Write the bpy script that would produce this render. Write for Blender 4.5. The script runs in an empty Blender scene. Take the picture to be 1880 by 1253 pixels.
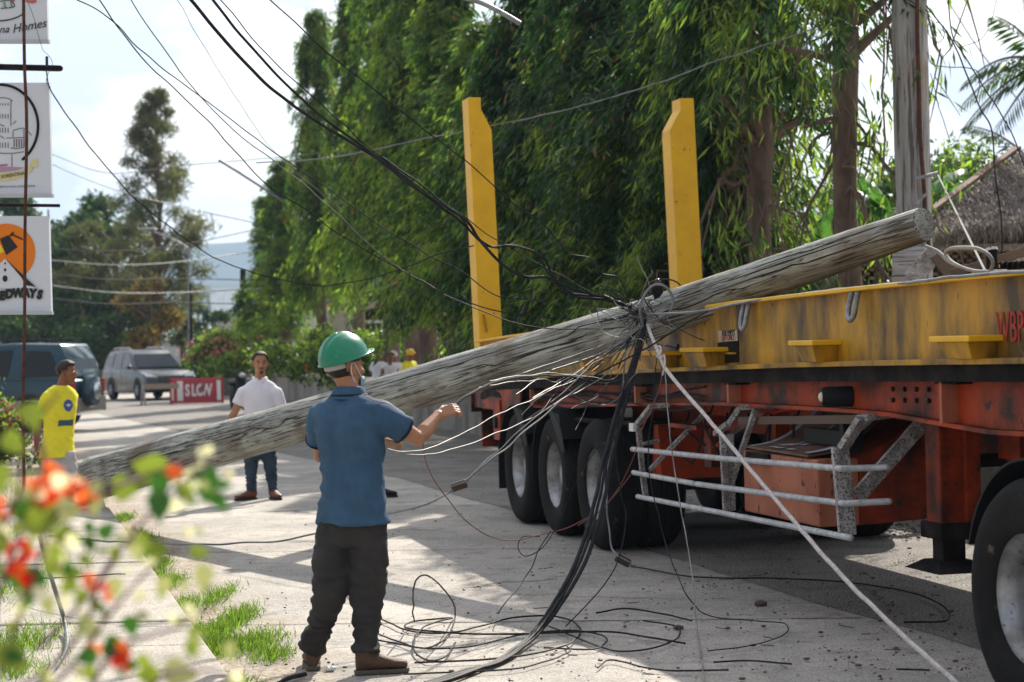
import bpy, math, random
import numpy as np
from mathutils import Vector, Matrix, noise as mnoise
R = math.radians
rnd = random.Random(7)
nrg = np.random.default_rng(11)
scene = bpy.context.scene
COL = scene.collection

# ------------------------------------------------------------------ camera
FPX, ROLL, CAMH = 3700.0, R(1.5), 1.7
cr, sr = math.cos(ROLL), math.sin(ROLL)
cam_d = bpy.data.cameras.new("camera"); cam = bpy.data.objects.new("camera", cam_d); COL.objects.link(cam)
cam.matrix_world = Matrix(((cr, sr, 0, 0), (0, 0, -1, 0), (-sr, cr, 0, CAMH), (0, 0, 0, 1)))
cam_d.sensor_width = 36; cam_d.lens = 36 * FPX / 1880; cam_d.clip_start = .1; cam_d.clip_end = 9000
cam_d.dof.use_dof = True; cam_d.dof.focus_distance = 12.3; cam_d.dof.aperture_fstop = 3.4
scene.camera = cam

# ------------------------------------------------------------------ sky and sun
SUN_EL, SUN_AZ = R(37), R(19)          # azimuth to the right of the view direction
w = bpy.data.worlds.new("World"); scene.world = w; w.use_nodes = True
nt = w.node_tree; nt.nodes.clear(); N = nt.nodes.new; L = nt.links.new
out = N('ShaderNodeOutputWorld'); bg = N('ShaderNodeBackground'); bg.inputs[1].default_value = .094
sky = N('ShaderNodeTexSky'); sky.sky_type = 'NISHITA'; sky.sun_disc = False
sky.sun_elevation = SUN_EL; sky.sun_rotation = SUN_AZ; sky.air_density = 1.2; sky.dust_density = 1.5
tc = N('ShaderNodeTexCoord'); mp = N('ShaderNodeMapping'); mp.inputs['Scale'].default_value = (1, 1, 2.2)
mp.inputs['Location'].default_value = (.35, .2, .1)
n1 = N('ShaderNodeTexNoise'); n1.inputs['Scale'].default_value = 7; n1.inputs['Detail'].default_value = 9; n1.inputs['Roughness'].default_value = .58
n1.inputs['Distortion'].default_value = .4
rp = N('ShaderNodeValToRGB'); rp.color_ramp.elements[0].position = .36; rp.color_ramp.elements[1].position = .52
n2 = N('ShaderNodeTexNoise'); n2.inputs['Scale'].default_value = 9; n2.inputs['Detail'].default_value = 7
rp2 = N('ShaderNodeValToRGB'); rp2.color_ramp.elements[0].color = (6.1, 6.5, 7.6, 1); rp2.color_ramp.elements[1].color = (10.2, 10.1, 10.0, 1)
rp2.color_ramp.elements[0].position = .43; rp2.color_ramp.elements[1].position = .55
mx = N('ShaderNodeMix'); mx.data_type = 'RGBA'
gam = N('ShaderNodeMix'); gam.data_type = 'RGBA'; gam.blend_type = 'MULTIPLY'; gam.inputs[0].default_value = 1; gam.inputs[7].default_value = (.9, 1, 1.05, 1)
L(tc.outputs['Generated'], mp.inputs[0]); L(mp.outputs[0], n1.inputs[0]); L(mp.outputs[0], n2.inputs[0])
L(n1.outputs[0], rp.inputs[0]); L(n2.outputs[0], rp2.inputs[0])
# clouds on the sun's side of the sky are brighter than those opposite
vd_ = N('ShaderNodeVectorMath'); vd_.operation = 'DOT_PRODUCT'; vd_.inputs[1].default_value = (math.sin(SUN_AZ), math.cos(SUN_AZ), .25); L(tc.outputs['Generated'], vd_.inputs[0])
vr = N('ShaderNodeMapRange'); vr.inputs[1].default_value = -1; vr.inputs[2].default_value = 1; vr.inputs[3].default_value = .36; vr.inputs[4].default_value = 1.1; L(vd_.outputs['Value'], vr.inputs[0])
vm = N('ShaderNodeMix'); vm.data_type = 'RGBA'; vm.blend_type = 'MULTIPLY'; vm.inputs[0].default_value = 1; L(rp2.outputs[0], vm.inputs[6]); L(vr.outputs[0], vm.inputs[7])
L(rp.outputs[0], mx.inputs[0]); L(sky.outputs[0], gam.inputs[6]); L(gam.outputs[2], mx.inputs[6]); L(vm.outputs[2], mx.inputs[7])
L(mx.outputs[2], bg.inputs[0]); L(bg.outputs[0], out.inputs[0])
sd = bpy.data.lights.new("sun", 'SUN'); sd.energy = 5.0; sd.angle = R(.6); sd.color = (1, .93, .82)
so = bpy.data.objects.new("sun", sd); COL.objects.link(so)
sdir = Vector((math.sin(SUN_AZ) * math.cos(SUN_EL), math.cos(SUN_AZ) * math.cos(SUN_EL), math.sin(SUN_EL)))
so.rotation_euler = sdir.to_track_quat('Z', 'Y').to_euler()
scene.view_settings.view_transform = 'Standard'; scene.view_settings.look = 'None'
scene.view_settings.exposure = .80; scene.view_settings.gamma = 1
scene.cycles.max_bounces = 7; scene.cycles.transparent_max_bounces = 8; scene.cycles.volume_bounces = 0
scene.cycles.sample_clamp_indirect = 6

# ------------------------------------------------------------------ pixel <-> place helpers
CAMP = np.array([0, 0, CAMH])
def ray(px, py):
    dx, dy = px - 940, py - 626.5
    return np.array([(dx * cr - dy * sr) / FPX, 1, -(dx * sr + dy * cr) / FPX])
def W(px, py, Y): return CAMP + ray(px, py) * Y
def G(px, py, z=0):
    d = ray(px, py); return CAMP + d * ((z - CAMH) / d[2])
TO = np.array([.646, 16.3, 0]); TU = np.array([.2352, -.9719, 0]); TV = np.array([.9719, .2352, 0])
def T(px, py, v=0.):          # local (u, v, w) on the trailer's side plane v
    d = ray(px, py); t = ((TO + TV * v - CAMP) @ TV) / (d @ TV); p = CAMP + d * t - TO
    return (float(p @ TU), v, float(p[2]))
def TW(u, v, w_): return TO + TU * u + TV * v + np.array([0, 0, w_])

# ------------------------------------------------------------------ materials
MATS = {}
def mat(name, col, rough=.6, metal=0., col2=None, sc=6., lo=.42, hi=.62, bump=0., bsc=40., stretch=(1, 1, 1), col3=None, sc3=25., lo3=.6, hi3=.66,
        coat=0., transl=0., spec=.3, island=0., det=8., emit=None):
    if name in MATS: return MATS[name]
    m = bpy.data.materials.new(name); m.use_nodes = True; MATS[name] = m
    t = m.node_tree; b = t.nodes['Principled BSDF']; o = t.nodes['Material Output']
    b.inputs['Roughness'].default_value = rough; b.inputs['Metallic'].default_value = metal
    b.inputs['Coat Weight'].default_value = coat; b.inputs['Specular IOR Level'].default_value = spec
    c4 = lambda c: (c[0], c[1], c[2], 1)
    b.inputs['Base Color'].default_value = c4(col)
    src = None
    tcn = t.nodes.new('ShaderNodeTexCoord'); mpn = t.nodes.new('ShaderNodeMapping'); mpn.inputs['Scale'].default_value = stretch
    t.links.new(tcn.outputs['Object'], mpn.inputs[0])
    def layer(prev, cprev, cnew, scale, l0, h0):
        nz = t.nodes.new('ShaderNodeTexNoise'); nz.inputs['Scale'].default_value = scale; nz.inputs['Detail'].default_value = det; nz.inputs['Roughness'].default_value = .62
        t.links.new(mpn.outputs[0], nz.inputs[0])
        mr = t.nodes.new('ShaderNodeMapRange'); mr.inputs[1].default_value = l0; mr.inputs[2].default_value = h0
        t.links.new(nz.outputs[0], mr.inputs[0])
        mi = t.nodes.new('ShaderNodeMix'); mi.data_type = 'RGBA'; t.links.new(mr.outputs[0], mi.inputs[0])
        if prev is None: mi.inputs[6].default_value = c4(cprev)
        else: t.links.new(prev, mi.inputs[6])
        mi.inputs[7].default_value = c4(cnew)
        return mi.outputs[2]
    if col2 is not None: src = layer(None, col, col2, sc, lo, hi)
    if col3 is not None: src = layer(src, col, col3, sc3, lo3, hi3)
    if island > 0:
        g = t.nodes.new('ShaderNodeNewGeometry'); mr = t.nodes.new('ShaderNodeMapRange'); mr.inputs[3].default_value = 1 - island; mr.inputs[4].default_value = 1 + island
        t.links.new(g.outputs['Random Per Island'], mr.inputs[0])
        hs = t.nodes.new('ShaderNodeHueSaturation'); t.links.new(mr.outputs[0], hs.inputs['Value'])
        mr2 = t.nodes.new('ShaderNodeMapRange'); mr2.inputs[3].default_value = .5 - .04 * island; mr2.inputs[4].default_value = .5 + .02 * island
        mult = t.nodes.new('ShaderNodeMath'); mult.operation = 'FRACT'; m7 = t.nodes.new('ShaderNodeMath'); m7.operation = 'MULTIPLY'; m7.inputs[1].default_value = 17.3
        t.links.new(g.outputs['Random Per Island'], m7.inputs[0]); t.links.new(m7.outputs[0], mult.inputs[0]); t.links.new(mult.outputs[0], mr2.inputs[0])
        t.links.new(mr2.outputs[0], hs.inputs['Hue'])
        if src is None: hs.inputs['Color'].default_value = c4(col)
        else: t.links.new(src, hs.inputs['Color'])
        src = hs.outputs[0]
    if src is not None: t.links.new(src, b.inputs['Base Color'])
    if bump > 0:
        nz = t.nodes.new('ShaderNodeTexNoise'); nz.inputs['Scale'].default_value = bsc; nz.inputs['Detail'].default_value = 6
        t.links.new(mpn.outputs[0], nz.inputs[0]); bp = t.nodes.new('ShaderNodeBump'); bp.inputs['Strength'].default_value = bump; bp.inputs['Distance'].default_value = .02
        t.links.new(nz.outputs[0], bp.inputs['Height']); t.links.new(bp.outputs[0], b.inputs['Normal'])
    if transl > 0:
        tr = t.nodes.new('ShaderNodeBsdfTranslucent'); ms = t.nodes.new('ShaderNodeMixShader'); ms.inputs[0].default_value = transl
        if src is not None:
            gm = t.nodes.new('ShaderNodeMix'); gm.data_type = 'RGBA'; gm.blend_type = 'MULTIPLY'; gm.inputs[0].default_value = 1; gm.inputs[7].default_value = (1.25, 1.5, .7, 1)
            t.links.new(src, gm.inputs[6]); t.links.new(gm.outputs[2], tr.inputs[0])
        else: tr.inputs[0].default_value = (min(1, col[0] * 1.5), min(1, col[1] * 1.5), col[2] * .9, 1)
        t.links.new(b.outputs[0], ms.inputs[1]); t.links.new(tr.outputs[0], ms.inputs[2]); t.links.new(ms.outputs[0], o.inputs[0])
    return m

# ------------------------------------------------------------------ mesh builder
class MB:
    def __init__(s): s.v = []; s.f = []
    def add(s, vs, fs):
        k = len(s.v); s.v += [tuple(map(float, p)) for p in vs]; s.f += [tuple(i + k for i in f) for f in fs]; return s
    def box(s, lo, hi, M=None):
        x0, y0, z0 = lo; x1, y1, z1 = hi
        vs = [(x0, y0, z0), (x1, y0, z0), (x1, y1, z0), (x0, y1, z0), (x0, y0, z1), (x1, y0, z1), (x1, y1, z1), (x0, y1, z1)]
        if M is not None: vs = [M @ Vector(p) for p in vs]
        return s.add(vs, [(0, 3, 2, 1), (4, 5, 6, 7), (0, 1, 5, 4), (1, 2, 6, 5), (2, 3, 7, 6), (3, 0, 4, 7)])
    def hexa(s, p):   # 8 corners, bottom four then top four
        return s.add(p, [(0, 3, 2, 1), (4, 5, 6, 7), (0, 1, 5, 4), (1, 2, 6, 5), (2, 3, 7, 6), (3, 0, 4, 7)])
    def prism(s, poly, d, a=(1, 0, 0), b=(0, 0, 1), n=(0, 1, 0), o=(0, 0, 0)):   # 2D polygon extruded d along n
        a, b, n, o = map(np.array, (a, b, n, o)); k = len(poly)
        p0 = [o + a * x + b * y for x, y in poly]; p1 = [p + n * d for p in p0]
        return s.add(p0 + p1, [tuple(range(k - 1, -1, -1)), tuple(range(k, 2 * k))] + [(i, (i + 1) % k, k + (i + 1) % k, k + i) for i in range(k)])
    def beam(s, a, b, wd, ht, up=(0, 0, 1)):
        a, b = Vector(a), Vector(b); d = (b - a).normalized(); u = Vector(up); sd_ = d.cross(u).normalized(); u = sd_.cross(d).normalized()
        vs = []
        for p in (a, b):
            for i, j in ((-1, -1), (1, -1), (1, 1), (-1, 1)): vs.append(p + sd_ * i * wd / 2 + u * j * ht / 2)
        return s.add(vs, [(0, 1, 2, 3), (7, 6, 5, 4), (0, 4, 5, 1), (1, 5, 6, 2), (2, 6, 7, 3), (3, 7, 4, 0)])
    def tube(s, pts, r, n=8, caps=True, flat=None, up=None, ends=False):
        P = [Vector(p) for p in pts]; m = len(P)
        rs = r if hasattr(r, '__len__') else [r] * m
        if ends:   # rounded ends
            d0 = (P[0] - P[1]).normalized(); d1 = (P[-1] - P[-2]).normalized()
            P = [P[0] + d0 * rs[0] * .95, P[0] + d0 * rs[0] * .6] + P + [P[-1] + d1 * rs[-1] * .6, P[-1] + d1 * rs[-1] * .95]
            rs = [rs[0] * .3, rs[0] * .78] + list(rs) + [rs[-1] * .78, rs[-1] * .3]; m += 4
        t0 = (P[1] - P[0]).normalized()
        u = Vector(up) if up is not None else (Vector((0, 0, 1)) if abs(t0.z) < .9 else Vector((1, 0, 0)))
        u = (u - t0 * u.dot(t0)).normalized(); vs = []
        for i, p in enumerate(P):
            t = (P[min(i + 1, m - 1)] - P[max(i - 1, 0)]).normalized()
            u = (u - t * u.dot(t)); u = u.normalized() if u.length > 1e-6 else t.orthogonal().normalized()
            q = t.cross(u); fl = flat if flat else 1
            for k in range(n):
                a = 2 * math.pi * k / n; vs.append(p + u * math.cos(a) * rs[i] * fl + q * math.sin(a) * rs[i])
        fs = [(i * n + k, i * n + (k + 1) % n, (i + 1) * n + (k + 1) % n, (i + 1) * n + k) for i in range(m - 1) for k in range(n)]
        if caps: fs += [tuple(range(n - 1, -1, -1)), tuple((m - 1) * n + k for k in range(n))]
        return s.add(vs, fs)
    def lathe(s, prof, n=32, o=(0, 0, 0), ax=(0, 0, 1), x=None):  # prof: (r, h)
        ax = Vector(ax).normalized(); u = Vector(x) if x else ax.orthogonal().normalized(); q = ax.cross(u); o = Vector(o); vs = []
        for r_, h in prof:
            for k in range(n):
                a = 2 * math.pi * k / n; vs.append(o + ax * h + (u * math.cos(a) + q * math.sin(a)) * r_)
        m = len(prof)
        return s.add(vs, [(i * n + k, i * n + (k + 1) % n, (i + 1) * n + (k + 1) % n, (i + 1) * n + k) for i in range(m - 1) for k in range(n)])
    def ell(s, c, r_, ax=None, nu=14, nv=10):   # ellipsoid; ax = 3 axes
        A = [Vector((1, 0, 0)), Vector((0, 1, 0)), Vector((0, 0, 1))] if ax is None else [Vector(a) for a in ax]; c = Vector(c); vs = [c + A[2] * r_[2]]
        for j in range(1, nv):
            ph = math.pi * j / nv
            for k in range(nu):
                a = 2 * math.pi * k / nu; vs.append(c + A[0] * r_[0] * math.sin(ph) * math.cos(a) + A[1] * r_[1] * math.sin(ph) * math.sin(a) + A[2] * r_[2] * math.cos(ph))
        vs.append(c - A[2] * r_[2]); e = len(vs) - 1
        fs = [(0, 1 + k, 1 + (k + 1) % nu) for k in range(nu)]
        fs += [(1 + j * nu + k, 1 + (j + 1) * nu + k, 1 + (j + 1) * nu + (k + 1) % nu, 1 + j * nu + (k + 1) % nu) for j in range(nv - 2) for k in range(nu)]
        fs += [(e, 1 + (nv - 2) * nu + (k + 1) % nu, 1 + (nv - 2) * nu + k) for k in range(nu)]
        return s.add(vs, fs)
    def rings(s, R_, n=20):   # R_: list of (centre, a-vector, b-vector): elliptical loft, closed
        vs = []
        for c, a, b in R_:
            c, a, b = Vector(c), Vector(a), Vector(b)
            for k in range(n):
                t = 2 * math.pi * k / n; vs.append(c + a * math.cos(t) + b * math.sin(t))
        m = len(R_)
        fs = [(i * n + k, i * n + (k + 1) % n, (i + 1) * n + (k + 1) % n, (i + 1) * n + k) for i in range(m - 1) for k in range(n)]
        fs += [tuple(range(n - 1, -1, -1)), tuple((m - 1) * n + k for k in range(n))]
        return s.add(vs, fs)
    def mesh(s, name):
        me = bpy.data.meshes.new(name); me.from_pydata(s.v, [], s.f); me.update(); return me
    def build(s, name, m, parent=None, smooth=False, bevel=0., autos=True, loc=None, fixn=False):
        me = s.mesh(name)
        o = link(name, me, m, parent, loc)
        if fixn:
            import bmesh
            b = bmesh.new(); b.from_mesh(me); bmesh.ops.recalc_face_normals(b, faces=b.faces); b.to_mesh(me); b.free()
        if bevel > 0:
            bv = o.modifiers.new('bevel', 'BEVEL'); bv.width = bevel; bv.segments = 2; bv.limit_method = 'ANGLE'; bake(o)
            me = o.data
        if smooth:
            me.shade_smooth()
            if autos:
                try: me.set_sharp_from_angle(angle=R(40))
                except Exception: pass
        return o
def link(name, me, m=None, parent=None, loc=None):
    o = bpy.data.objects.new(name, me); COL.objects.link(o)
    if m is not None and not me.materials: me.materials.append(m)
    if parent is not None: o.parent = parent
    if loc is not None: o.location = loc
    return o
def bake(o):
    dg = bpy.context.evaluated_depsgraph_get(); dg.update()
    me = bpy.data.meshes.new_from_object(o.evaluated_get(dg)); o.modifiers.clear(); old = o.data; o.data = me
    me.name = old.name; bpy.data.meshes.remove(old)
def tag(o, label=None, cat=None, group=None, kind=None):
    if label: o['label'] = label
    if cat: o['category'] = cat
    if group: o['group'] = group
    if kind: o['kind'] = kind
    return o
def empty(name, loc, label, cat, group=None, rz=0):
    o = bpy.data.objects.new(name, None); COL.objects.link(o); o.location = loc; o.rotation_euler = (0, 0, rz); o.empty_display_size = .2
    return tag(o, label, cat, group)
def fastmesh(name, V, F, mats=None, mi=None):   # numpy arrays: V (n,3), F (m,4) or (m,3)
    me = bpy.data.meshes.new(name); V = np.asarray(V, np.float32); F = np.asarray(F, np.int32); k = F.shape[1]
    me.vertices.add(len(V)); me.vertices.foreach_set('co', V.ravel()); me.loops.add(F.size); me.loops.foreach_set('vertex_index', F.ravel())
    me.polygons.add(len(F)); me.polygons.foreach_set('loop_start', np.arange(0, F.size, k, dtype=np.int32))
    if mi is not None: me.polygons.foreach_set('material_index', np.asarray(mi, np.int32))
    for m in (mats or []): me.materials.append(m)
    me.update(calc_edges=True); return me
def catmull(P, sub=8):
    P = [np.array(p, float) for p in P]; P = [2 * P[0] - P[1]] + P + [2 * P[-1] - P[-2]]; o = []
    for i in range(1, len(P) - 2):
        p0, p1, p2, p3 = P[i - 1:i + 3]
        for k in range(sub):
            t = k / sub; o.append(.5 * ((2 * p1) + (-p0 + p2) * t + (2 * p0 - 5 * p1 + 4 * p2 - p3) * t * t + (-p0 + 3 * p1 - 3 * p2 + p3) * t ** 3))
    o.append(P[-2]); return o
def text(s, size, M, m, parent, name='lettering', ext=.001, sx=1., shear=0., align='CENTER', bold=0.):
    c = bpy.data.curves.new(name, 'FONT'); c.body = s; c.size = size; c.extrude = ext; c.align_x = align; c.align_y = 'CENTER'; c.shear = shear; c.offset = bold; c.resolution_u = 3
    t = bpy.data.objects.new(name, c); COL.objects.link(t); dg = bpy.context.evaluated_depsgraph_get(); dg.update()
    me = bpy.data.meshes.new_from_object(t.evaluated_get(dg)); bpy.data.objects.remove(t); bpy.data.curves.remove(c)
    me.transform(Matrix.Diagonal((sx, 1, 1, 1))); me.transform(M); me.materials.clear(); me.materials.append(m); return link(name, me, None, parent)
def frame(o, x, y):   # matrix with origin o, x and y axes
    x = Vector(x).normalized(); y = Vector(y); y = (y - x * y.dot(x)).normalized(); z = x.cross(y); o = Vector(o)
    return Matrix(((x.x, y.x, z.x, o.x), (x.y, y.y, z.y, o.y), (x.z, y.z, z.z, o.z), (0, 0, 0, 1)))
def fuse(mb, voxel, smooth=3, wr=None, it=.5):
    me = mb.mesh('tmp'); o = bpy.data.objects.new('tmp', me); COL.objects.link(o)
    r_ = o.modifiers.new('r', 'REMESH'); r_.mode = 'VOXEL'; r_.voxel_size = voxel; r_.use_smooth_shade = True
    if smooth: s_ = o.modifiers.new('s', 'SMOOTH'); s_.factor = it; s_.iterations = smooth
    bake(o); me = o.data; bpy.data.objects.remove(o)
    if wr:
        n = len(me.vertices); co = np.empty(n * 3, np.float32); me.vertices.foreach_get('co', co); co = co.reshape(-1, 3)
        no = np.array([v.normal[:] for v in me.vertices]); d = np.array([wr(Vector(c)) for c in co]); co += no * d[:, None]
        me.vertices.foreach_set('co', co.ravel()); me.update()
    me.shade_smooth(); return me

# ------------------------------------------------------------------ palette
m_conc = mat('concrete_road', (.44, .40, .355), .85, col2=(.31, .29, .26), sc=.9, lo=.38, hi=.62, bump=.5, bsc=60, col3=(.22, .20, .175), sc3=5, lo3=.52, hi3=.72, det=12)
m_asph = mat('asphalt', (.22, .20, .18), .9, col2=(.13, .12, .11), sc=1.2, bump=1., bsc=55, col3=(.36, .33, .30), sc3=70, lo3=.52, hi3=.62)
m_dirt = mat('dirt', (.36, .30, .23), .95, col2=(.25, .2, .15), sc=1.4, bump=.8, bsc=22, col3=(.42, .38, .32), sc3=12, lo3=.5, hi3=.65)
m_walk = mat('sidewalk_concrete', (.40, .36, .31), .9, col2=(.29, .26, .22), sc=2.2, bump=.5, bsc=40, col3=(.2, .18, .15), sc3=9, lo3=.62, hi3=.75)
m_wall = mat('weathered_wall', (.27, .25, .22), .9, col2=(.13, .12, .1), sc=1.5, stretch=(1, 1, .35), bump=.6, bsc=18, col3=(.36, .33, .28), sc3=6, lo3=.58, hi3=.7)
m_yel = mat('yellow_paint', (.74, .42, .01), .5, col2=(.60, .32, .01), sc=3, lo=.4, hi=.75, bump=.1, bsc=30, col3=(.09, .05, .03), sc3=16, lo3=.66, hi3=.70, spec=.3)
m_yelg = mat('grimy_yellow_paint', (.50, .26, .009), .5, col2=(.06, .036, .012), sc=2.6, lo=.40, hi=.62, stretch=(1, 1, .35), bump=.15, bsc=25, col3=(.05, .03, .02), sc3=20, lo3=.63, hi3=.69, spec=.3)
m_red = mat('rusty_red_paint', (.33, .040, .007), .55, spec=.2, col2=(.03, .012, .008), sc=1.9, lo=.43, hi=.60, bump=.2, bsc=30, col3=(.03, .02, .018), sc3=11, lo3=.6, hi3=.66)
m_redb = mat('faded_red_box_paint', (.46, .165, .095), .75, col2=(.34, .11, .06), sc=3, bump=.2, bsc=30, col3=(.05, .03, .025), sc3=13, lo3=.62, hi3=.66, stretch=(1, 1, .5))
m_dark = mat('greasy_black_steel', (.008, .0075, .0075), .8, spec=.08, col2=(.028, .022, .019), sc=6, bump=.2, bsc=30)
m_tyre = mat('tyre_rubber', (.011, .0105, .0105), .8, spec=.1, col2=(.020, .018, .017), sc=5, lo=.45, hi=.7, bump=.2, bsc=60, col3=(.14, .11, .08), sc3=8, lo3=.63, hi3=.72)
m_rim = mat('rim_metal', (.42, .43, .45), .42, .75, col2=(.17, .15, .14), sc=7, lo=.4, hi=.72, col3=(.09, .06, .045), sc3=25, lo3=.6, hi3=.68)
m_pipe = mat('chipped_silver_paint', (.52, .53, .54), .5, .3, col2=(.36, .36, .37), sc=12, col3=(.10, .07, .05), sc3=50, lo3=.62, hi3=.66)
m_chip = mat('flaking_white_paint', (.44, .43, .43), .6, 0, col2=(.22, .20, .19), sc=14, lo=.4, hi=.6, col3=(.06, .04, .03), sc3=85, lo3=.52, hi3=.60, bump=.3, bsc=50)
m_steel = mat('galvanised_steel', (.30, .32, .34), .5, .6, col2=(.18, .19, .20), sc=14)
m_rust = mat('rusted_iron', (.10, .035, .02), .85, col2=(.045, .018, .012), sc=15, bump=.3)
m_cable = mat('black_cable', (.012, .012, .014), .65, col2=(.028, .028, .03), sc=8, spec=.12)
m_cableg = mat('grey_cable', (.20, .21, .22), .5, col2=(.1, .1, .105), sc=5)
m_cablew = mat('bare_pale_wire', (.30, .285, .27), .5, 0, col2=(.12, .11, .10), sc=5)
m_rope = mat('white_rope', (.62, .56, .54), .8, col2=(.45, .40, .39), sc=30)
m_redw = mat('reddish_wire', (.22, .07, .05), .5)
m_skin = mat('tanned_skin', (.38, .185, .105), .5, col2=(.32, .145, .08), sc=9, lo=.4, hi=.65, bump=.04, bsc=120)
m_skin2 = mat('dark_tanned_skin', (.23, .095, .05), .5, col2=(.18, .07, .036), sc=9)
m_hair = mat('black_hair', (.014, .011, .010), .55, col2=(.035, .024, .018), sc=60, bump=.5, bsc=150)
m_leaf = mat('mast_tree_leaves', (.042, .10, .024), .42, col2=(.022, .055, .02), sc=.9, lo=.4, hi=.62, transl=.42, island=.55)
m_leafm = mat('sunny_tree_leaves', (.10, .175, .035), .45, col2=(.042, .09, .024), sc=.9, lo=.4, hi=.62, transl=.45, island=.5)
m_leafl = mat('bright_green_highlight_leaves', (.20, .27, .05), .45, transl=.55, island=.4)  # bright leaf green, also used as painted highlights on the drooping crowns
m_leafd = mat('dull_olive_leaves', (.10, .12, .05), .6, col2=(.16, .13, .06), sc=.35, transl=.35, island=.4)
m_leafa = mat('dark_green_leaves', (.045, .085, .022), .5, transl=.35, island=.5)
m_brn0 = mat('dead_hanging_leaves', (.26, .12, .04), .8, transl=.3, island=.4)
m_ban = mat('banana_leaf', (.10, .22, .06), .4, col2=(.05, .12, .035), sc=5, lo=.45, hi=.55, transl=.45)
m_brk = mat('grey_bark', (.16, .115, .09), .9, col2=(.08, .055, .045), sc=4, stretch=(1, 1, .4), bump=.9, bsc=14)
m_twig = mat('dry_twig', (.12, .085, .065), .9)
m_grass = mat('roadside_grass', (.11, .19, .03), .6, transl=.4, island=.5)
m_glass = mat('car_glass', (.012, .016, .018), .12, spec=.35)
m_chrome = mat('chrome', (.6, .6, .6), .2, .9)
m_white = mat('white_paint', (.72, .72, .70), .5)
m_black = mat('black_plastic', (.011, .011, .012), .6, spec=.15)
m_ink = mat('black_sign_ink', (.02, .022, .022), .7)

def crack(m, sc_, wdt, dark, speck=160, amt=.5, msc=1.1, lo=.45, hi=.6):
    t = m.node_tree; b = t.nodes['Principled BSDF']; src = b.inputs['Base Color'].links[0].from_socket; n = t.nodes.new; l = t.links.new
    tc_ = n('ShaderNodeTexCoord'); dn = n('ShaderNodeTexNoise'); dn.inputs['Scale'].default_value = 3.5; dn.inputs['Detail'].default_value = 6; l(tc_.outputs['Object'], dn.inputs[0])
    ad = n('ShaderNodeMix'); ad.data_type = 'VECTOR'; ad.inputs[0].default_value = .22; l(tc_.outputs['Object'], ad.inputs[4]); l(dn.outputs['Color'], ad.inputs[5])
    vo_ = n('ShaderNodeTexVoronoi'); vo_.feature = 'DISTANCE_TO_EDGE'; vo_.inputs['Scale'].default_value = sc_; l(ad.outputs[1], vo_.inputs['Vector'])
    mr = n('ShaderNodeMapRange'); mr.inputs[1].default_value = 0; mr.inputs[2].default_value = wdt; mr.inputs[3].default_value = 1; mr.inputs[4].default_value = 0; l(vo_.outputs[0], mr.inputs[0])
    mk_ = n('ShaderNodeTexNoise'); mk_.inputs['Scale'].default_value = msc; l(tc_.outputs['Object'], mk_.inputs[0]); mm = n('ShaderNodeMapRange'); mm.inputs[1].default_value = lo; mm.inputs[2].default_value = hi; l(mk_.outputs[0], mm.inputs[0])
    mu = n('ShaderNodeMath'); mu.operation = 'MULTIPLY'; l(mr.outputs[0], mu.inputs[0]); l(mm.outputs[0], mu.inputs[1])
    mi = n('ShaderNodeMix'); mi.data_type = 'RGBA'; l(mu.outputs[0], mi.inputs[0]); l(src, mi.inputs[6]); mi.inputs[7].default_value = (*dark, 1)
    sp_ = n('ShaderNodeTexNoise'); sp_.inputs['Scale'].default_value = speck; sp_.inputs['Detail'].default_value = 3; l(tc_.outputs['Object'], sp_.inputs[0]); sr = n('ShaderNodeMapRange'); sr.inputs[1].default_value = .3; sr.inputs[2].default_value = .7; sr.inputs[3].default_value = 1 - amt; sr.inputs[4].default_value = 1 + amt; l(sp_.outputs[0], sr.inputs[0])
    hs = n('ShaderNodeHueSaturation'); l(sr.outputs[0], hs.inputs['Value']); l(mi.outputs[2], hs.inputs['Color']); l(hs.outputs[0], b.inputs['Base Color'])
crack(m_conc, .28, .010, (.12, .105, .09), 90, .42); crack(m_walk, .8, .012, (.09, .075, .06), 80, .35); crack(m_asph, 1.3, .02, (.05, .045, .04), 70, .55)

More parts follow.
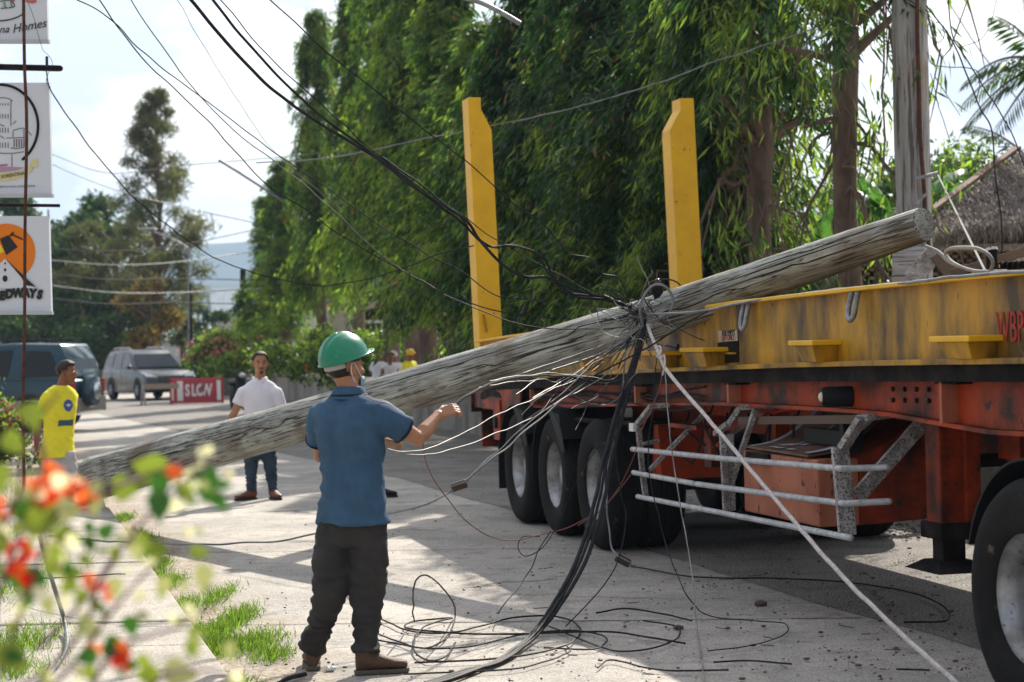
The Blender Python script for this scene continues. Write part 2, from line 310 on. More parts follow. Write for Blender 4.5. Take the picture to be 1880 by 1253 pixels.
# ------------------------------------------------------------------ the setting
def sheet(name, poly, z, m, sub=0):
    mb = MB(); k = len(poly); mb.add([(x, y, z) for x, y in poly], [tuple(range(k))]); o = mb.build(name, m); tag(o, kind='structure'); return o
gnd = sheet('ground', [(-3800, -45), (3800, -45), (3800, 3600), (-3800, 3600)], -.02, m_dirt)
def line_x(Y): return -.64 + .235 * (36.6 - Y)      # foot of the long low wall
rngj = random.Random(3)
rd = sheet('road', [(-2.5, -2), (9, -2), (line_x(8), 8), (line_x(40), 40), (line_x(75), 75), (line_x(160), 160), (-24, 160), (-26, 112), (-40, 100), (-70, 96), (-70, 30), (-22, 27), (-7.5, 24), (-4.6, 20.9), (-2.2, 9.35)], -.004, m_conc)
def grit():   # dirt that has washed onto the concrete along the sidewalk edge
    t = m_conc.node_tree; b = t.nodes['Principled BSDF']; src = b.inputs['Base Color'].links[0].from_socket; n = t.nodes.new; l = t.links.new
    tc_ = n('ShaderNodeTexCoord'); sx = n('ShaderNodeSeparateXYZ'); l(tc_.outputs['Object'], sx.inputs[0])
    a = n('ShaderNodeMath'); a.operation = 'MULTIPLY_ADD'; a.inputs[1].default_value = .2543; l(sx.outputs[1], a.inputs[0]); l(sx.outputs[0], a.inputs[2])     # x + .2543 y
    nz_ = n('ShaderNodeTexNoise'); nz_.inputs['Scale'].default_value = 2.2; nz_.inputs['Detail'].default_value = 10; l(tc_.outputs['Object'], nz_.inputs[0])
    b_ = n('ShaderNodeMath'); b_.operation = 'MULTIPLY_ADD'; b_.inputs[1].default_value = -1.5; l(nz_.outputs[0], b_.inputs[0]); l(a.outputs[0], b_.inputs[2])
    mr = n('ShaderNodeMapRange'); mr.inputs[1].default_value = 1.072 - .75 + .15; mr.inputs[2].default_value = 1.072 - .75 + .75; mr.inputs[3].default_value = 1; mr.inputs[4].default_value = 0; l(b_.outputs[0], mr.inputs[0])
    nd = n('ShaderNodeTexNoise'); nd.inputs['Scale'].default_value = 26; nd.inputs['Detail'].default_value = 8; l(tc_.outputs['Object'], nd.inputs[0]); rc = n('ShaderNodeValToRGB'); rc.color_ramp.elements[0].position = .38; rc.color_ramp.elements[1].position = .62; rc.color_ramp.elements[0].color = (.17, .125, .085, 1); rc.color_ramp.elements[1].color = (.42, .35, .27, 1); l(nd.outputs[0], rc.inputs[0])
    mi = n('ShaderNodeMix'); mi.data_type = 'RGBA'; l(mr.outputs[0], mi.inputs[0]); l(src, mi.inputs[6]); l(rc.outputs[0], mi.inputs[7]); l(mi.outputs[2], b.inputs['Base Color'])
grit()
# rougher asphalt strip beside the wall
as_e = []
for i in range(90):
    Y = 6 + i * .75; x = -.27 + .262 * (21 - Y) + .025 * math.sin(Y * 1.3) + rngj.uniform(-.02, .02) - (max(0, Y - 25) * .07); as_e.append((x, Y))
sheet('asphalt_lane', as_e + [(line_x(72.75), 72.75), (line_x(6), 6)], 0, m_asph)

def walk_x(Y): return -1.305 - (Y - 9.35) * .2543
mb = MB(); Ys = [7.0, 9.0, 10.62, 11.55, 13.1, 14.8, 16.6, 18.6, 20.7]
for a, b in zip(Ys[:-1], Ys[1:]):
    a += .006; b -= .006; dz = rngj.uniform(-.006, .006)
    mb.hexa([(walk_x(a) - 1.12, a, -.02), (walk_x(a), a, -.02), (walk_x(b), b, -.02), (walk_x(b) - 1.12, b, -.02),
             (walk_x(a) - 1.12, a, .15 + dz), (walk_x(a) - .02, a, .15 + dz), (walk_x(b) - .02, b, .15 + dz), (walk_x(b) - 1.12, b, .15 + dz)])
tag(mb.build('sidewalk', m_walk, bevel=.015), kind='structure')
verge = MB(); verge.add([(walk_x(6) - 8, 6, .12), (walk_x(6) - 1.11, 6, .12), (walk_x(20.7) - 1.11, 20.7, .12), (walk_x(20.7) - 9, 20.7, .12)], [(0, 1, 2, 3)])
tag(verge.build('verge', m_dirt), kind='structure')

# long low wall behind the trailer
mb = MB(); Yw = [8 + 3.3 * i for i in range(21)]
for a, b in zip(Yw[:-1], Yw[1:]):
    h = .86 + rngj.uniform(-.01, .01)
    mb.hexa([(line_x(a), a, -.02), (line_x(a) + .26, a + .06, -.02), (line_x(b) + .26, b + .06, -.02), (line_x(b), b, -.02), (line_x(a), a, h - .09), (line_x(a) + .26, a + .06, h - .09), (line_x(b) + .26, b + .06, h - .09), (line_x(b), b, h - .09)])
wl = mb.build('retaining_wall', m_wall); tag(wl, 'long low weathered concrete wall with a rounded coping along the road', 'wall')
mb = MB()
for a, b in zip(Yw[:-1], Yw[1:]):
    P = []
    for y in (a + .01, b - .01):
        for dx, dz in ((-.05, .77), (-.06, .84), (0, .89), (.13, .9), (.26, .89), (.32, .84), (.31, .77)): P.append((line_x(y) + dx, y, dz))
    mb.add(P, [(i, i + 1, 8 + i, 7 + i) for i in range(6)] + [(6, 0, 7, 13), tuple(range(6, -1, -1)), tuple(range(7, 14))])
mb.build('coping', m_walk, wl)
mb = MB(); mb.add([(line_x(8) + .25, 8, .6), (line_x(8) + 60, 8, .6), (line_x(110) + 160, 110, .6), (line_x(110) + .25, 110, .6)], [(0, 1, 2, 3)])
tag(mb.build('planted_terrain', m_dirt), kind='structure')

for i, (y0, y1) in enumerate(((12.4, 12.0), (16.9, 16.4), (21.6, 21.0), (26.5, 25.8))):
    xa, xb = walk_x(y0) + .3, -.27 + .262 * (21 - y1) - .05; n = 24; V = []; rj = random.Random(i)
    for k in range(n + 1):
        t = k / n; x = xa + (xb - xa) * t; y = y0 + (y1 - y0) * t + rj.uniform(-.006, .006); w_ = rj.uniform(.004, .011); V += [(x, y - w_, 0), (x, y + w_, 0)]
    tag(MB().add(V, [(2 * k, 2 * k + 2, 2 * k + 3, 2 * k + 1) for k in range(n)]).build('road_joint', mat('joint_tar', (.06, .052, .045), .95)), kind='structure')
# far hills
def ridge(name, Y, pts, z0, seed, m):
    rr = random.Random(seed); n = 160; xs = np.linspace(pts[0][0], pts[-1][0], n); hs = np.interp(xs, [p[0] for p in pts], [p[1] for p in pts]); V = []; F = []
    rows = 14
    for j in range(rows):
        t = j / (rows - 1)
        for i in range(n):
            h = hs[i] * (1 - abs(2 * t - 1) ** 1.3) * (1 + .14 * mnoise.noise(Vector((xs[i] * .012, t * 5, seed))) + .05 * mnoise.noise(Vector((xs[i] * .05, t * 9, seed))))
            V.append((xs[i], Y + (t - .5) * Y * .3, max(h, 0) + z0))
    for j in range(rows - 1):
        for i in range(n - 1): a = j * n + i; F.append((a, a + 1, a + n + 1, a + n))
    o = link(name, fastmesh(name, V, F, [m]), None); o.data.shade_smooth(); tag(o, kind='structure'); return o
m_hill = mat('forested_hill', (.025, .045, .035), .95, col2=(.05, .065, .04), sc=.01)
ridge('mountains', 3000, [(-3400, 40), (-1500, 70), (-900, 110), (-650, 118), (-500, 150), (-440, 165), (-380, 172), (-320, 160), (-200, 120), (200, 100), (900, 80), (3400, 60)], -8, 4, m_hill)
ridge('hills', 1700, [(-2400, 20), (-700, 40), (-260, 62), (-190, 66), (-120, 55), (200, 40), (2400, 30)], -4, 8, m_hill)

# ------------------------------------------------------------------ the trailer (local x forward, y inboard, z up)
TRZ = math.atan2(-.9719, .2352)
tr = empty('flatbed_trailer', tuple(TO), 'long yellow and red flatbed trailer with three rear axles under the leaning pole', 'trailer', rz=TRZ)
TOPU = ([-4.5, 3.16, 5.7, 7.2, 11], [1.715, 1.92, 1.956, 1.966, 1.99]); BOTU = ([-4.5, -2.8, 1.2, 4.6, 7.15, 11], [1.283, 1.337, 1.435, 1.502, 1.533, 1.56])
ht = lambda u: float(np.interp(u, *TOPU)); hb = lambda u: float(np.interp(u, *BOTU))
def sweep(mb, u0, u1, v0, v1, zl, zh, n=14):
    V = []
    for i in range(n + 1):
        u = u0 + (u1 - u0) * i / n; V += [(u, v0, zl(u)), (u, v1, zl(u)), (u, v1, zh(u)), (u, v0, zh(u))]
    F = [(4 * i + k, 4 * i + (k + 1) % 4, 4 * i + 4 + (k + 1) % 4, 4 * i + 4 + k) for i in range(n) for k in range(4)] + [(3, 2, 1, 0), (4 * n, 4 * n + 1, 4 * n + 2, 4 * n + 3)]
    return mb.add(V, F)
for side in (0, 1):
    f = (lambda v: v) if side == 0 else (lambda v: 2.45 - v)
    mb = MB(); sweep(mb, -4.42, 10.9, f(.085), f(.11), lambda u: hb(u) + .03, lambda u: ht(u) - .022)
    web = mb.build('side_beam', m_yelg, tr)
    mb = MB(); sweep(mb, -4.42, 10.9, f(.02), f(.24), lambda u: ht(u) - .022, ht); mb.build('top_flange', m_yel, web, bevel=.004)
    mb = MB(); sweep(mb, -4.42, 10.9, f(.0), f(.26), hb, lambda u: hb(u) + .03); mb.build('bottom_flange', m_yelg, web, bevel=.004)
for u in np.arange(-4.3, 10.9, .95): MB().box((u, .115, hb(u) + .1), (u + .09, 2.335, ht(u) - .05)).build('cross_member', m_yelg, tr)
mb = MB(); sweep(mb, -4.42, 10.9, .30, 2.15, lambda u: ht(u) - .09, lambda u: ht(u) - .06); mb.build('deck', m_dark, tr)
# red chassis
rdp = lambda u: float(np.interp(u, [-4.6, 2.8, 5.4, 6.6, 11], [.26, .215, .25, .32, .33]))
mb = MB(); sweep(mb, -4.6, 10.9, .05, .30, lambda u: hb(u) - .085, lambda u: hb(u) - .003); mb.build('chassis_top_flange', m_dark, tr)
for v in (.16, 2.2):
    mb = MB(); sweep(mb, -4.6, 10.9, v, v + .03, lambda u: hb(u) - rdp(u), lambda u: hb(u) - .085, 40)
    fr = mb.build('chassis_rail', m_red, tr)
    mb = MB(); sweep(mb, -4.6, 10.9, v - .05, v + .12, lambda u: hb(u) - rdp(u) - .024, lambda u: hb(u) - rdp(u) - .002, 40); mb.build('rail_flange', m_red, fr)
for u in (-2.4, .9, 3.0, 6.2): MB().box((u, .07, hb(u) - rdp(u)), (u + .03, .16, hb(u) - .09)).build('rail_stiffener', m_redb, tr); MB().box((u - .05, .07, hb(u) - .098), (u + .2, .17, hb(u) - .088)).build('stiffener_plate', m_dark, tr)
mb = MB(); sweep(mb, -4.5, 10.9, .7, .76, lambda u: .98, lambda u: hb(u) - .05); sweep(mb, -4.5, 10.9, 1.6, 1.66, lambda u: .98, lambda u: hb(u) - .05); mb.build('main_rail', m_red, tr)
mb = MB(); mb.box((1.75, .33, .75), (1.9, .45, 1.12)); mb.box((2.3, .6, .62), (2.5, .72, 1.15)); mb.box((1.35, .19, 1.03), (2.0, .4, 1.06))
mb.hexa([(2.0, .3, .9), (2.1, .3, .9), (2.1, .34, .9), (2.0, .34, .9), (2.9, .3, 1.18), (3.1, .3, 1.18), (3.1, .34, 1.18), (2.9, .34, 1.18)]); mb.build('suspension_hanger', m_red, tr)
# under-chassis clutter: springs, axle tubes, air tanks
for i in range(3): MB().tube([(-1.3 * i, .2, .52), (-1.3 * i, 2.3, .52)], .075, 14).build('axle', m_dark, tr, True)
mb = MB()
for vv in (.72, 1.6):
    for i in range(3):
        for k in range(6):
            u = -1.3 * i; L_ = .56 - .07 * k; z = .62 + .022 * k; mb.box((u - L_, vv, z), (u + L_, vv + .08, z + .018))
mb.build('leaf_spring', m_dark, tr)
mb = MB(); mb.tube([(2.4, .9, .78), (3.1, .9, .78)], .13, 16, ends=True); mb.tube([(2.4, 1.3, .78), (3.1, 1.3, .78)], .13, 16, ends=True); mb.build('air_tank', m_dark, tr, True)
mb = MB(); mb.tube([(.66, .12, 1.03), (-2.9, .12, .99)], .022, 8); mb.build('fender_rod', m_dark, tr, True)
# wheels
TP = [(.285, .0), (.30, -.012), (.33, -.018), (.40, -.03), (.455, -.028), (.49, -.014), (.512, .012), (.522, .03)]
tread = []
for k in range(5):
    v0 = .035 + k * .042; tread += [(.525, v0), (.525, v0 + .033), (.511, v0 + .035), (.511, v0 + .040)]
TP2 = TP + tread + [(.522, .245), (.512, .262), (.49, .285), (.40, .30), (.30, .285), (.285, .27), (.285, 0)]
RP = [(.30, -.004), (.296, .004), (.284, .006), (.278, .03), (.262, .045), (.25, .10), (.238, .15), (.205, .165), (.17, .155), (.12, .15), (.118, .10), (.10, .07), (.03, .065), (0.001, .06)]
tyre_me = MB().lathe(TP2, 72, ax=(0, 1, 0), x=(1, 0, 0)).mesh('tyre'); rim_mb = MB().lathe(RP, 56, ax=(0, 1, 0), x=(1, 0, 0)); rim_me = rim_mb.mesh('rim')
bl = MB()
for k in range(10):
    a = k * math.pi / 5; bl.lathe([(.001, .128), (.014, .128), (.016, .136), (.016, .17)], 6, o=(.175 * math.cos(a), 0, .175 * math.sin(a)), ax=(0, 1, 0))
bolt_me = bl.mesh('wheel_nuts')
tyre_me.materials.append(m_tyre); rim_me.materials.append(m_rim); bolt_me.materials.append(m_dark)
for m_ in (tyre_me, rim_me, bolt_me):
    m_.shade_smooth()
    try: m_.set_sharp_from_angle(angle=R(38))
    except Exception: pass
def wheel(parent, u, v, z=.525, flip=False, rot=0., toe=0.):
    t = link('wheel', tyre_me, None, parent, (u, v, z)); t.rotation_euler = (0, rot, (math.pi if flip else 0) + toe)
    r_ = link('rim', rim_me, None, t); link('wheel_nuts', bolt_me, None, t); return t
for i in range(3):
    u = -1.3 * i
    wheel(tr, u, .0, rot=i); wheel(tr, u, .32, rot=i + .5); wheel(tr, u, 2.45, flip=True); wheel(tr, u, 2.13, flip=True)
# mudguards over the two rear wheels, mud flap
for i, (a0, a1) in enumerate(((35, 185), (35, 175))):
    u = -1.3 * (i + 1); P = []; n = 16
    for k in range(n + 1):
        a = R(a0 + (a1 - a0) * k / n); rr = .60
        for dr, v in ((0, -.05), (0, .62), (.012, .62), (.012, -.05)): P.append((u + (rr + dr) * math.cos(a), v, .525 + (rr + dr) * math.sin(a) * .95))
    F = [(4 * j + k, 4 * j + (k + 1) % 4, 4 * j + 4 + (k + 1) % 4, 4 * j + 4 + k) for j in range(n) for k in range(4)] + [(3, 2, 1, 0), (4 * n, 4 * n + 1, 4 * n + 2, 4 * n + 3)]
    mb = MB().add(P, F)
    if True:
        mb.hexa([(u + .42, -.045, .76), (u + .52, -.045, .74), (u + .52, -.03, .74), (u + .42, -.03, .76), (u + .0, -.045, 1.09), (u + .36, -.045, 1.06), (u + .36, -.03, 1.06), (u, -.03, 1.09)])
    mb.build('mudguard', m_black, tr, True)
mb = MB(); mb.box((-3.27, -.04, .28), (-3.255, .6, .72)); mb.build('mud_flap', m_black, tr)
# rear bumper panel, lamp, cut-out
mb = MB(); mb.box((-4.64, .0, .98), (-4.60, 2.4, 1.28)); mb.box((-4.62, .1, .62), (-4.56, .9, .98)); mb.box((-4.66, -.03, 1.26), (-4.55, 2.43, 1.30)); mb.build('rear_panel', m_red, tr)
mb = MB(); sweep(mb, -4.6, -2.6, .03, .05, lambda u: 1.03, lambda u: hb(u) - .09); q = mb.build('rear_side_plate', m_red, tr)
pl = [T(x, y, .028)[::2] for x, y in ((883, 733), (884, 722), (893, 716), (905, 715), (917, 722), (921, 732), (914, 730), (900, 727), (889, 734))]
MB().prism(pl, -.006, o=(0, .028, 0)).build('recess', m_dark, q)
c = T(910, 776, 0); MB().lathe([(.001, -.02), (.05, -.02), (.062, -.005), (.065, .03)], 20, o=(c[0], 0, c[2]), ax=(0, 1, 0)).build('tail_lamp', m_black, tr, True)
MB().box((c[0] - .14, .01, c[2] - .17), (c[0] + .14, .03, c[2] + .22)).build('lamp_plate', m_red, tr)
c = T(1152, 758, 0.06); mb = MB().lathe([(.001, -.045), (.028, -.045), (.036, -.02), (.04, .03)], 18, o=(c[0], .06, c[2]), ax=(0, 1, 0)); k_ = mb.build('marker_lamp', m_steel, tr, True)
MB().lathe([(.001, -.052), (.022, -.05), (.026, -.044)], 16, o=(c[0], .06, c[2]), ax=(0, 1, 0)).build('lens', mat('red_lens', (.35, .02, .015), .25), k_, True)
# twist-lock brackets along the bottom flange
for (x0, y0, x1, y1, sc_) in ((1712, 628, 1810, 619, 1), (1452, 634, 1514, 628, 1), (1252, 646, 1308, 641, .9), (1172, 652, 1222, 648, .9), (1036, 660, 1080, 656, .8), (950, 672, 985, 668, .8)):
    a = T(x0, y0, -.08); b = T(x1, y1, -.08); z = (a[2] + b[2]) / 2; u0, u1 = a[0], b[0] - .14; zb = hb(u0)
    mb = MB().hexa([(u0 + .09, -.045, zb + .03), (u1 - .08, -.045, zb + .03), (u1 - .08, .085, zb + .03), (u0 + .09, .085, zb + .03), (u0 + .03, -.075, z - .012), (u1 - .06, -.075, z - .012), (u1 - .06, .085, z - .012), (u0 + .03, .085, z - .012)])
    br = mb.build('lock_bracket', m_yelg, tr, bevel=.005)
    MB().box((u0, -.10, z - .012), (u1, .085, z + .018)).build('bracket_plate', m_yel, br, bevel=.006)
# steel D-shaped lashing hooks
for x, y in ((1223, 600), (1374, 580), (1574, 560)):
    c = T(x, y, .06); u, z = c[0], c[2]; s_ = .85
    P = [(u - .05 * s_, .05, z + .075), (u - .055 * s_, .03, z), (u - .045 * s_, .02, z - .06), (u, .015, z - .085), (u + .045 * s_, .02, z - .06), (u + .055 * s_, .03, z), (u + .05 * s_, .05, z + .075)]
    hk = MB().tube(catmull(P, 5), .016, 10).build('lashing_hook', m_steel, tr, True)
    MB().box((u - .09, .03, z + .075), (u + .09, .085, z + .10)).build('hook_plate', m_yelg, hk)
# window cut in the beam, warning labels, lettering
def panel(px, v, name, m, parent, d=.004):
    P = [T(x, y, v) for x, y in px]; return MB().prism([(p[0], p[2]) for p in P], -d, o=(0, v, 0)).build(name, m, parent)
panel([(1318, 630), (1356, 626), (1357, 665), (1320, 668)], .083, 'beam_opening', m_dark, web)
MB().box((T(1321, 650, .08)[0], .07, T(1321, 648, .08)[2] - .01), (T(1353, 650, .08)[0], .078, T(1321, 648, .08)[2] + .004)).build('opening_lip', m_yelg, web)
m_lab = mat('faded_label', (.48, .43, .36), .7, col2=(.3, .26, .2), sc=30); m_lred = mat('red_lettering', (.33, .02, .012), .6)
def beam_text(s, px, py, size, sx=1, m=m_lred, bold=0., v=.079, lab=None):
    c = T(px, py, v); return text(s, size, frame((c[0], v, c[2]), (1, 0, .02), (0, 0, 1)) @ Matrix.Identity(4), m, lab or web, 'lettering', .001, sx, 0, 'CENTER', bold)
lb = panel([(1319, 608), (1354, 606), (1355, 626), (1320, 628)], .081, 'warning_label', m_lab, web)
beam_text('FOR EMPTY', 1337, 612, .052, .95, m_ink, 0, .074, lb); beam_text('LIFT ONLY', 1337, 621, .052, .95, m_lred, 0, .074, lb)
lb = panel([(1151, 625), (1164, 624), (1164, 640), (1151, 641)], .081, 'warning_label', m_lab, web); beam_text('5 TON', 1157, 632, .05, .9, m_ink, 0, .074, lb)
panel([(1085, 632), (1094, 631), (1094, 649), (1085, 650)], .081, 'paper_sticker', mat('white_sticker', (.6, .6, .58), .6), web)
tri = [T(1244, 632, .079), T(1238, 657, .079), T(1250, 656, .079), ]; mb = MB()
for a, b in zip(tri, tri[1:] + tri[:1]): mb.tube([(a[0], .08, a[2]), (b[0], .08, b[2])], .004, 5)
mb.build('triangle_mark', m_dark, web)
c = T(1862, 604, .079); text('WBPU', .21, frame((T(1829, 604, .079)[0], .079, c[2]), (1, 0, .012), (0, 0, 1)), m_lred, web, 'lettering', .001, .62, 0, 'LEFT', .001)
# orange tool box with a loose board on it
g = lambda x, y, v: T(x, y, v)
bx = MB(); u0, u1, z0, z1 = 3.36, 4.62, .56, .955
bx.box((u0, .04, z0), (u1, .30, z1)); tb = bx.build('tool_box', m_redb, tr, bevel=.012)
MB().hexa([(u0, .303, z0), (u1, .303, z0), (u1, .78, z0 + .02), (u0, .78, z0 + .02), (u0, .303, z1), (u1, .303, z1), (u1, .78, 1.20), (u0, .78, 1.20)]).build('box_back', m_red, tb, bevel=.008)
MB().box((u0 + .1, .02, z1 - .07), (u0 + .5, .038, z1 - .002)).build('latch_scar', m_dark, tb)
mbd = MB(); n = 8; P = []
for i in range(n + 1):
    t = i / n; v = .03 + .52 * t; z = z1 + .02 + .26 * t - .07 * math.sin(math.pi * t)
    for zz in (0, .012): P += [(3.46, v, z + zz), (4.50, v, z + zz - .01)]
F = []
for i in range(n):
    a = 4 * i; F += [(a, a + 1, a + 5, a + 4), (a + 2, a + 6, a + 7, a + 3), (a, a + 4, a + 6, a + 2), (a + 1, a + 3, a + 7, a + 5)]
F += [(0, 2, 3, 1), (4 * n, 4 * n + 1, 4 * n + 3, 4 * n + 2)]
MBD = mbd.add(P, F).mesh('loose_board'); board = link('loose_board', MBD, mat('brown_board', (.15, .085, .06), .6, col2=(.11, .06, .04), sc=5), None)
board.location = tuple(TO); board.rotation_euler = (0, 0, TRZ); tag(board, 'curved brown board with taped edges lying on the red tool box', 'board')
zb_ = lambda v: z1 + .02 + .26 * ((v - .03) / .52) - .07 * math.sin(math.pi * (v - .03) / .52)
def tape(ps, wd, m, name='edge_tape'):
    V = []; 
    for (u, v) in ps: V += [(u - wd / 2, v, zb_(v) + .015), (u + wd / 2, v, zb_(v) + .015)]
    return MB().add(V, [(2 * i, 2 * i + 1, 2 * i + 3, 2 * i + 2) for i in range(len(ps) - 1)]).build(name, m, board)
m_tape = mat('grey_white_tape', (.50, .53, .56), .5, col2=(.3, .33, .36), sc=18)
tape([(3.50, .04 + .05 * i) for i in range(11)], .07, m_tape); tape([(4.45, .04 + .05 * i) for i in range(11)], .08, m_tape)
tape([(3.9 + .02 * i, .16 + .05 * i) for i in range(6)], .025, m_tape, 'painted_mark'); tape([(3.78, .14), (3.9, .19)], .12, m_tape, 'painted_mark'); tape([(4.0, .19), (4.06, .22)], .08, m_tape, 'painted_mark'); tape([(3.85, .07), (3.85, .10)], .22, m_tape, 'painted_mark'); tape([(4.1, .07), (4.1, .10)], .12, m_tape, 'painted_mark')
# pneumatic hose and plank above the board
mb = MB().beam((3.0, .16, 1.13), (5.05, .14, 1.205), .035, .05); mb.build('plank', m_twig, tr)
c = T(1526, 729, .05); mb = MB().lathe([(.02, -.06), (.052, -.055), (.06, -.03), (.06, .12)], 20, o=(c[0], .05, c[2]), ax=(.25, 1, 0)); hz = mb.build('gas_canister', m_black, tr, True)
MB().ell((c[0], -.005, c[2]), (.03, .022, .03)).build('cap', mat('cream_cap', (.6, .55, .42), .5), hz, True)
mb = MB().box((4.02, .2, 1.03), (4.78, .26, 1.12)); mb.box((4.73, .14, 1.0), (4.78, .26, 1.20)); mb.build('bracket', m_black, tr)
MB().tube(catmull([T(1410, 762, .35), T(1440, 752, .4), T(1500, 742, .45)], 4), .014, 8).build('red_strap', mat('red_strap', (.5, .02, .02), .5), tr)
# side guard: three pipes on flaking white uprights
def V3(x, y, v): return T(x, y, v)
gd = MB().tube([V3(1161, 825, -.06), V3(1325, 842, -.06), V3(1500, 857, -.06), V3(1548, 861, -.05), V3(1606, 859, .12), V3(1628, 858, .17)], .019, 12, ends=True).build('guard_rail', m_pipe, tr, True)
MB().tube([V3(1163, 868, -.06), V3(1273, 888, -.06)], .019, 12, ends=True).build('guard_rail', m_pipe, tr, True)
MB().tube([V3(1279, 889, -.06), V3(1420, 908, -.06), V3(1550, 925, -.05), V3(1632, 921, .17)], .019, 12, ends=True).build('guard_rail', m_pipe, tr, True)
MB().tube([V3(1171, 912, -.06), V3(1330, 943, -.06), V3(1500, 976, -.06), V3(1562, 988, -.06)], .019, 12, ends=True).build('guard_rail', m_pipe, tr, True)
def guardpost(pts, wd, vs, name='guard_upright'):
    P = [V3(x, y, v) for (x, y), v in zip(pts, vs)]; mb = MB()
    for a, b in zip(P[:-1], P[1:]): mb.beam(a, b, wd, .035, up=(1, 0, 0) if abs(b[2] - a[2]) > .2 else (0, 0, 1))
    return mb.build(name, m_chip, tr, bevel=.004)
guardpost([(1172, 786), (1180, 870), (1186, 915)], .04, [-.02, -.02, -.02]); guardpost([(1166, 786), (1198, 746), (1230, 744)], .05, [-.02, .0, .12]); guardpost([(1192, 864), (1291, 762)], .03, [.0, .35], 'guard_brace')
MB().box((T(1166, 784, -.03)[0] - .06, -.06, 1.0), (T(1166, 784, -.03)[0] + .05, -.02, 1.06)).build('reflector', m_white, tr)
MB().tube([V3(1183, 815, .0), V3(1208, 810, .12)], .016, 10, ends=True).build('rail_stub', m_chip, tr)
guardpost([(1327, 798), (1334, 938)], .045, [-.02, -.02]); guardpost([(1340, 798), (1344, 938)], .045, [.03, .03]); guardpost([(1314, 797), (1337, 779), (1358, 749), (1440, 743)], .045, [-.03, -.01, .06, .32]); guardpost([(1387, 752), (1342, 890)], .035, [.12, .04], 'guard_brace')
guardpost([(1542, 822), (1556, 983)], .10, [-.02, -.02]); guardpost([(1548, 822), (1583, 768), (1698, 752)], .09, [-.02, .05, .5]); guardpost([(1574, 912), (1698, 772)], .085, [.06, .5], 'guard_brace')
# landing gear
lg = MB().box((5.52, .30, .60), (5.70, .47, 1.30)).build('landing_leg', m_red, tr, bevel=.012)
MB().box((5.48, .28, .57), (5.74, .49, .66)).build('leg_collar', m_dark, lg, bevel=.01); MB().box((5.55, .32, .44), (5.68, .45, .58)).build('leg_inner', m_dark, lg)
MB().hexa([(5.40, .22, .40), (5.83, .22, .40), (5.83, .54, .40), (5.40, .54, .40), (5.52, .28, .455), (5.72, .28, .455), (5.72, .48, .455), (5.52, .48, .455)]).build('leg_foot', m_dark, lg)
MB().box((5.70, .44, .66), (5.74, .52, 1.3)).build('leg_edge', m_red, lg)
MB().box((5.55, 1.95, .60), (5.73, 2.12, 1.30)).build('landing_leg', m_red, tr, bevel=.012)
MB().box((5.6, .47, .95), (5.68, 1.95, 1.02)).build('leg_tie', m_dark, tr)
mb = MB().box((5.75, .62, 1.0), (6.0, .90, 1.36)); mb.box((5.6, .5, 1.37), (6.15, 1.0, 1.385)); mb.build('gear_box', m_red, tr)
mb = MB().beam((5.9, 1.0, 1.12), (6.5, .6, 1.2), .2, .03); mb.build('gusset_plate', m_red, tr)
for z in (.80, .66): MB().tube([(4.8, 2.46, z), (7.8, 2.46, z)], .019, 8).build('guard_rail', m_pipe, tr, True)
MB().beam((5.9, 2.44, .6), (6.1, 2.4, 1.2), .06, .03).build('guard_upright', m_chip, tr)
# hoses, bolts and grease fittings on the chassis
rr = random.Random(2)
for k in range(5):
    P = [(u, .145 - .01 * k, hb(u) - .16 - .022 * k + rr.uniform(-.02, .02) - .03 * math.sin(u * 2 + k)) for u in np.arange(-4.4, 2.6, .45)]; MB().tube(catmull(P, 3), .007, 6).build('air_hose', m_cable, tr, True)
for k in range(7):
    u = 1.1 + k * .42; P = [(u, .3, hb(u) - .3), (u + .1, .25, .95 + rr.uniform(-.1, .1)), (u + .3, .35, .86 + rr.uniform(-.12, .1)), (u + .5, .4, 1.05), (u + .55, .45, 1.2)]; MB().tube(catmull(P, 4), .009, 6).build('air_hose', m_cable, tr, True)
for u in np.arange(5.3, 6.4, .09):
    MB().lathe([(.001, -.012), (.014, -.012), (.014, .0)], 6, o=(5.705, .34 + .0, .7 + (u - 5.3) * .5), ax=(1, 0, 0)).build('bolt', m_dark, tr)
for u in (5.45, 5.6, 5.75, 5.9, 6.05):
    for dz in (.13, .19): MB().lathe([(.001, -.012), (.014, -.012), (.014, .004)], 6, o=(u, .16, hb(u) - dz), ax=(0, 1, 0)).build('bolt', m_dark, tr)
MB().beam((-2.6, .12, 1.22), (1.0, .12, 1.27), .03, .02).build('conduit', m_dark, tr)
for u in (-1.9, -.6, .7): MB().hexa([(u - .12, .3, .60), (u + .12, .3, .60), (u + .12, .9, .60), (u - .12, .9, .60), (u - .05, .3, 1.02), (u + .05, .3, 1.02), (u + .05, .9, 1.02), (u - .05, .9, 1.02)]).build('hanger_bracket', m_red, tr)
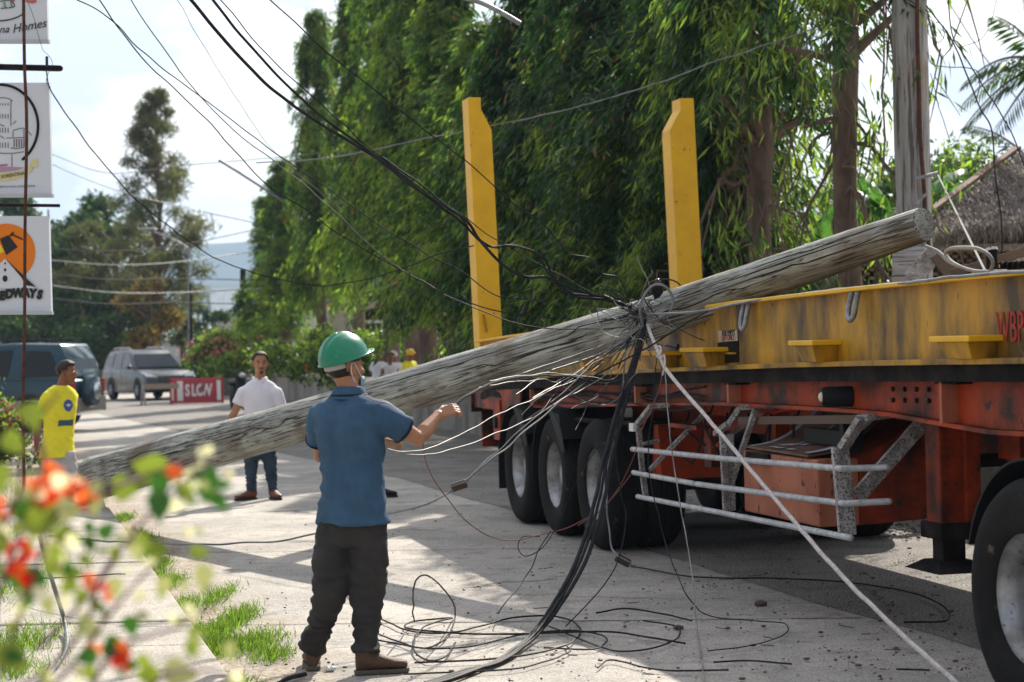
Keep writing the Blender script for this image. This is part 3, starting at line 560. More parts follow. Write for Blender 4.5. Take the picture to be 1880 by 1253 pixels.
# rear corner posts, leaning slightly
for s_, v0, v1 in ((0, .05, .29), (1, 2.20, 2.47)):
    zt = 4.19; uu0, uu1 = -4.62, -4.34; zb = 1.60; sh = -.06
    if s_ == 0: prof = [(v0, zb), (v1, zb), (v1 + sh, 3.86), (v0 + .135 + sh, zt - .12), (v0 + .135 + sh, zt), (v0 + sh, zt)]
    else: prof = [(v0, zb), (v1, zb), (v1 + sh, zt), (v1 - .15 + sh, zt), (v1 - .15 + sh, zt - .12), (v0 + sh, 3.86)]
    mb = MB().prism(prof, uu1 - uu0, a=(0, 1, 0), b=(0, 0, 1), n=(1, 0, 0), o=(uu0, 0, 0))
    cp = mb.build('corner_post', m_yel, tr, bevel=.006, fixn=True)
    MB().box((uu0 - .004, v0 - .002 + sh * .5, 1.9), (uu0 + .06, v0 + .004 + sh * .5, 3.4)) 
    if s_ == 0: MB().beam((-4.33, .12, 1.80), (-4.32, .09, 1.98), .02, .02).build('latch_bar', m_yelg, cp)
# things lying on the deck at the right
MB().tube([TW(*T(1822, 500, .5)), TW(*T(1820, 462, .5))], .032, 12).build
o = MB().tube([TW(*T(1822, 502, .5)), TW(*T(1820, 458, .5))], .03, 14, ends=False).build('bollard_pin', m_dark, None, True); tag(o, 'short black steel pin standing on the trailer deck beside the hose', 'pin')
MB().tube([TW(*T(1821, 462, .5)), TW(*T(1820, 457, .5))], .034, 14).build('pin_cap', m_pipe, o, True)
hs = catmull([TW(*T(x, y, .3)) for x, y in ((1700, 452), (1722, 462), (1745, 482), (1785, 497), (1815, 500), (1822, 478), (1800, 458), (1765, 455), (1742, 458), (1736, 468), (1752, 484), (1790, 498), (1850, 499))], 6)
tag(MB().tube(hs, .010, 8).build('hose', m_cableg, None, True), 'grey looped hose resting on the yellow beam top near the pin', 'hose')
for i, (a, b, wd, lab) in enumerate((((1752, 503), (1890, 462), .06, 'brown timber plank lying askew on the trailer deck'), ((1790, 500), (1895, 470), .05, 'pale split pole lying beside the plank on the deck'))):
    o = MB().beam(TW(*T(*a, .9)), TW(*T(*b, .9)), wd, .05).build('timber_plank', [m_twig, m_chip][i], None, bevel=.004); tag(o, lab, 'plank')
o = MB().hexa([TW(*T(x, y, v)) for x, y, v in ((1828, 500, .7), (1885, 498, .7), (1885, 498, 1.1), (1828, 500, 1.1), (1832, 482, .7), (1885, 480, .7), (1885, 480, 1.1), (1832, 482, 1.1))]).build('hoist_frame', m_yel, None, bevel=.01)
tag(o, 'yellow steel hoist frame on the deck at the right edge', 'hoist')
mb = MB()
for i in range(9): mb.box((0, 0, 0), (0, 0, 0)) if False else None
ch = MB()
for i in range(10):
    c = TW(*T(1836 + 5 * i, 489 - .3 * i, .69)); ch.lathe([(.012, -.006), (.022, -.006), (.022, .006), (.012, .006), (.012, -.006)], 10, o=c, ax=(TV if i % 2 else TU))
ch.build('chain', m_dark, o)

# ------------------------------------------------------------------ truck tractor: only its rear wheels and frame reach the frame
TRW = np.array([2.19, 8.70, 0.]); tt = empty('truck_tractor', tuple(TRW), 'rear dual wheels of the truck tractor pulling the yellow trailer', 'truck', rz=TRZ)
wheel(tt, 0, 0, rot=.4); wheel(tt, 0, .32); wheel(tt, 0, 2.45, flip=True); wheel(tt, 0, 2.13, flip=True)
wheel(tt, 1.32, 0, rot=.9); wheel(tt, 1.32, .32); wheel(tt, 1.32, 2.45, flip=True)
mb = MB(); P = []; n = 14
for k in range(n + 1):
    a = R(28 + 134 * k / n)
    for dr, v in ((0, .02), (0, .62), (.012, .62), (.012, .02)): P.append(((.60 + dr) * math.cos(a), v, .525 + (.60 + dr) * math.sin(a)))
mb.add(P, [(4 * j + k, 4 * j + (k + 1) % 4, 4 * j + 4 + (k + 1) % 4, 4 * j + 4 + k) for j in range(n) for k in range(4)] + [(3, 2, 1, 0), (4 * n, 4 * n + 1, 4 * n + 2, 4 * n + 3)])
mb.hexa([(-.60, .12, .62), (-.585, .12, .62), (-.585, .62, .62), (-.60, .62, .62), (-.56, .12, .95), (-.54, .12, .95), (-.54, .62, .95), (-.56, .62, .95)])
mb.build('mudguard', m_black, tt, True)
mb = MB().box((-.7, .82, .75), (3, .9, 1.0)); mb.box((-.7, 1.55, .75), (3, 1.63, 1.0)); mb.tube([(0, .2, .525), (0, 2.3, .525)], .09, 14); mb.tube([(1.32, .2, .525), (1.32, 2.3, .525)], .09, 14); mb.box((-.3, .7, 1.0), (.9, 1.75, 1.12)); mb.build('frame', m_dark, tt)

# ------------------------------------------------------------------ fallen pole
PA, PM, PB = W(176, 878, 20.3), W(1180, 590, 14.35), W(1696, 412, 12.2)
def pole_mat(name, cols, streak):
    m = bpy.data.materials.new(name); m.use_nodes = True; t = m.node_tree; b = t.nodes['Principled BSDF']; b.inputs['Roughness'].default_value = .85
    tcn = t.nodes.new('ShaderNodeTexCoord')
    def nz(sc_, scale, det=8, dist=0.):
        mp_ = t.nodes.new('ShaderNodeMapping'); mp_.inputs['Scale'].default_value = sc_; t.links.new(tcn.outputs['Object'], mp_.inputs[0])
        n_ = t.nodes.new('ShaderNodeTexNoise'); n_.inputs['Scale'].default_value = scale; n_.inputs['Detail'].default_value = det; n_.inputs['Distortion'].default_value = dist; n_.inputs['Roughness'].default_value = .62; t.links.new(mp_.outputs[0], n_.inputs[0]); return n_.outputs[0]
    def mixc(fac, l0, h0, a, bc):
        mr = t.nodes.new('ShaderNodeMapRange'); mr.inputs[1].default_value = l0; mr.inputs[2].default_value = h0; t.links.new(fac, mr.inputs[0])
        mi = t.nodes.new('ShaderNodeMix'); mi.data_type = 'RGBA'; t.links.new(mr.outputs[0], mi.inputs[0])
        for s__, k in ((a, 6), (bc, 7)):
            if isinstance(s__, tuple): mi.inputs[k].default_value = (*s__, 1)
            else: t.links.new(s__, mi.inputs[k])
        return mi.outputs[2], mr.outputs[0]
    g1 = nz(streak, 3.2, 10, .1); g2 = nz((1, 1, 1), 1.3); g3 = nz(streak, 9, 10, .6); g4 = nz(tuple(min(x, 3) if x > 1 else x for x in streak), 6, 5, .5)
    c, _ = mixc(g1, .36, .64, cols[0], cols[1]); c, _ = mixc(g2, .50, .66, c, cols[2]); c, k3 = mixc(g3, .52, .58, c, cols[3]); c, k4 = mixc(g4, .66, .72, c, (.04, .03, .022))
    t.links.new(c, b.inputs['Base Color'])
    bp = t.nodes.new('ShaderNodeBump'); bp.inputs['Strength'].default_value = .9; bp.inputs['Distance'].default_value = .012; bp.invert = True; t.links.new(g3, bp.inputs['Height']); bp2 = t.nodes.new('ShaderNodeBump'); bp2.inputs['Strength'].default_value = .5; bp2.inputs['Distance'].default_value = .02
    t.links.new(g1, bp2.inputs['Height']); t.links.new(bp.outputs[0], bp2.inputs['Normal']); t.links.new(bp2.outputs[0], b.inputs['Normal']); return m
m_pole = pole_mat('weathered_pole_wood', [(.42, .44, .40), (.20, .195, .17), (.14, .11, .078), (.04, .032, .025)], (.22, 9, 9))
def logmesh(A, M_, B, rads, n=44, m=150, seed=0, jag=.0):
    A, M_, B = map(np.array, (A, M_, B)); x = (B - A) / np.linalg.norm(B - A); z = np.array([0, 0, 1.]); z -= x * (x @ z); z /= np.linalg.norm(z); y = np.cross(z, x)
    Ln = np.linalg.norm(B - A); tm = float((M_ - A) @ x) / Ln; off = (M_ - A) - x * tm * Ln; V = []
    for i in range(m + 1):
        t = i / m; bow = (off * (t / tm) * (2 - t / tm)) if t < tm * 1 else off * (1 - (t - tm) / (1 - tm)) ; r_ = np.interp(t, rads[0], rads[1])
        for k in range(n):
            a = 2 * math.pi * k / n; p = Vector((t * Ln * .55, math.cos(a) * 1.6, math.sin(a) * 1.6 + seed))
            d = 1 + .045 * mnoise.noise(p) + .02 * mnoise.noise(Vector((t * Ln * 2, math.cos(a) * 6, math.sin(a) * 6)))
            fz = mnoise.noise(Vector((t * Ln * .3, math.cos(a) * 9, math.sin(a) * 9 + 5))); d -= .05 * max(0, .12 - abs(fz)) / .12 * (1 if mnoise.noise(Vector((t * Ln * .8, a, 3))) > 0 else .2)
            e = t * Ln
            if i == m: e += rnd.uniform(-jag, jag)
            if i == 0: e += rnd.uniform(-jag, jag)
            V.append((e, r_ * d * math.cos(a) + float(bow @ y), r_ * d * math.sin(a) + float(bow @ z)))
    F = [(i * n + k, i * n + (k + 1) % n, (i + 1) * n + (k + 1) % n, (i + 1) * n + k) for i in range(m) for k in range(n)]
    me = bpy.data.meshes.new('log'); me.from_pydata(V, [], F + [tuple(range(n - 1, -1, -1)), tuple(m * n + k for k in range(n))]); me.update()
    return me, Matrix(((x[0], y[0], z[0], A[0]), (x[1], y[1], z[1], A[1]), (x[2], y[2], z[2], A[2]), (0, 0, 0, 1)))
me, mt = logmesh(PA, PM, PB, ([0, .35, .76, .95, 1], [.220, .186, .152, .118, .104]), jag=.010)
fp = link('fallen_pole', me, m_pole); fp.matrix_world = mt; me.shade_smooth(); me.set_sharp_from_angle(angle=R(50))
tag(fp, 'long weathered wooden utility pole leaning from the sidewalk onto the yellow trailer', 'utility pole')
fpi = mt.inverted()
def onpole(px, py, Yg, r_, name, m, sc_=(1, 1, 1)):
    p = W(px, py, Yg); return fpi @ Vector(p)
# bolt, insulator bracket and knots on the pole
mb = MB(); b0 = Vector(W(1208, 536, 14.05)); mb.box((-.03, -.02, -.06), (.03, .02, .05), Matrix.Translation(fpi @ b0)); mb.build('insulator_bracket', m_dark, fp)
MB().ell(fpi @ Vector(W(1207, 517, 14.05)), (.024, .024, .02)).build('insulator', mat('purple_glaze', (.09, .07, .13), .25), fp, True)
MB().ell(fpi @ Vector(W(705, 695, 16.72)), (.05, .05, .035)).build('knot', mat('dark_knot', (.045, .032, .022), .9), fp, True)
for x, y, Y, s_ in ((815, 660, 16.2, .022), (1060, 600, 14.78, .02)): MB().ell(fpi @ Vector(W(x, y, Y)), (s_ * 1.3, s_, s_)).build('knot', MATS['dark_knot'], fp, True)
pn = fpi @ Vector(W(1236, 548, 14.0)); mb = MB()
for k in range(0, 1):
    u = pn.x; cx = fpi @ Vector(W(1240, 571, 14.0)); pts = [(u + .05 * math.sin(a * 2), math.cos(a) * .172 + 0, math.sin(a) * .172 + .0) for a in np.linspace(0, 2 * math.pi, 40)]
    mb.tube(pts, .006, 6, caps=False)
mb.build('wire_band', m_rust, fp)
from mathutils.bvhtree import BVHTree
bvp = BVHTree.FromPolygons([v.co for v in fp.data.vertices], [p.vertices for p in fp.data.polygons]); Lp = float(np.linalg.norm(PB - PA)); rr = random.Random(4); m_crk = mat('dark_crack', (.016, .012, .009), .95)
for e0_, e1_, a0_ in ((.01, .34, 2.75), (.06, .22, 3.2), (.18, .40, 3.05), (.42, .66, 2.7), (.55, .74, 3.25), (.62, .80, 2.95), (.78, .97, 2.8), (.82, .995, 3.15), (.86, .99, 2.5), (.70, .9, 3.4)):
    a = a0_; pts = []; n = int((e1_ - e0_) * 90)
    for k in range(n + 1):
        a += rr.gauss(0, .018); t = e0_ + (e1_ - e0_) * k / n; loc, nr, *_ = bvp.find_nearest(Vector((t * Lp, .4 * math.cos(a), .4 * math.sin(a) + .0))); pts.append(loc - nr * .001)
    MB().tube(pts, [.0012 + .0045 * math.sin(math.pi * k / n) * rr.uniform(.5, 1.2) for k in range(n + 1)], 5).build('crack', m_crk, fp)
# white splint at the butt
o = MB().beam(W(168, 890, 20.0), W(186, 934, 20.0), .09, .03, up=(0, 1, 0)).build('marker_board', m_pipe, None, bevel=.004); tag(o, 'short pale wooden wedge propped against the butt of the fallen pole', 'wedge')

# ------------------------------------------------------------------ standing pole
a, b = W(1674, 640, 20.6), W(1668, -60, 20.6); a[2] = -.0
a[0] = W(1678, 520, 20.6)[0]; me, mt = logmesh(a, (a + b) / 2, b, ([0, 1], [.185, .178]), n=36, m=80, seed=4)
sp = link('standing_pole', me, None); me.materials.append(pole_mat('grey_standing_wood', [(.40, .40, .40), (.24, .235, .23), (.28, .23, .19), (.10, .085, .075)], (.14, 3, 3))); sp.matrix_world = mt; me.shade_smooth(); tag(sp, 'tall grey wooden utility pole standing behind the trailer with a rusty rod on it', 'utility pole')
spi = mt.inverted()
rod = [spi @ Vector(W(x, y, 20.38)) for x, y in ((1684, -40), (1684, 60), (1687, 160), (1690, 260), (1697, 350), (1698, 385), (1704, 440), (1708, 480))]
MB().tube(catmull(rod, 4), .022, 8).build('conduit', m_rust, sp, True)
MB().tube([spi @ Vector(W(x, y, 20.2)) for x, y in ((1681, 328), (1700, 324), (1722, 318))], .02, 8).build('steel_hook', m_steel, sp)
MB().tube([spi @ Vector(W(x, y, 20.2)) for x, y in ((1682, 376), (1698, 358))], .016, 8, ends=True).build('steel_pin', m_steel, sp)
o = MB().hexa([W(x, y, Y) for x, y, Y in ((1637, 560, 20), (1692, 560, 20), (1692, 560, 20.4), (1637, 560, 20.4), (1637, 462, 20), (1708, 452, 20), (1708, 452, 20.4), (1650, 452, 20.4))]).build('pole_stub', sp.data.materials[0], None, bevel=.03); tag(o, 'squat grey timber stub strapped beside the foot of the standing pole', 'timber stub')
o = MB().beam(W(1672, 515, 19.7), W(1718, 462, 19.7), .18, .06, up=(0, 1, 0)).build('concrete_slab', m_chip, None, bevel=.01); tag(o, 'broken grey slab tilted against the timber stub', 'slab')
o = MB().beam(W(1720, 465, 19.6), W(1755, 512, 19.6), .16, .05, up=(0, 1, 0)).build('broken_plank', m_twig, None, bevel=.01); tag(o, 'dark broken plank sloping down from the tilted slab', 'plank')

# ------------------------------------------------------------------ foliage builders
def leaves(P, D, Ln, Wd, rg):
    n = len(P); D = D / np.linalg.norm(D, axis=1, keepdims=True); r_ = rg.normal(size=(n, 3)); S = np.cross(D, r_); S /= np.linalg.norm(S, axis=1, keepdims=True) + 1e-9
    Nn = np.cross(D, S); Ln = Ln[:, None]; Wd = Wd[:, None]
    V = np.empty((n, 4, 3)); V[:, 0] = P; V[:, 1] = P + D * Ln * .42 + S * Wd * .5 + Nn * Wd * .18; V[:, 2] = P + D * Ln; V[:, 3] = P + D * Ln * .42 - S * Wd * .5 + Nn * Wd * .18
    return V.reshape(-1, 3), np.arange(4 * n).reshape(n, 4)
def droop_crown(H, h0, Rf, nb, per, ll, lw, seed, gap=.35, droop=.75, bright=.18):
    rg = np.random.default_rng(seed); P = []; D = []; ends = []
    for b in range(nb):
        h = h0 + (H - h0) * rg.random() ** .85; az = rg.random() * 2 * math.pi
        g = mnoise.noise(Vector((math.cos(az) * 1.5, math.sin(az) * 1.5, h * .9 + seed))) * 1.7
        if g < -gap and rg.random() < .85: continue
        Lb = max(.16, Rf(h) * (.55 + .45 * rg.random()) * (1 + .55 * g)); out = np.array([math.cos(az), math.sin(az), 0]); lat = np.array([-out[1], out[0], 0])
        k = max(4, int(per * (Lb * .75 + .25))); s_ = rg.random(k) ** .65; dr = Lb * droop * rg.uniform(.6, 1.3)
        p = np.array([0, 0, h]) + out * (Lb * s_)[:, None] + np.array([0, 0, -1.]) * (dr * s_ ** 2)[:, None] + rg.normal(size=(k, 3)) * [.075, .075, .075]
        ends.append((h, out * Lb * .6 + np.array([0, 0, h - dr * .36])))
        d = out * .35 + lat * rg.normal(size=(k, 1)) * .55 + np.array([0, 0, -1.]) * rg.uniform(.35, 1.2, size=(k, 1)) + rg.normal(size=(k, 3)) * .12
        P.append(p); D.append(d)
    P = np.concatenate(P); D = np.concatenate(D); n = len(P)
    V, F = leaves(P, D, ll * rg.uniform(.6, 1.2, n), lw * rg.uniform(.7, 1.2, n), rg)
    c = np.array([mnoise.noise(Vector(p) * 1.6) for p in P]); rad = np.hypot(P[:, 0], P[:, 1]); mi = ((c + rg.normal(size=n) * .22 + .25 * (rad > 1.0)) > (.5 - bright)).astype(int)  # highlights put into colour: clumps and outer leaves take the brighter material
    return V, F, mi, ends
def tapered(mb, pts, rs, n=8): return mb.tube(catmull(pts, 4), np.interp(np.linspace(0, 1, (len(pts) - 1) * 4 + 1), np.linspace(0, 1, len(rs)), rs), n)
def mast_proto(name, H, h0, R0, nb, per, ll, lw, seed, tr_r=.13, lm_=None, cone=False, **k):
    Rf = (lambda h: R0 * min(1, .45 + (h - h0) / 1.2) * max(.10, 1.08 - (h - h0) / (H - h0)) ** .62) if cone else (lambda h: R0 * min(1, .35 + (h - h0) / 1.5) * max(.12, (1 - ((h - h0) / (H - h0)) ** 2.2)) ** .8)
    V, F, mi, ends = droop_crown(H, h0, Rf, nb, per, ll, lw, seed, **k)
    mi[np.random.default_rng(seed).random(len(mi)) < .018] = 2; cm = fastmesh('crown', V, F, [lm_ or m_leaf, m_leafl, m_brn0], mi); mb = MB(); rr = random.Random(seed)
    tapered(mb, [(rr.uniform(-.05, .05) * (i > 0), rr.uniform(-.05, .05) * (i > 0), -.1 + (H - .3) * i / 7) for i in range(8)], [tr_r * 1.15, tr_r, tr_r * .8, tr_r * .5, .02], 10)
    tm = mb.mesh('trunk'); tm.materials.append(m_brk); tm.shade_smooth(); bm_ = MB()
    for h, e in ends[::3]:
        a = np.array([0, 0, h - .02]); m_ = (a + e) / 2 + np.array([0, 0, .12]); bm_.tube([a, m_, e], [.022, .015, .006], 5, caps=False)
    lm = bm_.mesh('limbs'); lm.materials.append(m_twig); return cm, tm, lm
def place_tree(protos, x, y, z, s_, rz, name, label, cat='tree', group=None):
    t = empty(name, (x, y, z), label, cat, group, rz); t.scale = s_ if hasattr(s_, '__len__') else (s_, s_, s_)
    for nm, me in zip(('crown', 'trunk', 'limbs'), protos):
        if me: link(nm, me, None, t)
    return t
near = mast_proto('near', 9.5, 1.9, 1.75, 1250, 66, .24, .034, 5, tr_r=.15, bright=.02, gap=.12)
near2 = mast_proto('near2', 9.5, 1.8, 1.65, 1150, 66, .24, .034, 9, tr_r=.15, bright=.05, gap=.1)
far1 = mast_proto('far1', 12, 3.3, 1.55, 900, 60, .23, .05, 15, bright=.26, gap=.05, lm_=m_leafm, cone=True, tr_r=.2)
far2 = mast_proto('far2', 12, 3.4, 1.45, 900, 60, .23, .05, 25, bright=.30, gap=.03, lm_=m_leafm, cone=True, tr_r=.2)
TG = 'mast trees in a row behind the wall'
row = [  # pixel x of the trunk, depth, top height, proto, width factor, what singles it out
    (497, 77, 7.4, far1, .95, 'lowest drooping tree at the very left end, nearest the blue mountain'),
    (526, 73, 8.4, far2, 1.0, 'short bushy drooping tree second from the left end of the row'),
    (594, 64, 12.3, far1, .85, 'slim pointed drooping tree, tallest tip at the left end of the row'),
    (660, 57, 11.6, far2, .88, 'pointed drooping tree right of the slim one, its tip against the sky'),
    (716, 51, 12.9, far1, 1.05, 'drooping evergreen rising just right of the green helmet'),
    (758, 47, 12.9, far2, 1.05, 'drooping evergreen with reddish brown dead sprays near its top'),
    (790, 43.5, 12.4, far1, 1.0, 'drooping evergreen with two slim trunks beside the yellow helmet person'),
    (838, 40, 8.9, far2, 1.1, 'drooping evergreen directly left of the rear yellow post'),
    (905, 36.5, 7.4, far1, 1.15, 'lower drooping evergreen seen behind the rear yellow post'),
    (985, 33, 8.1, near, 1.0, 'dark dense drooping evergreen between the two yellow posts, left one'),
    (1068, 30.5, 7.6, near2, 1.0, 'dark dense drooping evergreen in the middle between the yellow posts'),
    (1150, 28.4, 7.3, near, 1.05, 'dark dense drooping evergreen just left of the right yellow post'),
    (1245, 26.6, 7.0, near2, 1.05, 'dark dense drooping evergreen behind the right yellow post'),
    (1318, 25.4, 6.8, near, .72, 'dark drooping evergreen just right of the right yellow post')]
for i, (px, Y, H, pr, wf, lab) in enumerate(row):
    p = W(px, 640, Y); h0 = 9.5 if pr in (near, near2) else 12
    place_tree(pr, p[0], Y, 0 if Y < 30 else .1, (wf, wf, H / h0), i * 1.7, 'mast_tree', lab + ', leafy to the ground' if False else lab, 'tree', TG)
# two pruned trees with bare trunks and dangling dead limbs
def pruned(px, Y, rt, seed, label, crown_z, fork, ncrown):
    p = W(px, 560, Y); t = empty('pruned_tree', (p[0], Y, 0), label, 'tree'); rr = random.Random(seed); mb = MB()
    tapered(mb, [(0, 0, -.1), (.03, 0, 1.5), (-.03, .02, 3.0), (.02, 0, fork), (.05, 0, fork + 1.2), (0, 0, fork + 3.5)], [rt * 1.1, rt, rt * .95, rt * 1.1, rt * .5, rt * .2], 12)
    for k in range(9):
        a = rr.uniform(0, 6.28); z = fork + rr.uniform(-.25, .9); L_ = rr.uniform(.5, 1.5); mb.tube(catmull([(0, 0, z), (math.cos(a) * L_ * .4, math.sin(a) * L_ * .4, z + rr.uniform(.1, .4)), (math.cos(a) * L_, math.sin(a) * L_, z + rr.uniform(.2, 1.1))], 4), np.linspace(.07, .02, 9), 7)
    mb.build('trunk', m_brk, t, True)
    lb_ = MB()
    for k in range(26):
        a = rr.uniform(0, 6.28); z = rr.uniform(1.9, fork + 1.2); L_ = rr.uniform(.3, 1.3); q = [Vector((0, 0, z))]; dz = rr.uniform(.0, .35); d = Vector((math.cos(a), math.sin(a), 0))
        for j in range(1, 6): q.append(Vector((0, 0, z)) + d * L_ * j / 5 + Vector((rr.uniform(-.06, .06), rr.uniform(-.06, .06), dz * j / 5 - (j / 5) ** 2 * rr.uniform(.6, 2.0) * L_)))
        lb_.tube(catmull(q, 3), np.linspace(.028, .006, 16), 5, caps=False)
        for j in range(3): e = q[rr.randint(2, 5)]; lb_.tube([e, e + Vector((rr.uniform(-.15, .15), rr.uniform(-.15, .15), rr.uniform(-.5, -.1))), e + Vector((rr.uniform(-.2, .2), rr.uniform(-.2, .2), rr.uniform(-.9, -.4)))], [.01, .007, .004], 4, caps=False)
    lb_.build('dead_limbs', m_twig, t)
    V, F, mi, _ = droop_crown(crown_z + 2.4, crown_z, lambda h: 1.25, ncrown, 46, .24, .036, seed, gap=.2, bright=.2)
    rg = np.random.default_rng(seed); n2 = 620; ang = rg.random(n2) * 6.28; cl = rg.integers(0, 26, n2); cz = rg.uniform(1.8, crown_z, 26); ca = rg.random(26) * 6.28; crd = rg.uniform(.3, 1.3, 26)
    P = np.stack([np.cos(ca[cl]) * crd[cl], np.sin(ca[cl]) * crd[cl], cz[cl]], 1) + rg.normal(size=(n2, 3)) * [.10, .10, .24]
    V2, F2 = leaves(P, rg.normal(size=(n2, 3)) * .4 + [0, 0, -1], .22 * rg.uniform(.6, 1.2, n2), np.full(n2, .034), rg)
    link('crown', fastmesh('crown', np.concatenate([V, V2]), np.concatenate([F, F2 + len(V)]), [m_leaf, m_leafl], np.concatenate([mi, (rg.random(n2) > .45).astype(int)])), None, t)
pruned(1402, 24, .145, 31, 'pruned tree with a reddish broken fork and dead drooping limbs', 4.7, 4.0, 420)
pruned(1562, 21.2, .13, 47, 'pruned tree with a straight bare grey trunk just left of the standing pole', 5.1, 4.75, 90)
# low sunlit drooping shrubs under the row (between trunks, behind the wall)
def bush_mesh(w_, d_, h, n, ll, lw, seed, mats=(m_leafa, m_leafl), bright=.4, drop=0.):
    rg = np.random.default_rng(seed); k = 40; c = rg.normal(size=(k, 3)) * [w_ * .38, d_ * .38, 0]; c[:, 2] = rg.uniform(.15, .85, k) * h * np.exp(-((c[:, 0] / w_) ** 2)); r_ = rg.uniform(.12, .3, k) * h
    i = rg.integers(0, k, n); P = c[i] + (lambda q: q / np.linalg.norm(q, axis=1, keepdims=True))(rg.normal(size=(n, 3))) * (r_[i] * rg.uniform(.5, 1, n))[:, None]; P[:, 2] = np.abs(P[:, 2])
    V, F = leaves(P, rg.normal(size=(n, 3)) + [0, 0, .3 - drop], ll * rg.uniform(.6, 1.3, n), lw * rg.uniform(.6, 1.3, n), rg)
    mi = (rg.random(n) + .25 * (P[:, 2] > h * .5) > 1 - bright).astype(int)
    return fastmesh('foliage', V, F, list(mats), mi)
for px, Y, w_, h, lab in ((1475, 28.5, 2.4, 2.2, 'sunlit weeping shrub behind the right yellow post and the pruned tree'), (1610, 29, 2.0, 1.8, 'leafy green shrub glimpsed behind the bare trunk and standing pole'), (1330, 29, 2.6, 3.0, 'dense green shrub low behind the right yellow post'),
                         (700, 53, 3.2, 1.6, 'low yellow green shrub behind the wall near the helmet'), (590, 63, 3.4, 1.7, 'low bright shrub at the foot of the slim trees'), (510, 70, 3, 1.4, 'spiky low plants on the planter left of the trees')):
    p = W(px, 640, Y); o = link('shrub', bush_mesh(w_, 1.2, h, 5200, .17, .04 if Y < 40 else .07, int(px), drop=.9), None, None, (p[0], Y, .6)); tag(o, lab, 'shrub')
# banana plants
def banana(px, Y, leavesL, label, seed, zb=0):
    p = W(px, 560, Y); t = empty('banana_plant', (p[0], Y, zb), label, 'plant'); rr = random.Random(seed)
    MB().tube([(0, 0, 0), (.04, 0, 1.2), (.02, 0, 2.1)], [.13, .11, .07], 12).build('stem', m_ban, t, True)
    for az, el, L_, z in leavesL:
        mb = MB(); n = 22; V = []; d = Vector((math.cos(az), math.sin(az), 0)); s_ = Vector((-d.y, d.x, 0))
        for i in range(n + 1):
            u = i / n; c = Vector((0, 0, z)) + d * L_ * u * math.cos(el) + Vector((0, 0, L_ * (u * math.sin(el) - .75 * u * u * math.cos(el) * 1.0))); wd = .36 * math.sin(math.pi * min(1, .06 + u * .94)) ** .55 * (1 - .12 * rr.random())
            for k, (f_, dz) in enumerate(((-1, -.10 + rr.uniform(-.03, .03)), (-.5, .0), (0, -.03), (.5, .0), (1, -.10 + rr.uniform(-.03, .03)))): V.append(c + s_ * wd * f_ + Vector((0, 0, dz * 1.2)) )
        F = [(5 * i + k, 5 * i + k + 1, 5 * i + k + 6, 5 * i + k + 5) for i in range(n) for k in range(4) if not (k in (0, 3) and rr.random() < .12)]
        mb.add(V, F).build('leaf', m_ban, t, True, autos=False)
banana(1500, 27, [(3.6, .9, 1.5, 1.7), (-.2, .7, 1.5, 1.9), (4.6, .5, 1.5, 1.7), (2.6, .8, 1.6, 1.8), (5.4, 1.1, 1.6, 1.8)], 'broad leaved banana plant between the pruned trees', 3, .9)
banana(1605, 30, [(3.3, 1.2, 1.9, 2.6), (.3, 1.25, 2.0, 2.6), (4.4, .9, 1.8, 2.4), (2.2, 1.1, 1.9, 2.5), (5.6, .8, 1.8, 2.3), (3.9, .4, 1.6, 2.2)], 'tall banana plant just left of the standing pole', 5, .5)
banana(1735, 31, [(3.2, .5, 1.7, 2.2), (-.1, .6, 2.0, 2.3), (4.5, .8, 1.6, 2.3), (5.3, .5, 1.8, 2.2), (.4, .35, 2.2, 2.4), (2.6, .9, 1.6, 2.2)], 'banana plant with wide arching leaves behind the thatched roof', 6, 1.3)
banana(1660, 28.6, [(3.3, 1.1, 1.7, 2.2), (.1, 1.0, 1.8, 2.3), (4.6, .7, 1.7, 2.2), (2.4, .9, 1.7, 2.3), (3.7, .5, 1.8, 2.2), (5.6, .6, 1.8, 2.2)], 'banana plant with broad leaves right behind the standing pole', 15, .9)
banana(1800, 32.5, [(3.2, .4, 2.0, 2.5), (-.1, .5, 1.8, 2.5), (4.2, .8, 1.5, 2.3), (2.9, .8, 1.7, 2.4)], 'banana plant farthest right above the thatched roof', 8, 1.4)
for px, Y, z, lab in ((1655, 30, 1.9, 'leafy shrub mass directly behind the standing pole'), (1770, 33.5, 2.2, 'leafy shrub crest between the standing pole and the thatch'), (1560, 33, 1.8, 'dense green shrub glimpsed behind the bare trunk'), (1735, 37, 2.6, 'leafy small tree top right of the standing pole'), (1800, 38, 2.4, 'leafy bush top above the thatched roof'),): 
    o = link('shrub', bush_mesh(2.0, 1.2, 2.6, 5000, .16, .06, int(px), bright=.15), None, None, (W(px, 640, Y)[0], Y, z)); tag(o, lab, 'shrub')
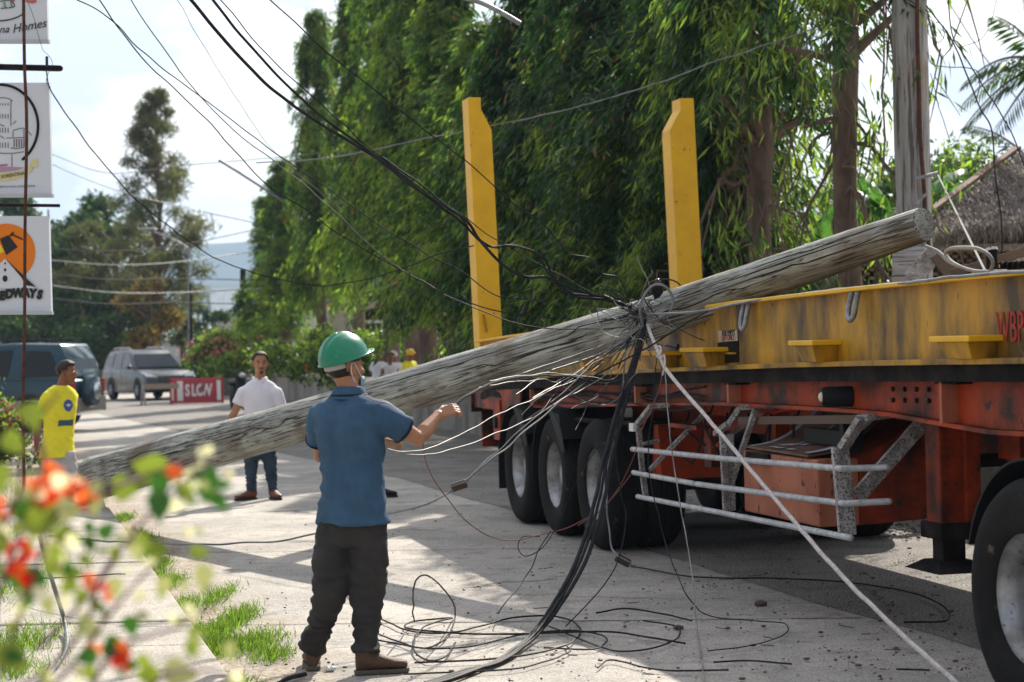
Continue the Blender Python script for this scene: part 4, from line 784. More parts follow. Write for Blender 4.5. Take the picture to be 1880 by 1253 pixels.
# palm fronds
def frond(mb, base, d, L_, droop, rr, lw=.05, ll=.46):
    base = Vector(base); d = Vector(d).normalized(); n = 26; prev = None; s_ = d.cross(Vector((0, 0, 1))).normalized(); C_ = []
    for i in range(n + 1): u = i / n; C_.append(base + d * L_ * u + Vector((0, 0, -droop * u * u)))
    for i in range(2, n + 1):
        u = i / n; t = (C_[i] - C_[i - 1]).normalized(); l = ll * math.sin(math.pi * min(1, .15 + u * .8)) ** .6
        for sg in (-1, 1):
            dd = (s_ * sg * .75 + t * .5 + Vector((0, 0, -.55 + rr.uniform(-.2, .2)))).normalized(); q = dd.cross(t).normalized() * lw * .5; q = t * lw * .5; b = C_[i]; mb.add([b - q, b + dd * l * .5 - q, b + dd * l, b + dd * l * .5 + q], [(0, 1, 2, 3)])
    return C_
def palm(px, py, Y, fr, label, trunk=True):
    p = W(px, py, Y); t = empty('palm_tree', (p[0], Y, 0), label, 'tree'); rr = random.Random(int(px)); mb = MB(); rb = MB()
    for az, el, L_, dr in fr: c = frond(mb, (0, 0, p[2]), (math.cos(az) * math.cos(el), math.sin(az) * math.cos(el), math.sin(el)), L_, dr, rr); rb.tube(c, np.linspace(.03, .006, len(c)), 5, caps=False)
    mb.build('fronds', m_leafa, t); rb.build('frond_ribs', m_twig, t); MB().tube([(.1, 0, -.1), (.05, .1, p[2] * .5), (0, 0, p[2])], [.2, .16, .13], 12).build('trunk', m_brk, t, True)
palm(1915, 320, 34, [(3.0, .55, 2.4, 1.3), (3.5, .1, 2.0, .9), (2.5, .9, 2.2, .8), (4.3, .5, 1.8, 1.2), (3.2, -.3, 1.4, .7), (1.5, .8, 2, 1), (5, .6, 2, 1)], 'palm with arching fronds at the right edge above the thatch')
palm(1925, 120, 30, [(3.2, .5, 1.5, 1.0), (3.0, -.1, 1.3, .8), (3.4, .95, 1.5, .5), (2.6, .3, 1.4, .9), (3.6, -.5, 1.2, .5), (.5, .5, 2, 1)], 'taller palm at the right edge with fronds hanging against the sky')
# casuarina branch hanging in at the top right
p = W(1900, -60, 17); t = empty('casuarina_tree', (p[0] + .3, 17, 0), 'fine needled tree whose branch hangs in at the top right corner', 'tree')
MB().tube(catmull([(0, 0, 0), (.1, 0, 2.5), (0, .1, 5), (.1, 0, 7)], 3), np.linspace(.16, .08, 10), 10).build('trunk', m_brk, t, True)
rg = np.random.default_rng(77); P = []; D = []; lb_ = MB()
for k in range(17):
    cx, cz = rg.uniform(-1.35, .1), rg.uniform(4.45, 5.3); 
    if cx < -.75: cz += .25
    lb_.tube(catmull([(0, 0, 5.3), (cx * .5, 0, cz + .35), (cx, rg.uniform(-.2, .2), cz)], 4), .008, 5, caps=False)
    n = 46; P.append(np.array([cx, 0, cz]) + rg.normal(size=(n, 3)) * [.10, .10, .07]); D.append(rg.normal(size=(n, 3)) * .45 + [0, 0, -1])
P = np.concatenate(P); D = np.concatenate(D); V, F = leaves(P, D, rg.uniform(.14, .34, len(P)), np.full(len(P), .006), rg); lb_.build('limbs', m_twig, t)
cones = MB()
for q in P[::40]: cones.ell(q, (.014, .014, .02), nu=6, nv=4)
cones.build('seed_cones', m_twig, t); link('crown', fastmesh('crown', V, F, [m_leafa]), None, t)

# thatched hut on the right
hut = empty('thatched_hut', tuple(W(1800, 500, 27) * [1, 1, 0]), 'dark hut with a shaggy grey thatched roof behind the trailer', 'hut'); hb0 = np.array(hut.location)
hw = lambda px, py, Y: W(px, py, Y) - hb0
e0, e1 = hw(1655, 440, 26.6), hw(2100, 375, 26.6); r0, r1 = hw(1868, 283, 29.5), hw(2100, 255, 29.5)
m_th = mat('grey_thatch', (.36, .305, .26), .95, col2=(.19, .15, .125), sc=5, bump=.8, bsc=30, island=.35)
mb = MB(); mb.add([e0, e1, r1, r0, e0 - [0, 0, .12], e1 - [0, 0, .12], r1 - [0, 0, .12], r0 - [0, 0, .12]], [(0, 1, 2, 3), (7, 6, 5, 4), (0, 4, 5, 1), (1, 5, 6, 2), (2, 6, 7, 3), (3, 7, 4, 0)])
rf = mb.build('thatched_roof', m_th, hut)
rg = np.random.default_rng(5); n = 15000; a_, b_ = rg.random(n), rg.random(n) ** .9; P = ((e0 + (e1 - e0) * a_[:, None]) * (1 - b_[:, None]) + (r0 + (r1 - r0) * a_[:, None]) * b_[:, None]) + [0, -.03, .03] + rg.normal(size=(n, 3)) * .025
dn = (e0 - r0) * .25 + (e1 - r1) * .75; dn[0] *= .25; D = dn / np.linalg.norm(dn) + rg.normal(size=(n, 3)) * .17 + [0, 0, -.05]
V, F = leaves(P, D, rg.uniform(.12, .34, n), rg.uniform(.006, .02, n), rg); n3 = 1300; a_ = rg.random(n3)
P = e0 + (e1 - e0) * a_[:, None] + rg.normal(size=(n3, 3)) * [.03, .05, .03]; V2, F2 = leaves(P, rg.normal(size=(n3, 3)) * .3 + [0, -.2, -1], rg.uniform(.08, .30, n3), rg.uniform(.008, .022, n3), rg)
link('thatch_strands', fastmesh('thatch_strands', np.concatenate([V, V2]), np.concatenate([F, F2 + len(V)]), [m_th]), None, rf)
MB().beam(e0 + [0, 0, .09], r0 + [0, 0, .09], .12, .05).build('ridge_board', mat('red_ridge', (.16, .085, .065), .85), rf)
wl_ = MB().hexa([hw(1640, 600, 28), hw(2100, 590, 28), hw(2100, 590, 28.2), hw(1640, 600, 28.2), hw(1640, 380, 28), hw(2100, 380, 28), hw(2100, 380, 28.2), hw(1640, 380, 28.2)]).build('hut_wall', mat('dark_timber', (.035, .025, .02), .9, col2=(.06, .042, .03), sc=4), hut)
m_bam = mat('split_bamboo', (.34, .24, .12), .7, col2=(.16, .1, .05), sc=9)
mb = MB()
for i in range(9):
    for j in range(6):
        if (i + j) % 2: mb.box((0, 0, 0), (.075, .02, .045), Matrix.Translation(hw(1738 + i * 11, 424 + j * 9, 27.9)))
mb.build('woven_panel', m_bam, wl_)
mb = MB()
for i in range(30):
    for j in range(8):
        if (i + j) % 2: mb.box((0, 0, 0), (.07, .02, .04), Matrix.Translation(hw(1560 + i * 9, 458 + j * 8, 27.5)))
mb.build('woven_screen', m_bam, hut)
MB().beam(hw(1640, 457, 27.3), hw(2100, 452, 27.3), .05, .10).build('rail', m_chip, hut)
for x in (1728, 1792, 1862): MB().beam(hw(x, 560, 27.6), hw(x, 385, 27.6), .07, .07, up=(0, 1, 0)).build('post', m_twig, hut)

# ------------------------------------------------------------------ people
def V_(a): return Vector([float(x) for x in a])
def head_axes(f, tilt=0.):
    f = V_(f).normalized(); up = Vector((0, 0, 1)); r_ = f.cross(up).normalized(); u = r_.cross(f).normalized()
    if tilt: q = Matrix.Rotation(tilt, 3, f); r_ = q @ r_; u = q @ u
    return r_, f, u
def add_head(mb, c, ax, s=1.):
    r_, f, u = ax; A = lambda x, y, z: c + (r_ * x + f * y + u * z) * s; S = lambda *q: tuple(k * s for k in q)
    mb.ell(A(0, -.012, .035), S(.076, .096, .088), (r_, f, u), 24, 16); mb.ell(A(0, .025, -.02), S(.066, .068, .085), (r_, f, u), 20, 14)
    mb.ell(A(0, .035, -.065), S(.050, .050, .050), (r_, f, u), 16, 12); mb.ell(A(0, .066, -.092), S(.024, .02, .02), (r_, f, u))
    mb.ell(A(0, .080, .022), S(.052, .014, .012), (r_, f, u)); mb.tube([A(0, .088, .018), A(0, .102, -.012), A(0, .108, -.026)], [.008 * s, .011 * s, .013 * s], 10, ends=True)
    for sg in (-1, 1):
        mb.ell(A(.012 * sg, .096, -.03), S(.009, .010, .008), (r_, f, u), 8, 6); mb.ell(A(.040 * sg, .064, -.022), S(.022, .02, .02), (r_, f, u))
        e = (r_ * sg + f * -.35).normalized(); mb.ell(A(.079 * sg, -.012, -.012), (.010 * s, .020 * s, .033 * s), (e, (f + r_ * sg * .4).normalized(), u), 10, 8)
    mb.ell(A(0, .088, -.052), S(.024, .010, .006), (r_, f, u)); mb.ell(A(0, .086, -.064), S(.019, .010, .007), (r_, f, u))
def add_hand(mb, w_, d, n, side, curl=.5, s=1., fan=.06, thumb=.7):
    """w_ wrist, d direction of the hand, n palm normal (towards which fingers curl), side = direction of the thumb"""
    d = V_(d).normalized(); n = V_(n); n = (n - d * n.dot(d)).normalized(); t = V_(side); t = (t - d * t.dot(d) - n * t.dot(n)).normalized(); w_ = V_(w_)
    for k in range(4):
        o = t * (.027 - .018 * k) * s; mb.tube([w_ + o * .7 - d * .01, w_ + o + d * .085 * s], [.015 * s, .0125 * s], 8, ends=True)
    mb.ell(w_ + d * .045 * s - n * 0, (.036 * s, .012 * s, .046 * s), (t, n, d), 12, 8)
    for k, L_ in enumerate((.072, .080, .074, .058)):
        p = w_ + t * (.028 - .0187 * k) * s + d * .085 * s; a = -.05 + (k - 1.5) * -fan; dd = (d + t * a).normalized(); ang = 0; P = [p]
        for j, fr in enumerate((.45, .30, .25)):
            ang += curl * (.9 if j == 0 else 1.15); q = dd * math.cos(ang) + n * math.sin(ang); p = p + q * L_ * fr * s; P.append(p)
        mb.tube(P, [.0088 * s, .0082 * s, .0076 * s, .0066 * s], 8, ends=True)
    p = w_ + t * .026 * s + d * .022 * s; q1 = (t * .75 + d * .6 + n * .35).normalized(); q2 = (t * .15 * (1 - thumb) + d * .85 + n * .6 * thumb).normalized()
    mb.tube([p, p + q1 * .034 * s, p + q1 * .034 * s + q2 * .028 * s, p + q1 * .034 * s + q2 * .05 * s], [.0125 * s, .0105 * s, .009 * s, .0075 * s], 8, ends=True)
def lerp(a, b, t): return V_(a) * (1 - t) + V_(b) * t
def wrinkle(amp, seed, sx=(7, 7, 16), fold=None):
    def f(c):
        p = Vector((c.x * sx[0], c.y * sx[1], c.z * sx[2] + 2.5 * c.x * sx[0] * .3 + seed)); n = mnoise.noise(p); m_ = mnoise.noise(p * 2.3 + Vector((5, 2, 1)))
        v = amp * (1 - abs(n) * 3.2) * .5 + amp * .35 * m_
        return v + (fold(c) if fold else 0)
    return f
def shoe(c, d, s, m, sole, parent, base, h=.10, name='shoe'):
    d = V_(d); d.z = 0; d.normalize(); r_ = Vector((d.y, -d.x, 0)); c = V_(c) - base; c.z = 0; mb = MB(); up = Vector((0, 0, 1))
    prof = [(-.085, .035, .055, .10), (-.06, .040, .062, .115), (-.02, .040, .058, .11), (.04, .044, .045, .075), (.10, .050, .038, .055), (.15, .047, .032, .045), (.185, .033, .026, .036)]
    mb.rings([(c + d * x * s + up * (.022 + zc * .5) * s, r_ * wd * 1.08 * s, up * (hh * .56) * s) for x, wd, zc, hh in [(p[0], p[1], p[3], p[3]) for p in prof]], 14)
    mb.tube([c + d * -.03 * s + up * .06 * s, c + up * (h + .03) * s - d * .03 * s], [.048 * s, .05 * s], 12)
    o = link(name, fuse(mb, .010, 4), m, parent); sb = MB(); P = [(-.092, .024), (-.082, .036), (-.04, .040), (.03, .039), (.1, .049), (.155, .046), (.185, .032), (.194, .012)]
    out = [c + d * x * s + r_ * y * s for x, y in P] + [c + d * x * s - r_ * y * s for x, y in reversed(P)]; k = len(out)
    sb.add([tuple(p) for p in out] + [tuple(p + up * .022 * s) for p in out], [tuple(range(k - 1, -1, -1)), tuple(range(k, 2 * k))] + [(i, (i + 1) % k, k + (i + 1) % k, k + i) for i in range(k)])
    sb.build('sole', sole, o, bevel=.004); return o
def person(name, label, base, J, fwd, hf, skin, shirt_m, trou_m, cfg, group=None):
    base = V_(base); P = {k: V_(v) - base for k, v in J.items()}; f = V_(fwd); f.z = 0; f.normalize(); rt = f.cross(Vector((0, 0, 1))); up = Vector((0, 0, 1)); s = cfg.get('s', 1.)
    root = empty(name, tuple(base), label, 'person', group); b = MB(); sp = P['neck'] - P['pelvis']
    hax = head_axes(hf, cfg.get('tilt', 0)); add_head(b, P['head'], hax, s); b.tube([P['neck'] - up * .05, lerp(P['neck'], P['head'], .4), P['head'] - up * .03 - hax[1] * .02], [.066 * s, .056 * s, .056 * s], 14)
    T_ = lambda t, y=0.: P['pelvis'] + sp * t + f * y
    b.rings([(T_(-.12), rt * .11 * s, f * .08 * s), (T_(.05), rt * .145 * s, f * .10 * s), (T_(.3), rt * .125 * s, f * .09 * s), (T_(.65), rt * .15 * s, f * .105 * s), (T_(.88), rt * .15 * s, f * .085 * s), (T_(.98), rt * .07 * s, f * .06 * s)], 20)
    for sd_ in 'LR':
        b.tube([P['sh' + sd_], P['el' + sd_], P['wr' + sd_]], [.05 * s, .043 * s, .028 * s], 12, ends=True)
        b.tube([lerp(P['sh' + sd_], P['el' + sd_], .0), lerp(P['sh' + sd_], P['el' + sd_], .5), P['el' + sd_], lerp(P['el' + sd_], P['wr' + sd_], .3), lerp(P['el' + sd_], P['wr' + sd_], .7), P['wr' + sd_]], [.052 * s, .050 * s, .041 * s, .044 * s, .034 * s, .027 * s], 12, ends=True)
        b.tube([P['hip' + sd_], P['kn' + sd_], P['an' + sd_]], [.06 * s, .05 * s, .036 * s], 12, ends=True)
        h_ = cfg.get('hand' + sd_)
        if h_: add_hand(b, P['wr' + sd_], h_[0], h_[1], h_[2], h_[3], s, thumb=h_[4] if len(h_) > 4 else .7)
    body = link('body', fuse(b, cfg.get('vox', .006), 2), skin, root)
    # shirt: torso rings + sleeves
    k = cfg.get('fat', 1.); sm = MB(); hem = cfg.get('hem', -.06); R_ = []
    for t, wx, dy, oy in ((hem, .200, .150, 0), (hem + .06, .190, .140, .0), (.12, .170, .125, .0), (.3, .166, .120, .005), (.5, .176, .124, .005), (.68, .190, .128, 0), (.82, .196, .118, -.005), (.90, .180, .098, -.005), (.955, .135, .08, -.005), (1.0, .078, .07, 0)):
        R_.append((T_(t, oy), rt * wx * s * k, f * dy * s * k))
    sm.rings(R_, 28)
    for sd_ in 'LR':
        e = lerp(P['sh' + sd_], P['el' + sd_], cfg.get('slv', .66)); tt_ = lerp(P['sh' + sd_], lerp(P['neck'], P['pelvis'], .12), .45)
        sm.tube([tt_, P['sh' + sd_], lerp(P['sh' + sd_], e, .55), e], [.072 * s, .074 * s, .076 * s, .072 * s * cfg.get('cuff', 1)], 16)
    sh = link('shirt', fuse(sm, cfg.get('cvox', .011), 6, wrinkle(cfg.get('wr', .006), 3, (6, 6, 11))), shirt_m, root)
    # trousers
    tm = MB(); R_ = [(T_(.10), rt * .125 * s, f * .09 * s), (T_(-.06), rt * .155 * s, f * .110 * s), (T_(-.19), rt * .176 * s, f * .128 * s), (T_(-.30), rt * .178 * s, f * .128 * s), (T_(-.38), rt * .150 * s, f * .11 * s)]; tm.rings(R_[::-1], 24)
    lw = cfg.get('leg', (.098, .088, .078, .074, .072)); cut = cfg.get('cut', 1.)
    for sd_ in 'LR':
        a, c_, e = P['hip' + sd_], P['kn' + sd_], P['an' + sd_]
        pts = [a + Vector((0, 0, .05 * s)), lerp(a, c_, .5), c_, lerp(c_, e, .45), lerp(c_, e, .80), lerp(c_, e, 1.03)]; rs = [lw[0] * .8, lw[0] * .95, lw[1], lw[2], lw[3], lw[4]]
        if cut < 1: pts = pts[:3]; rs = [lw[0], lw[0], lw[0]]
        tm.tube(pts, [q * s for q in rs], 18)
    tr_ = link('trousers' if cut >= 1 else 'shorts', fuse(tm, cfg.get('cvox', .011), 5, wrinkle(cfg.get('twr', .008), 9, (9, 9, 17), lambda c: (.009 * math.sin(c.z * 95 + 9 * mnoise.noise(c * 9)) * max(0, 1 - abs(c.z - .20) / .17) + .005 * math.sin(c.z * 55 + 18 * c.x + 9 * mnoise.noise(c * 7)) * max(0, 1 - abs(c.z - .48) / .2)) * (1 if cut >= 1 else 0))), trou_m, root)
    for sd_ in 'LR': shoe(P['an' + sd_] + base + V_(cfg['foot' + sd_]).normalized() * .03, cfg['foot' + sd_], s, cfg['shoe'], cfg['sole'], root, base)
    return root, P, hax, T_, rt, f, s, sh, body
def hair_cap(root, P, ax, s, m, low=-.02, front=.055, puff=1.0):
    r_, f, u = ax; c = P['head'] + (f * -.012 + u * .035) * s; nu, nv = 30, 20; V = []; idx = {}; F = []
    for j in range(nv + 1):
        ph = math.pi * j / nv
        for i in range(nu):
            a = 2 * math.pi * i / nu; q = Vector((math.sin(ph) * math.cos(a), math.sin(ph) * math.sin(a), math.cos(ph))); fr = q.y
            rr = (1.07 + .05 * mnoise.noise(q * 5 + Vector((1, 2, s)))) * puff if q.z > 0 else 1.05; lowz = low if fr < .25 else (low + (front - low) * min(1, (fr - .25) / .35))
            V.append(c + (r_ * q.x * .078 + f * q.y * .098 + u * q.z * (.09 if q.z > 0 else .09)) * s * rr); idx[j, i] = (q.z * .09 >= lowz - .002) and not (abs(q.x) > .80 and -.30 < q.y < .45 and q.z * .09 < -.002)
    for j in range(nv):
        for i in range(nu):
            if all(idx[a, b % nu] for a, b in ((j, i), (j, i + 1), (j + 1, i), (j + 1, i + 1))): F.append((j * nu + i, j * nu + (i + 1) % nu, (j + 1) * nu + (i + 1) % nu, (j + 1) * nu + i))
    mb = MB().add(V, F); o = mb.build('hair', m, root, True, autos=False); sol = o.modifiers.new('s', 'SOLIDIFY'); sol.thickness = -.008 * s; sol.offset = 1; bake(o); return o
def collar(root, T_, rt, f, s, m, h=.045, m2=None, lean=.02):
    mb = MB(); c0 = T_(.985); up = Vector((0, 0, 1)); n = 28; V = []
    for i in range(n + 1):
        a = math.pi / 2 + (2 * math.pi - .5) * (i / n - .5) - math.pi; q = rt * math.cos(a) * .074 * s + f * math.sin(a) * .070 * s
        dip = -.02 * max(0, math.sin(a)); 
        for z, k in ((-.012, 1.10), (h * .55, 1.0), (h, .98), (h * .9, 1.09), (h * .3, 1.22), (-.012, 1.32)): V.append(c0 + q * k + up * (z * s + dip))
    mb.add(V, [(6 * i + k, 6 * i + k + 1, 6 * i + k + 7, 6 * i + k + 6) for i in range(n) for k in range(5)] + [(0, 1, 2, 3, 4, 5), tuple(6 * n + k for k in range(5, -1, -1))]); return mb.build('collar', m, root, True, autos=False)

m_blue = mat('faded_blue_polo', (.042, .10, .175), .85, col2=(.026, .063, .12), sc=2.4, lo=.42, hi=.66, stretch=(1.6, 1.6, .8), bump=.25, bsc=240)
m_navy = mat('navy_trim', (.008, .012, .022), .8)
m_trou = mat('charcoal_work_trousers', (.028, .026, .026), .85, col2=(.04, .037, .036), sc=5, bump=.1, bsc=200)
m_boot = mat('brown_boot_leather', (.11, .06, .035), .65, col2=(.07, .04, .025), sc=14, bump=.3, bsc=80); m_sole = mat('grey_boot_sole', (.10, .085, .07), .85)
m_helm = mat('green_helmet_plastic', (.004, .20, .105), .3, col2=(.008, .16, .09), sc=6, lo=.45, hi=.7, col3=(.09, .32, .22), sc3=11, lo3=.6, hi3=.75, coat=.35)
# --- the worker in the green helmet
Jw = dict(pelvis=W(647, 925, 10.5), neck=W(641, 725, 10.5), head=W(635, 676, 10.53), shL=W(588, 768, 10.62), shR=W(703, 765, 10.40), elL=W(588, 836, 10.78), elR=W(768, 806, 10.50), wrL=W(700, 815, 10.86), wrR=W(806, 762, 10.66),
          hipL=W(614, 975, 10.52), hipR=W(680, 975, 10.46), knL=W(606, 1092, 10.50), knR=W(674, 1096, 10.48), anL=W(574, 1208, 10.62), anR=W(672, 1206, 10.42))
zf = min(Jw['anL'][2], Jw['anR'][2])
base = (W(645, 1238, 10.45)[0], 10.5, 0)
for k in ('anL', 'anR'): Jw[k][2] = .115
wk, P, hax, T_, rt, f, s, sh, body = person('person', 'man in a green hard hat and blue polo shirt pulling a cable, seen from behind', base, Jw, (.50, .87, 0), (.74, .66, .04), m_skin, m_blue, m_trou,
    dict(s=1.0, handR=((.80, .22, .30), (-.15, .55, -.6), (-.2, -.3, .9), .62), handL=((.9, -.1, .15), (.1, -.5, -.8), (.1, -.6, .8), .9), vox=.004, cvox=.0095, slv=.60, hem=-.18, wr=.016, twr=.013, leg=(.108, .088, .070, .064, .074), cuff=1.0, fat=1.06, shoe=m_boot, sole=m_sole, footL=(-.15, .98, 0), footR=(.97, .2, 0)))
collar(wk, T_, rt, f, 1.04, m_blue, .05); 
c_ = T_(.985); mb = MB(); mb.tube([c_ + rt * math.cos(a) * .094 + f * math.sin(a) * .088 + Vector((0, 0, .006)) for a in np.linspace(math.pi * .62, math.pi * 2.38, 26)], .0075, 6); mb.build('collar_trim', m_navy, sh)
hair_cap(wk, P, hax, 1.0, m_hair, low=-.075, front=.06)
# sleeve piping and cuff
for sd_ in 'LR':
    a, e = P['sh' + sd_], lerp(P['sh' + sd_], P['el' + sd_], .60); d = (V_(P['el' + sd_]) - V_(a)).normalized(); u_ = d.orthogonal().normalized(); q_ = d.cross(u_)
    MB().tube([e + u_ * math.cos(t) * .074 + q_ * math.sin(t) * .074 - d * .006 for t in np.linspace(0, 2 * math.pi, 22)], .0075, 6, caps=False).build('sleeve_cuff', m_navy, sh, True)
m_pip = mat('white_piping', (.62, .58, .55), .6)
def project_on(sh_o, pts, off=.004):
    from mathutils.bvhtree import BVHTree
    me = sh_o.data; bv = BVHTree.FromPolygons([v.co for v in me.vertices], [p.vertices for p in me.polygons]); o = []
    for p in pts:
        loc, nrm, i, d = bv.find_nearest(Vector(p)); o.append(loc + nrm * off)
    return o
nk, shr, shl = T_(.99) + rt * .085, P['shR'], P['shL']
for off_, sgn, ss in ((.0, 1, 'R'), (.032, 1, 'R'), (.0, -1, 'L')):
    a = T_(.975) + rt * .09 * sgn + f * off_; e = lerp(P['sh' + ss], P['el' + ss], .60); pts = [lerp(a, P['sh' + ss] + f * off_, t) + Vector((0, 0, .085)) - f * .02 for t in np.linspace(0, 1, 9)] + [lerp(P['sh' + ss], e, t) + Vector((0, 0, .085)) + f * off_ - f * .02 for t in np.linspace(.15, 1, 8)]
    MB().tube(project_on(sh, pts, .001), .0035, 5).build('sleeve_piping', m_pip, sh, True)
# helmet
r_, hf_, hu = hax; tl = Matrix.Rotation(R(-2), 3, hf_) @ Matrix.Rotation(R(13), 3, r_); hr, hfw, hup = tl @ r_, tl @ hf_, tl @ hu; hc = P['head'] + hu * .060 - hf_ * .012
mb = MB(); nu, nv = 56, 16; V = []
for j in range(nv + 1):
    ph = math.pi / 2 * j / nv
    for i in range(nu):
        a = 2 * math.pi * i / nu; x, y, z = math.sin(ph) * math.cos(a), math.sin(ph) * math.sin(a), math.cos(ph)
        ridge_ = .0; xx = x * .112
        for rx, hgt in ((0, .011), (.034, .006), (-.034, .006)): ridge_ += hgt * math.exp(-((xx - rx) / .009) ** 2) * (1 if z > .22 else max(0, (z - .08) / .14))
        bulge = 1 + .02 * (1 - z); V.append(hc + hr * xx * bulge + hfw * y * .135 * bulge + hup * (z * .118 + ridge_))
F = [(j * nu + i, j * nu + (i + 1) % nu, (j + 1) * nu + (i + 1) % nu, (j + 1) * nu + i) for j in range(nv) for i in range(nu)]
k0 = len(V); rim_pts = [(1.0, .0), (1.03, -.012), (1.07, -.016), (1.085, -.012)]
for q, dz in rim_pts[1:]:
    for i in range(nu):
        a = 2 * math.pi * i / nu; x, y = math.cos(a), math.sin(a); vis = max(0, (y - .35) / .65) ** .8; ex = q + (q - 1) * 3.6 * vis
        V.append(hc + hr * x * .112 * 1.02 * (q + (q - 1) * .3) + hfw * y * .135 * 1.02 * ex + hup * (dz - .010 * vis * (q - 1) * 10 * .3))
for j in range(3):
    b0 = nv * nu if j == 0 else k0 + (j - 1) * nu
    F += [(b0 + i, b0 + (i + 1) % nu, k0 + j * nu + (i + 1) % nu, k0 + j * nu + i) for i in range(nu)]
mb.add(V, F); hm = mb.build('hard_hat', m_helm, wk, True, autos=False); sol = hm.modifiers.new('s', 'SOLIDIFY'); sol.thickness = .004; sol.offset = -1; bake(hm); hm.data.shade_smooth()
mb = MB(); P_ = []
for i in range(15):
    a = R(205 + 8.9 * i); P_.append(hc + hr * math.cos(a) * .096 + hfw * math.sin(a) * .122 - hup * .026)
V = []
for p in P_: V += [p + hup * .016, p - hup * .020]
hb_ = mb.add(V, [(2 * i, 2 * i + 1, 2 * i + 3, 2 * i + 2) for i in range(14)]).build('headband', mat('grey_headband', (.36, .38, .36), .6), hm, True); sol = hb_.modifiers.new('s', 'SOLIDIFY'); sol.thickness = .006; bake(hb_)
# face mask pulled under the chin, ear loops
m_mask = mat('pale_blue_mask', (.30, .42, .50), .8, col2=(.22, .33, .42), sc=30); A = lambda x, y, z: P['head'] + r_ * x + hf_ * y + hu * z
V = []; nn = 13
for i in range(nn):
    a = R(-72 + 144 * i / (nn - 1)); 
    for z, q in ((-.048, 1.06), (-.068, 1.12), (-.092, 1.06), (-.112, .86), (-.120, .6)): V.append(A(math.sin(a) * .060 * q, .030 + math.cos(a) * .064 * q + .004 * math.sin(i * 2), z))
mk = MB().add(V, [(5 * i + k, 5 * i + k + 1, 5 * i + k + 6, 5 * i + k + 5) for i in range(nn - 1) for k in range(4)]).build('face_mask', m_mask, wk, True); sol = mk.modifiers.new('s', 'SOLIDIFY'); sol.thickness = .004; sol.offset = 1; bake(mk)
mb = MB()
for sg in (-1, 1):
    mb.tube(catmull([A(.058 * sg, .055, -.052), A(.070 * sg, .03, -.022), A(.080 * sg, -.002, .022), A(.090 * sg, -.026, .024), A(.093 * sg, -.036, 0), A(.088 * sg, -.030, -.03), A(.072 * sg, -.0, -.075), A(.056 * sg, .04, -.100)], 4), .0022, 5)
mb.build('ear_loops', m_white, mk)
# boots laces hint
# --- man in white polo
m_wht = mat('white_polo', (.70, .69, .76), .85, col2=(.64, .63, .70), sc=5, bump=.05, bsc=200); m_jean = mat('dark_blue_jeans', (.018, .032, .055), .85, col2=(.035, .055, .085), sc=6, bump=.1, bsc=150)
m_shoe2 = mat('reddish_brown_shoe', (.15, .05, .025), .5, col2=(.10, .035, .02), sc=10)
Yw_ = 22.6; q = lambda x, y, dy=0.: W(x, y, Yw_ + dy)
J2 = dict(pelvis=q(478, 803), neck=q(477, 697), head=q(478, 668, -.03), shL=q(508, 722, -.01), shR=q(446, 722, .0), elR=q(431, 757, -.02), wrR=q(412, 786, -.12), elL=q(519, 762, .02), wrL=q(520, 800, -.1),
          hipL=q(492, 822), hipR=q(463, 822), knL=q(497, 862), knR=q(461, 862), anL=q(501, 905), anR=q(462, 903))
for k in ('anL', 'anR'): J2[k][2] = .10
m2, P, hax, T_, rt, f, s, sh, body = person('person', 'man in a white polo shirt and dark jeans watching from behind the fallen pole', (q(480, 900)[0], Yw_, 0), J2, (.12, -1, 0), (.22, -.96, -.06), m_skin, m_wht, m_jean,
    dict(s=.99, handR=((-.2, -.2, -1), (.5, 0, 0), (.2, -1, 0), .35), handL=((.1, -.2, -1), (-.5, 0, 0), (.2, -1, 0), .35), vox=.007, cvox=.012, hem=-.12, slv=.62, wr=.005, fat=1.02, leg=(.088, .072, .062, .055, .056), shoe=m_shoe2, sole=m_ink, footL=(.45, -.9, 0), footR=(-.75, -.6, 0)))
collar(m2, T_, rt, f, 1.0, m_wht); hair_cap(m2, P, hax, 1.0, m_hair, low=.0, front=.062, puff=1.03)
def face_bits(root, P, ax, s, beard=True):
    r_, f, u = ax; A = lambda x, y, z: P['head'] + (r_ * x + f * y + u * z) * s
    mb = MB()
    for sg in (-1, 1): mb.tube([A(.016 * sg, .096, .030), A(.032 * sg, .093, .036), A(.050 * sg, .079, .031)], .0042 * s, 6, ends=True)
    mb.build('eyebrows', m_hair, root)
    mb = MB()
    for sg in (-1, 1): mb.ell(A(.031 * sg, .083, .012), (.013 * s, .007 * s, .0058 * s), (r_, f, u))
    e = mb.build('eyes', mat('eye_dark', (.05, .03, .025), .3), root)
    MB().ell(A(0, .094, -.057), (.021 * s, .006 * s, .0035 * s), (r_, f, u)).build('mouth', mat('lip', (.20, .06, .045), .5), root)
    if beard:
        mb = MB(); mb.tube([A(-.024, .092, -.047), A(0, .101, -.042), A(.024, .092, -.047)], .0038 * s, 6, ends=True); mb.ell(A(0, .083, -.092), (.020 * s, .009 * s, .016 * s), (r_, f, u)); mb.build('beard', m_hair, root)
face_bits(m2, P, hax, 1.0)
MB().tube(project_on(sh, [T_(t, .16) for t in np.linspace(.97, .78, 6)], .002), .009, 6, flat=.3).build('button_placket', m_wht, sh, True)
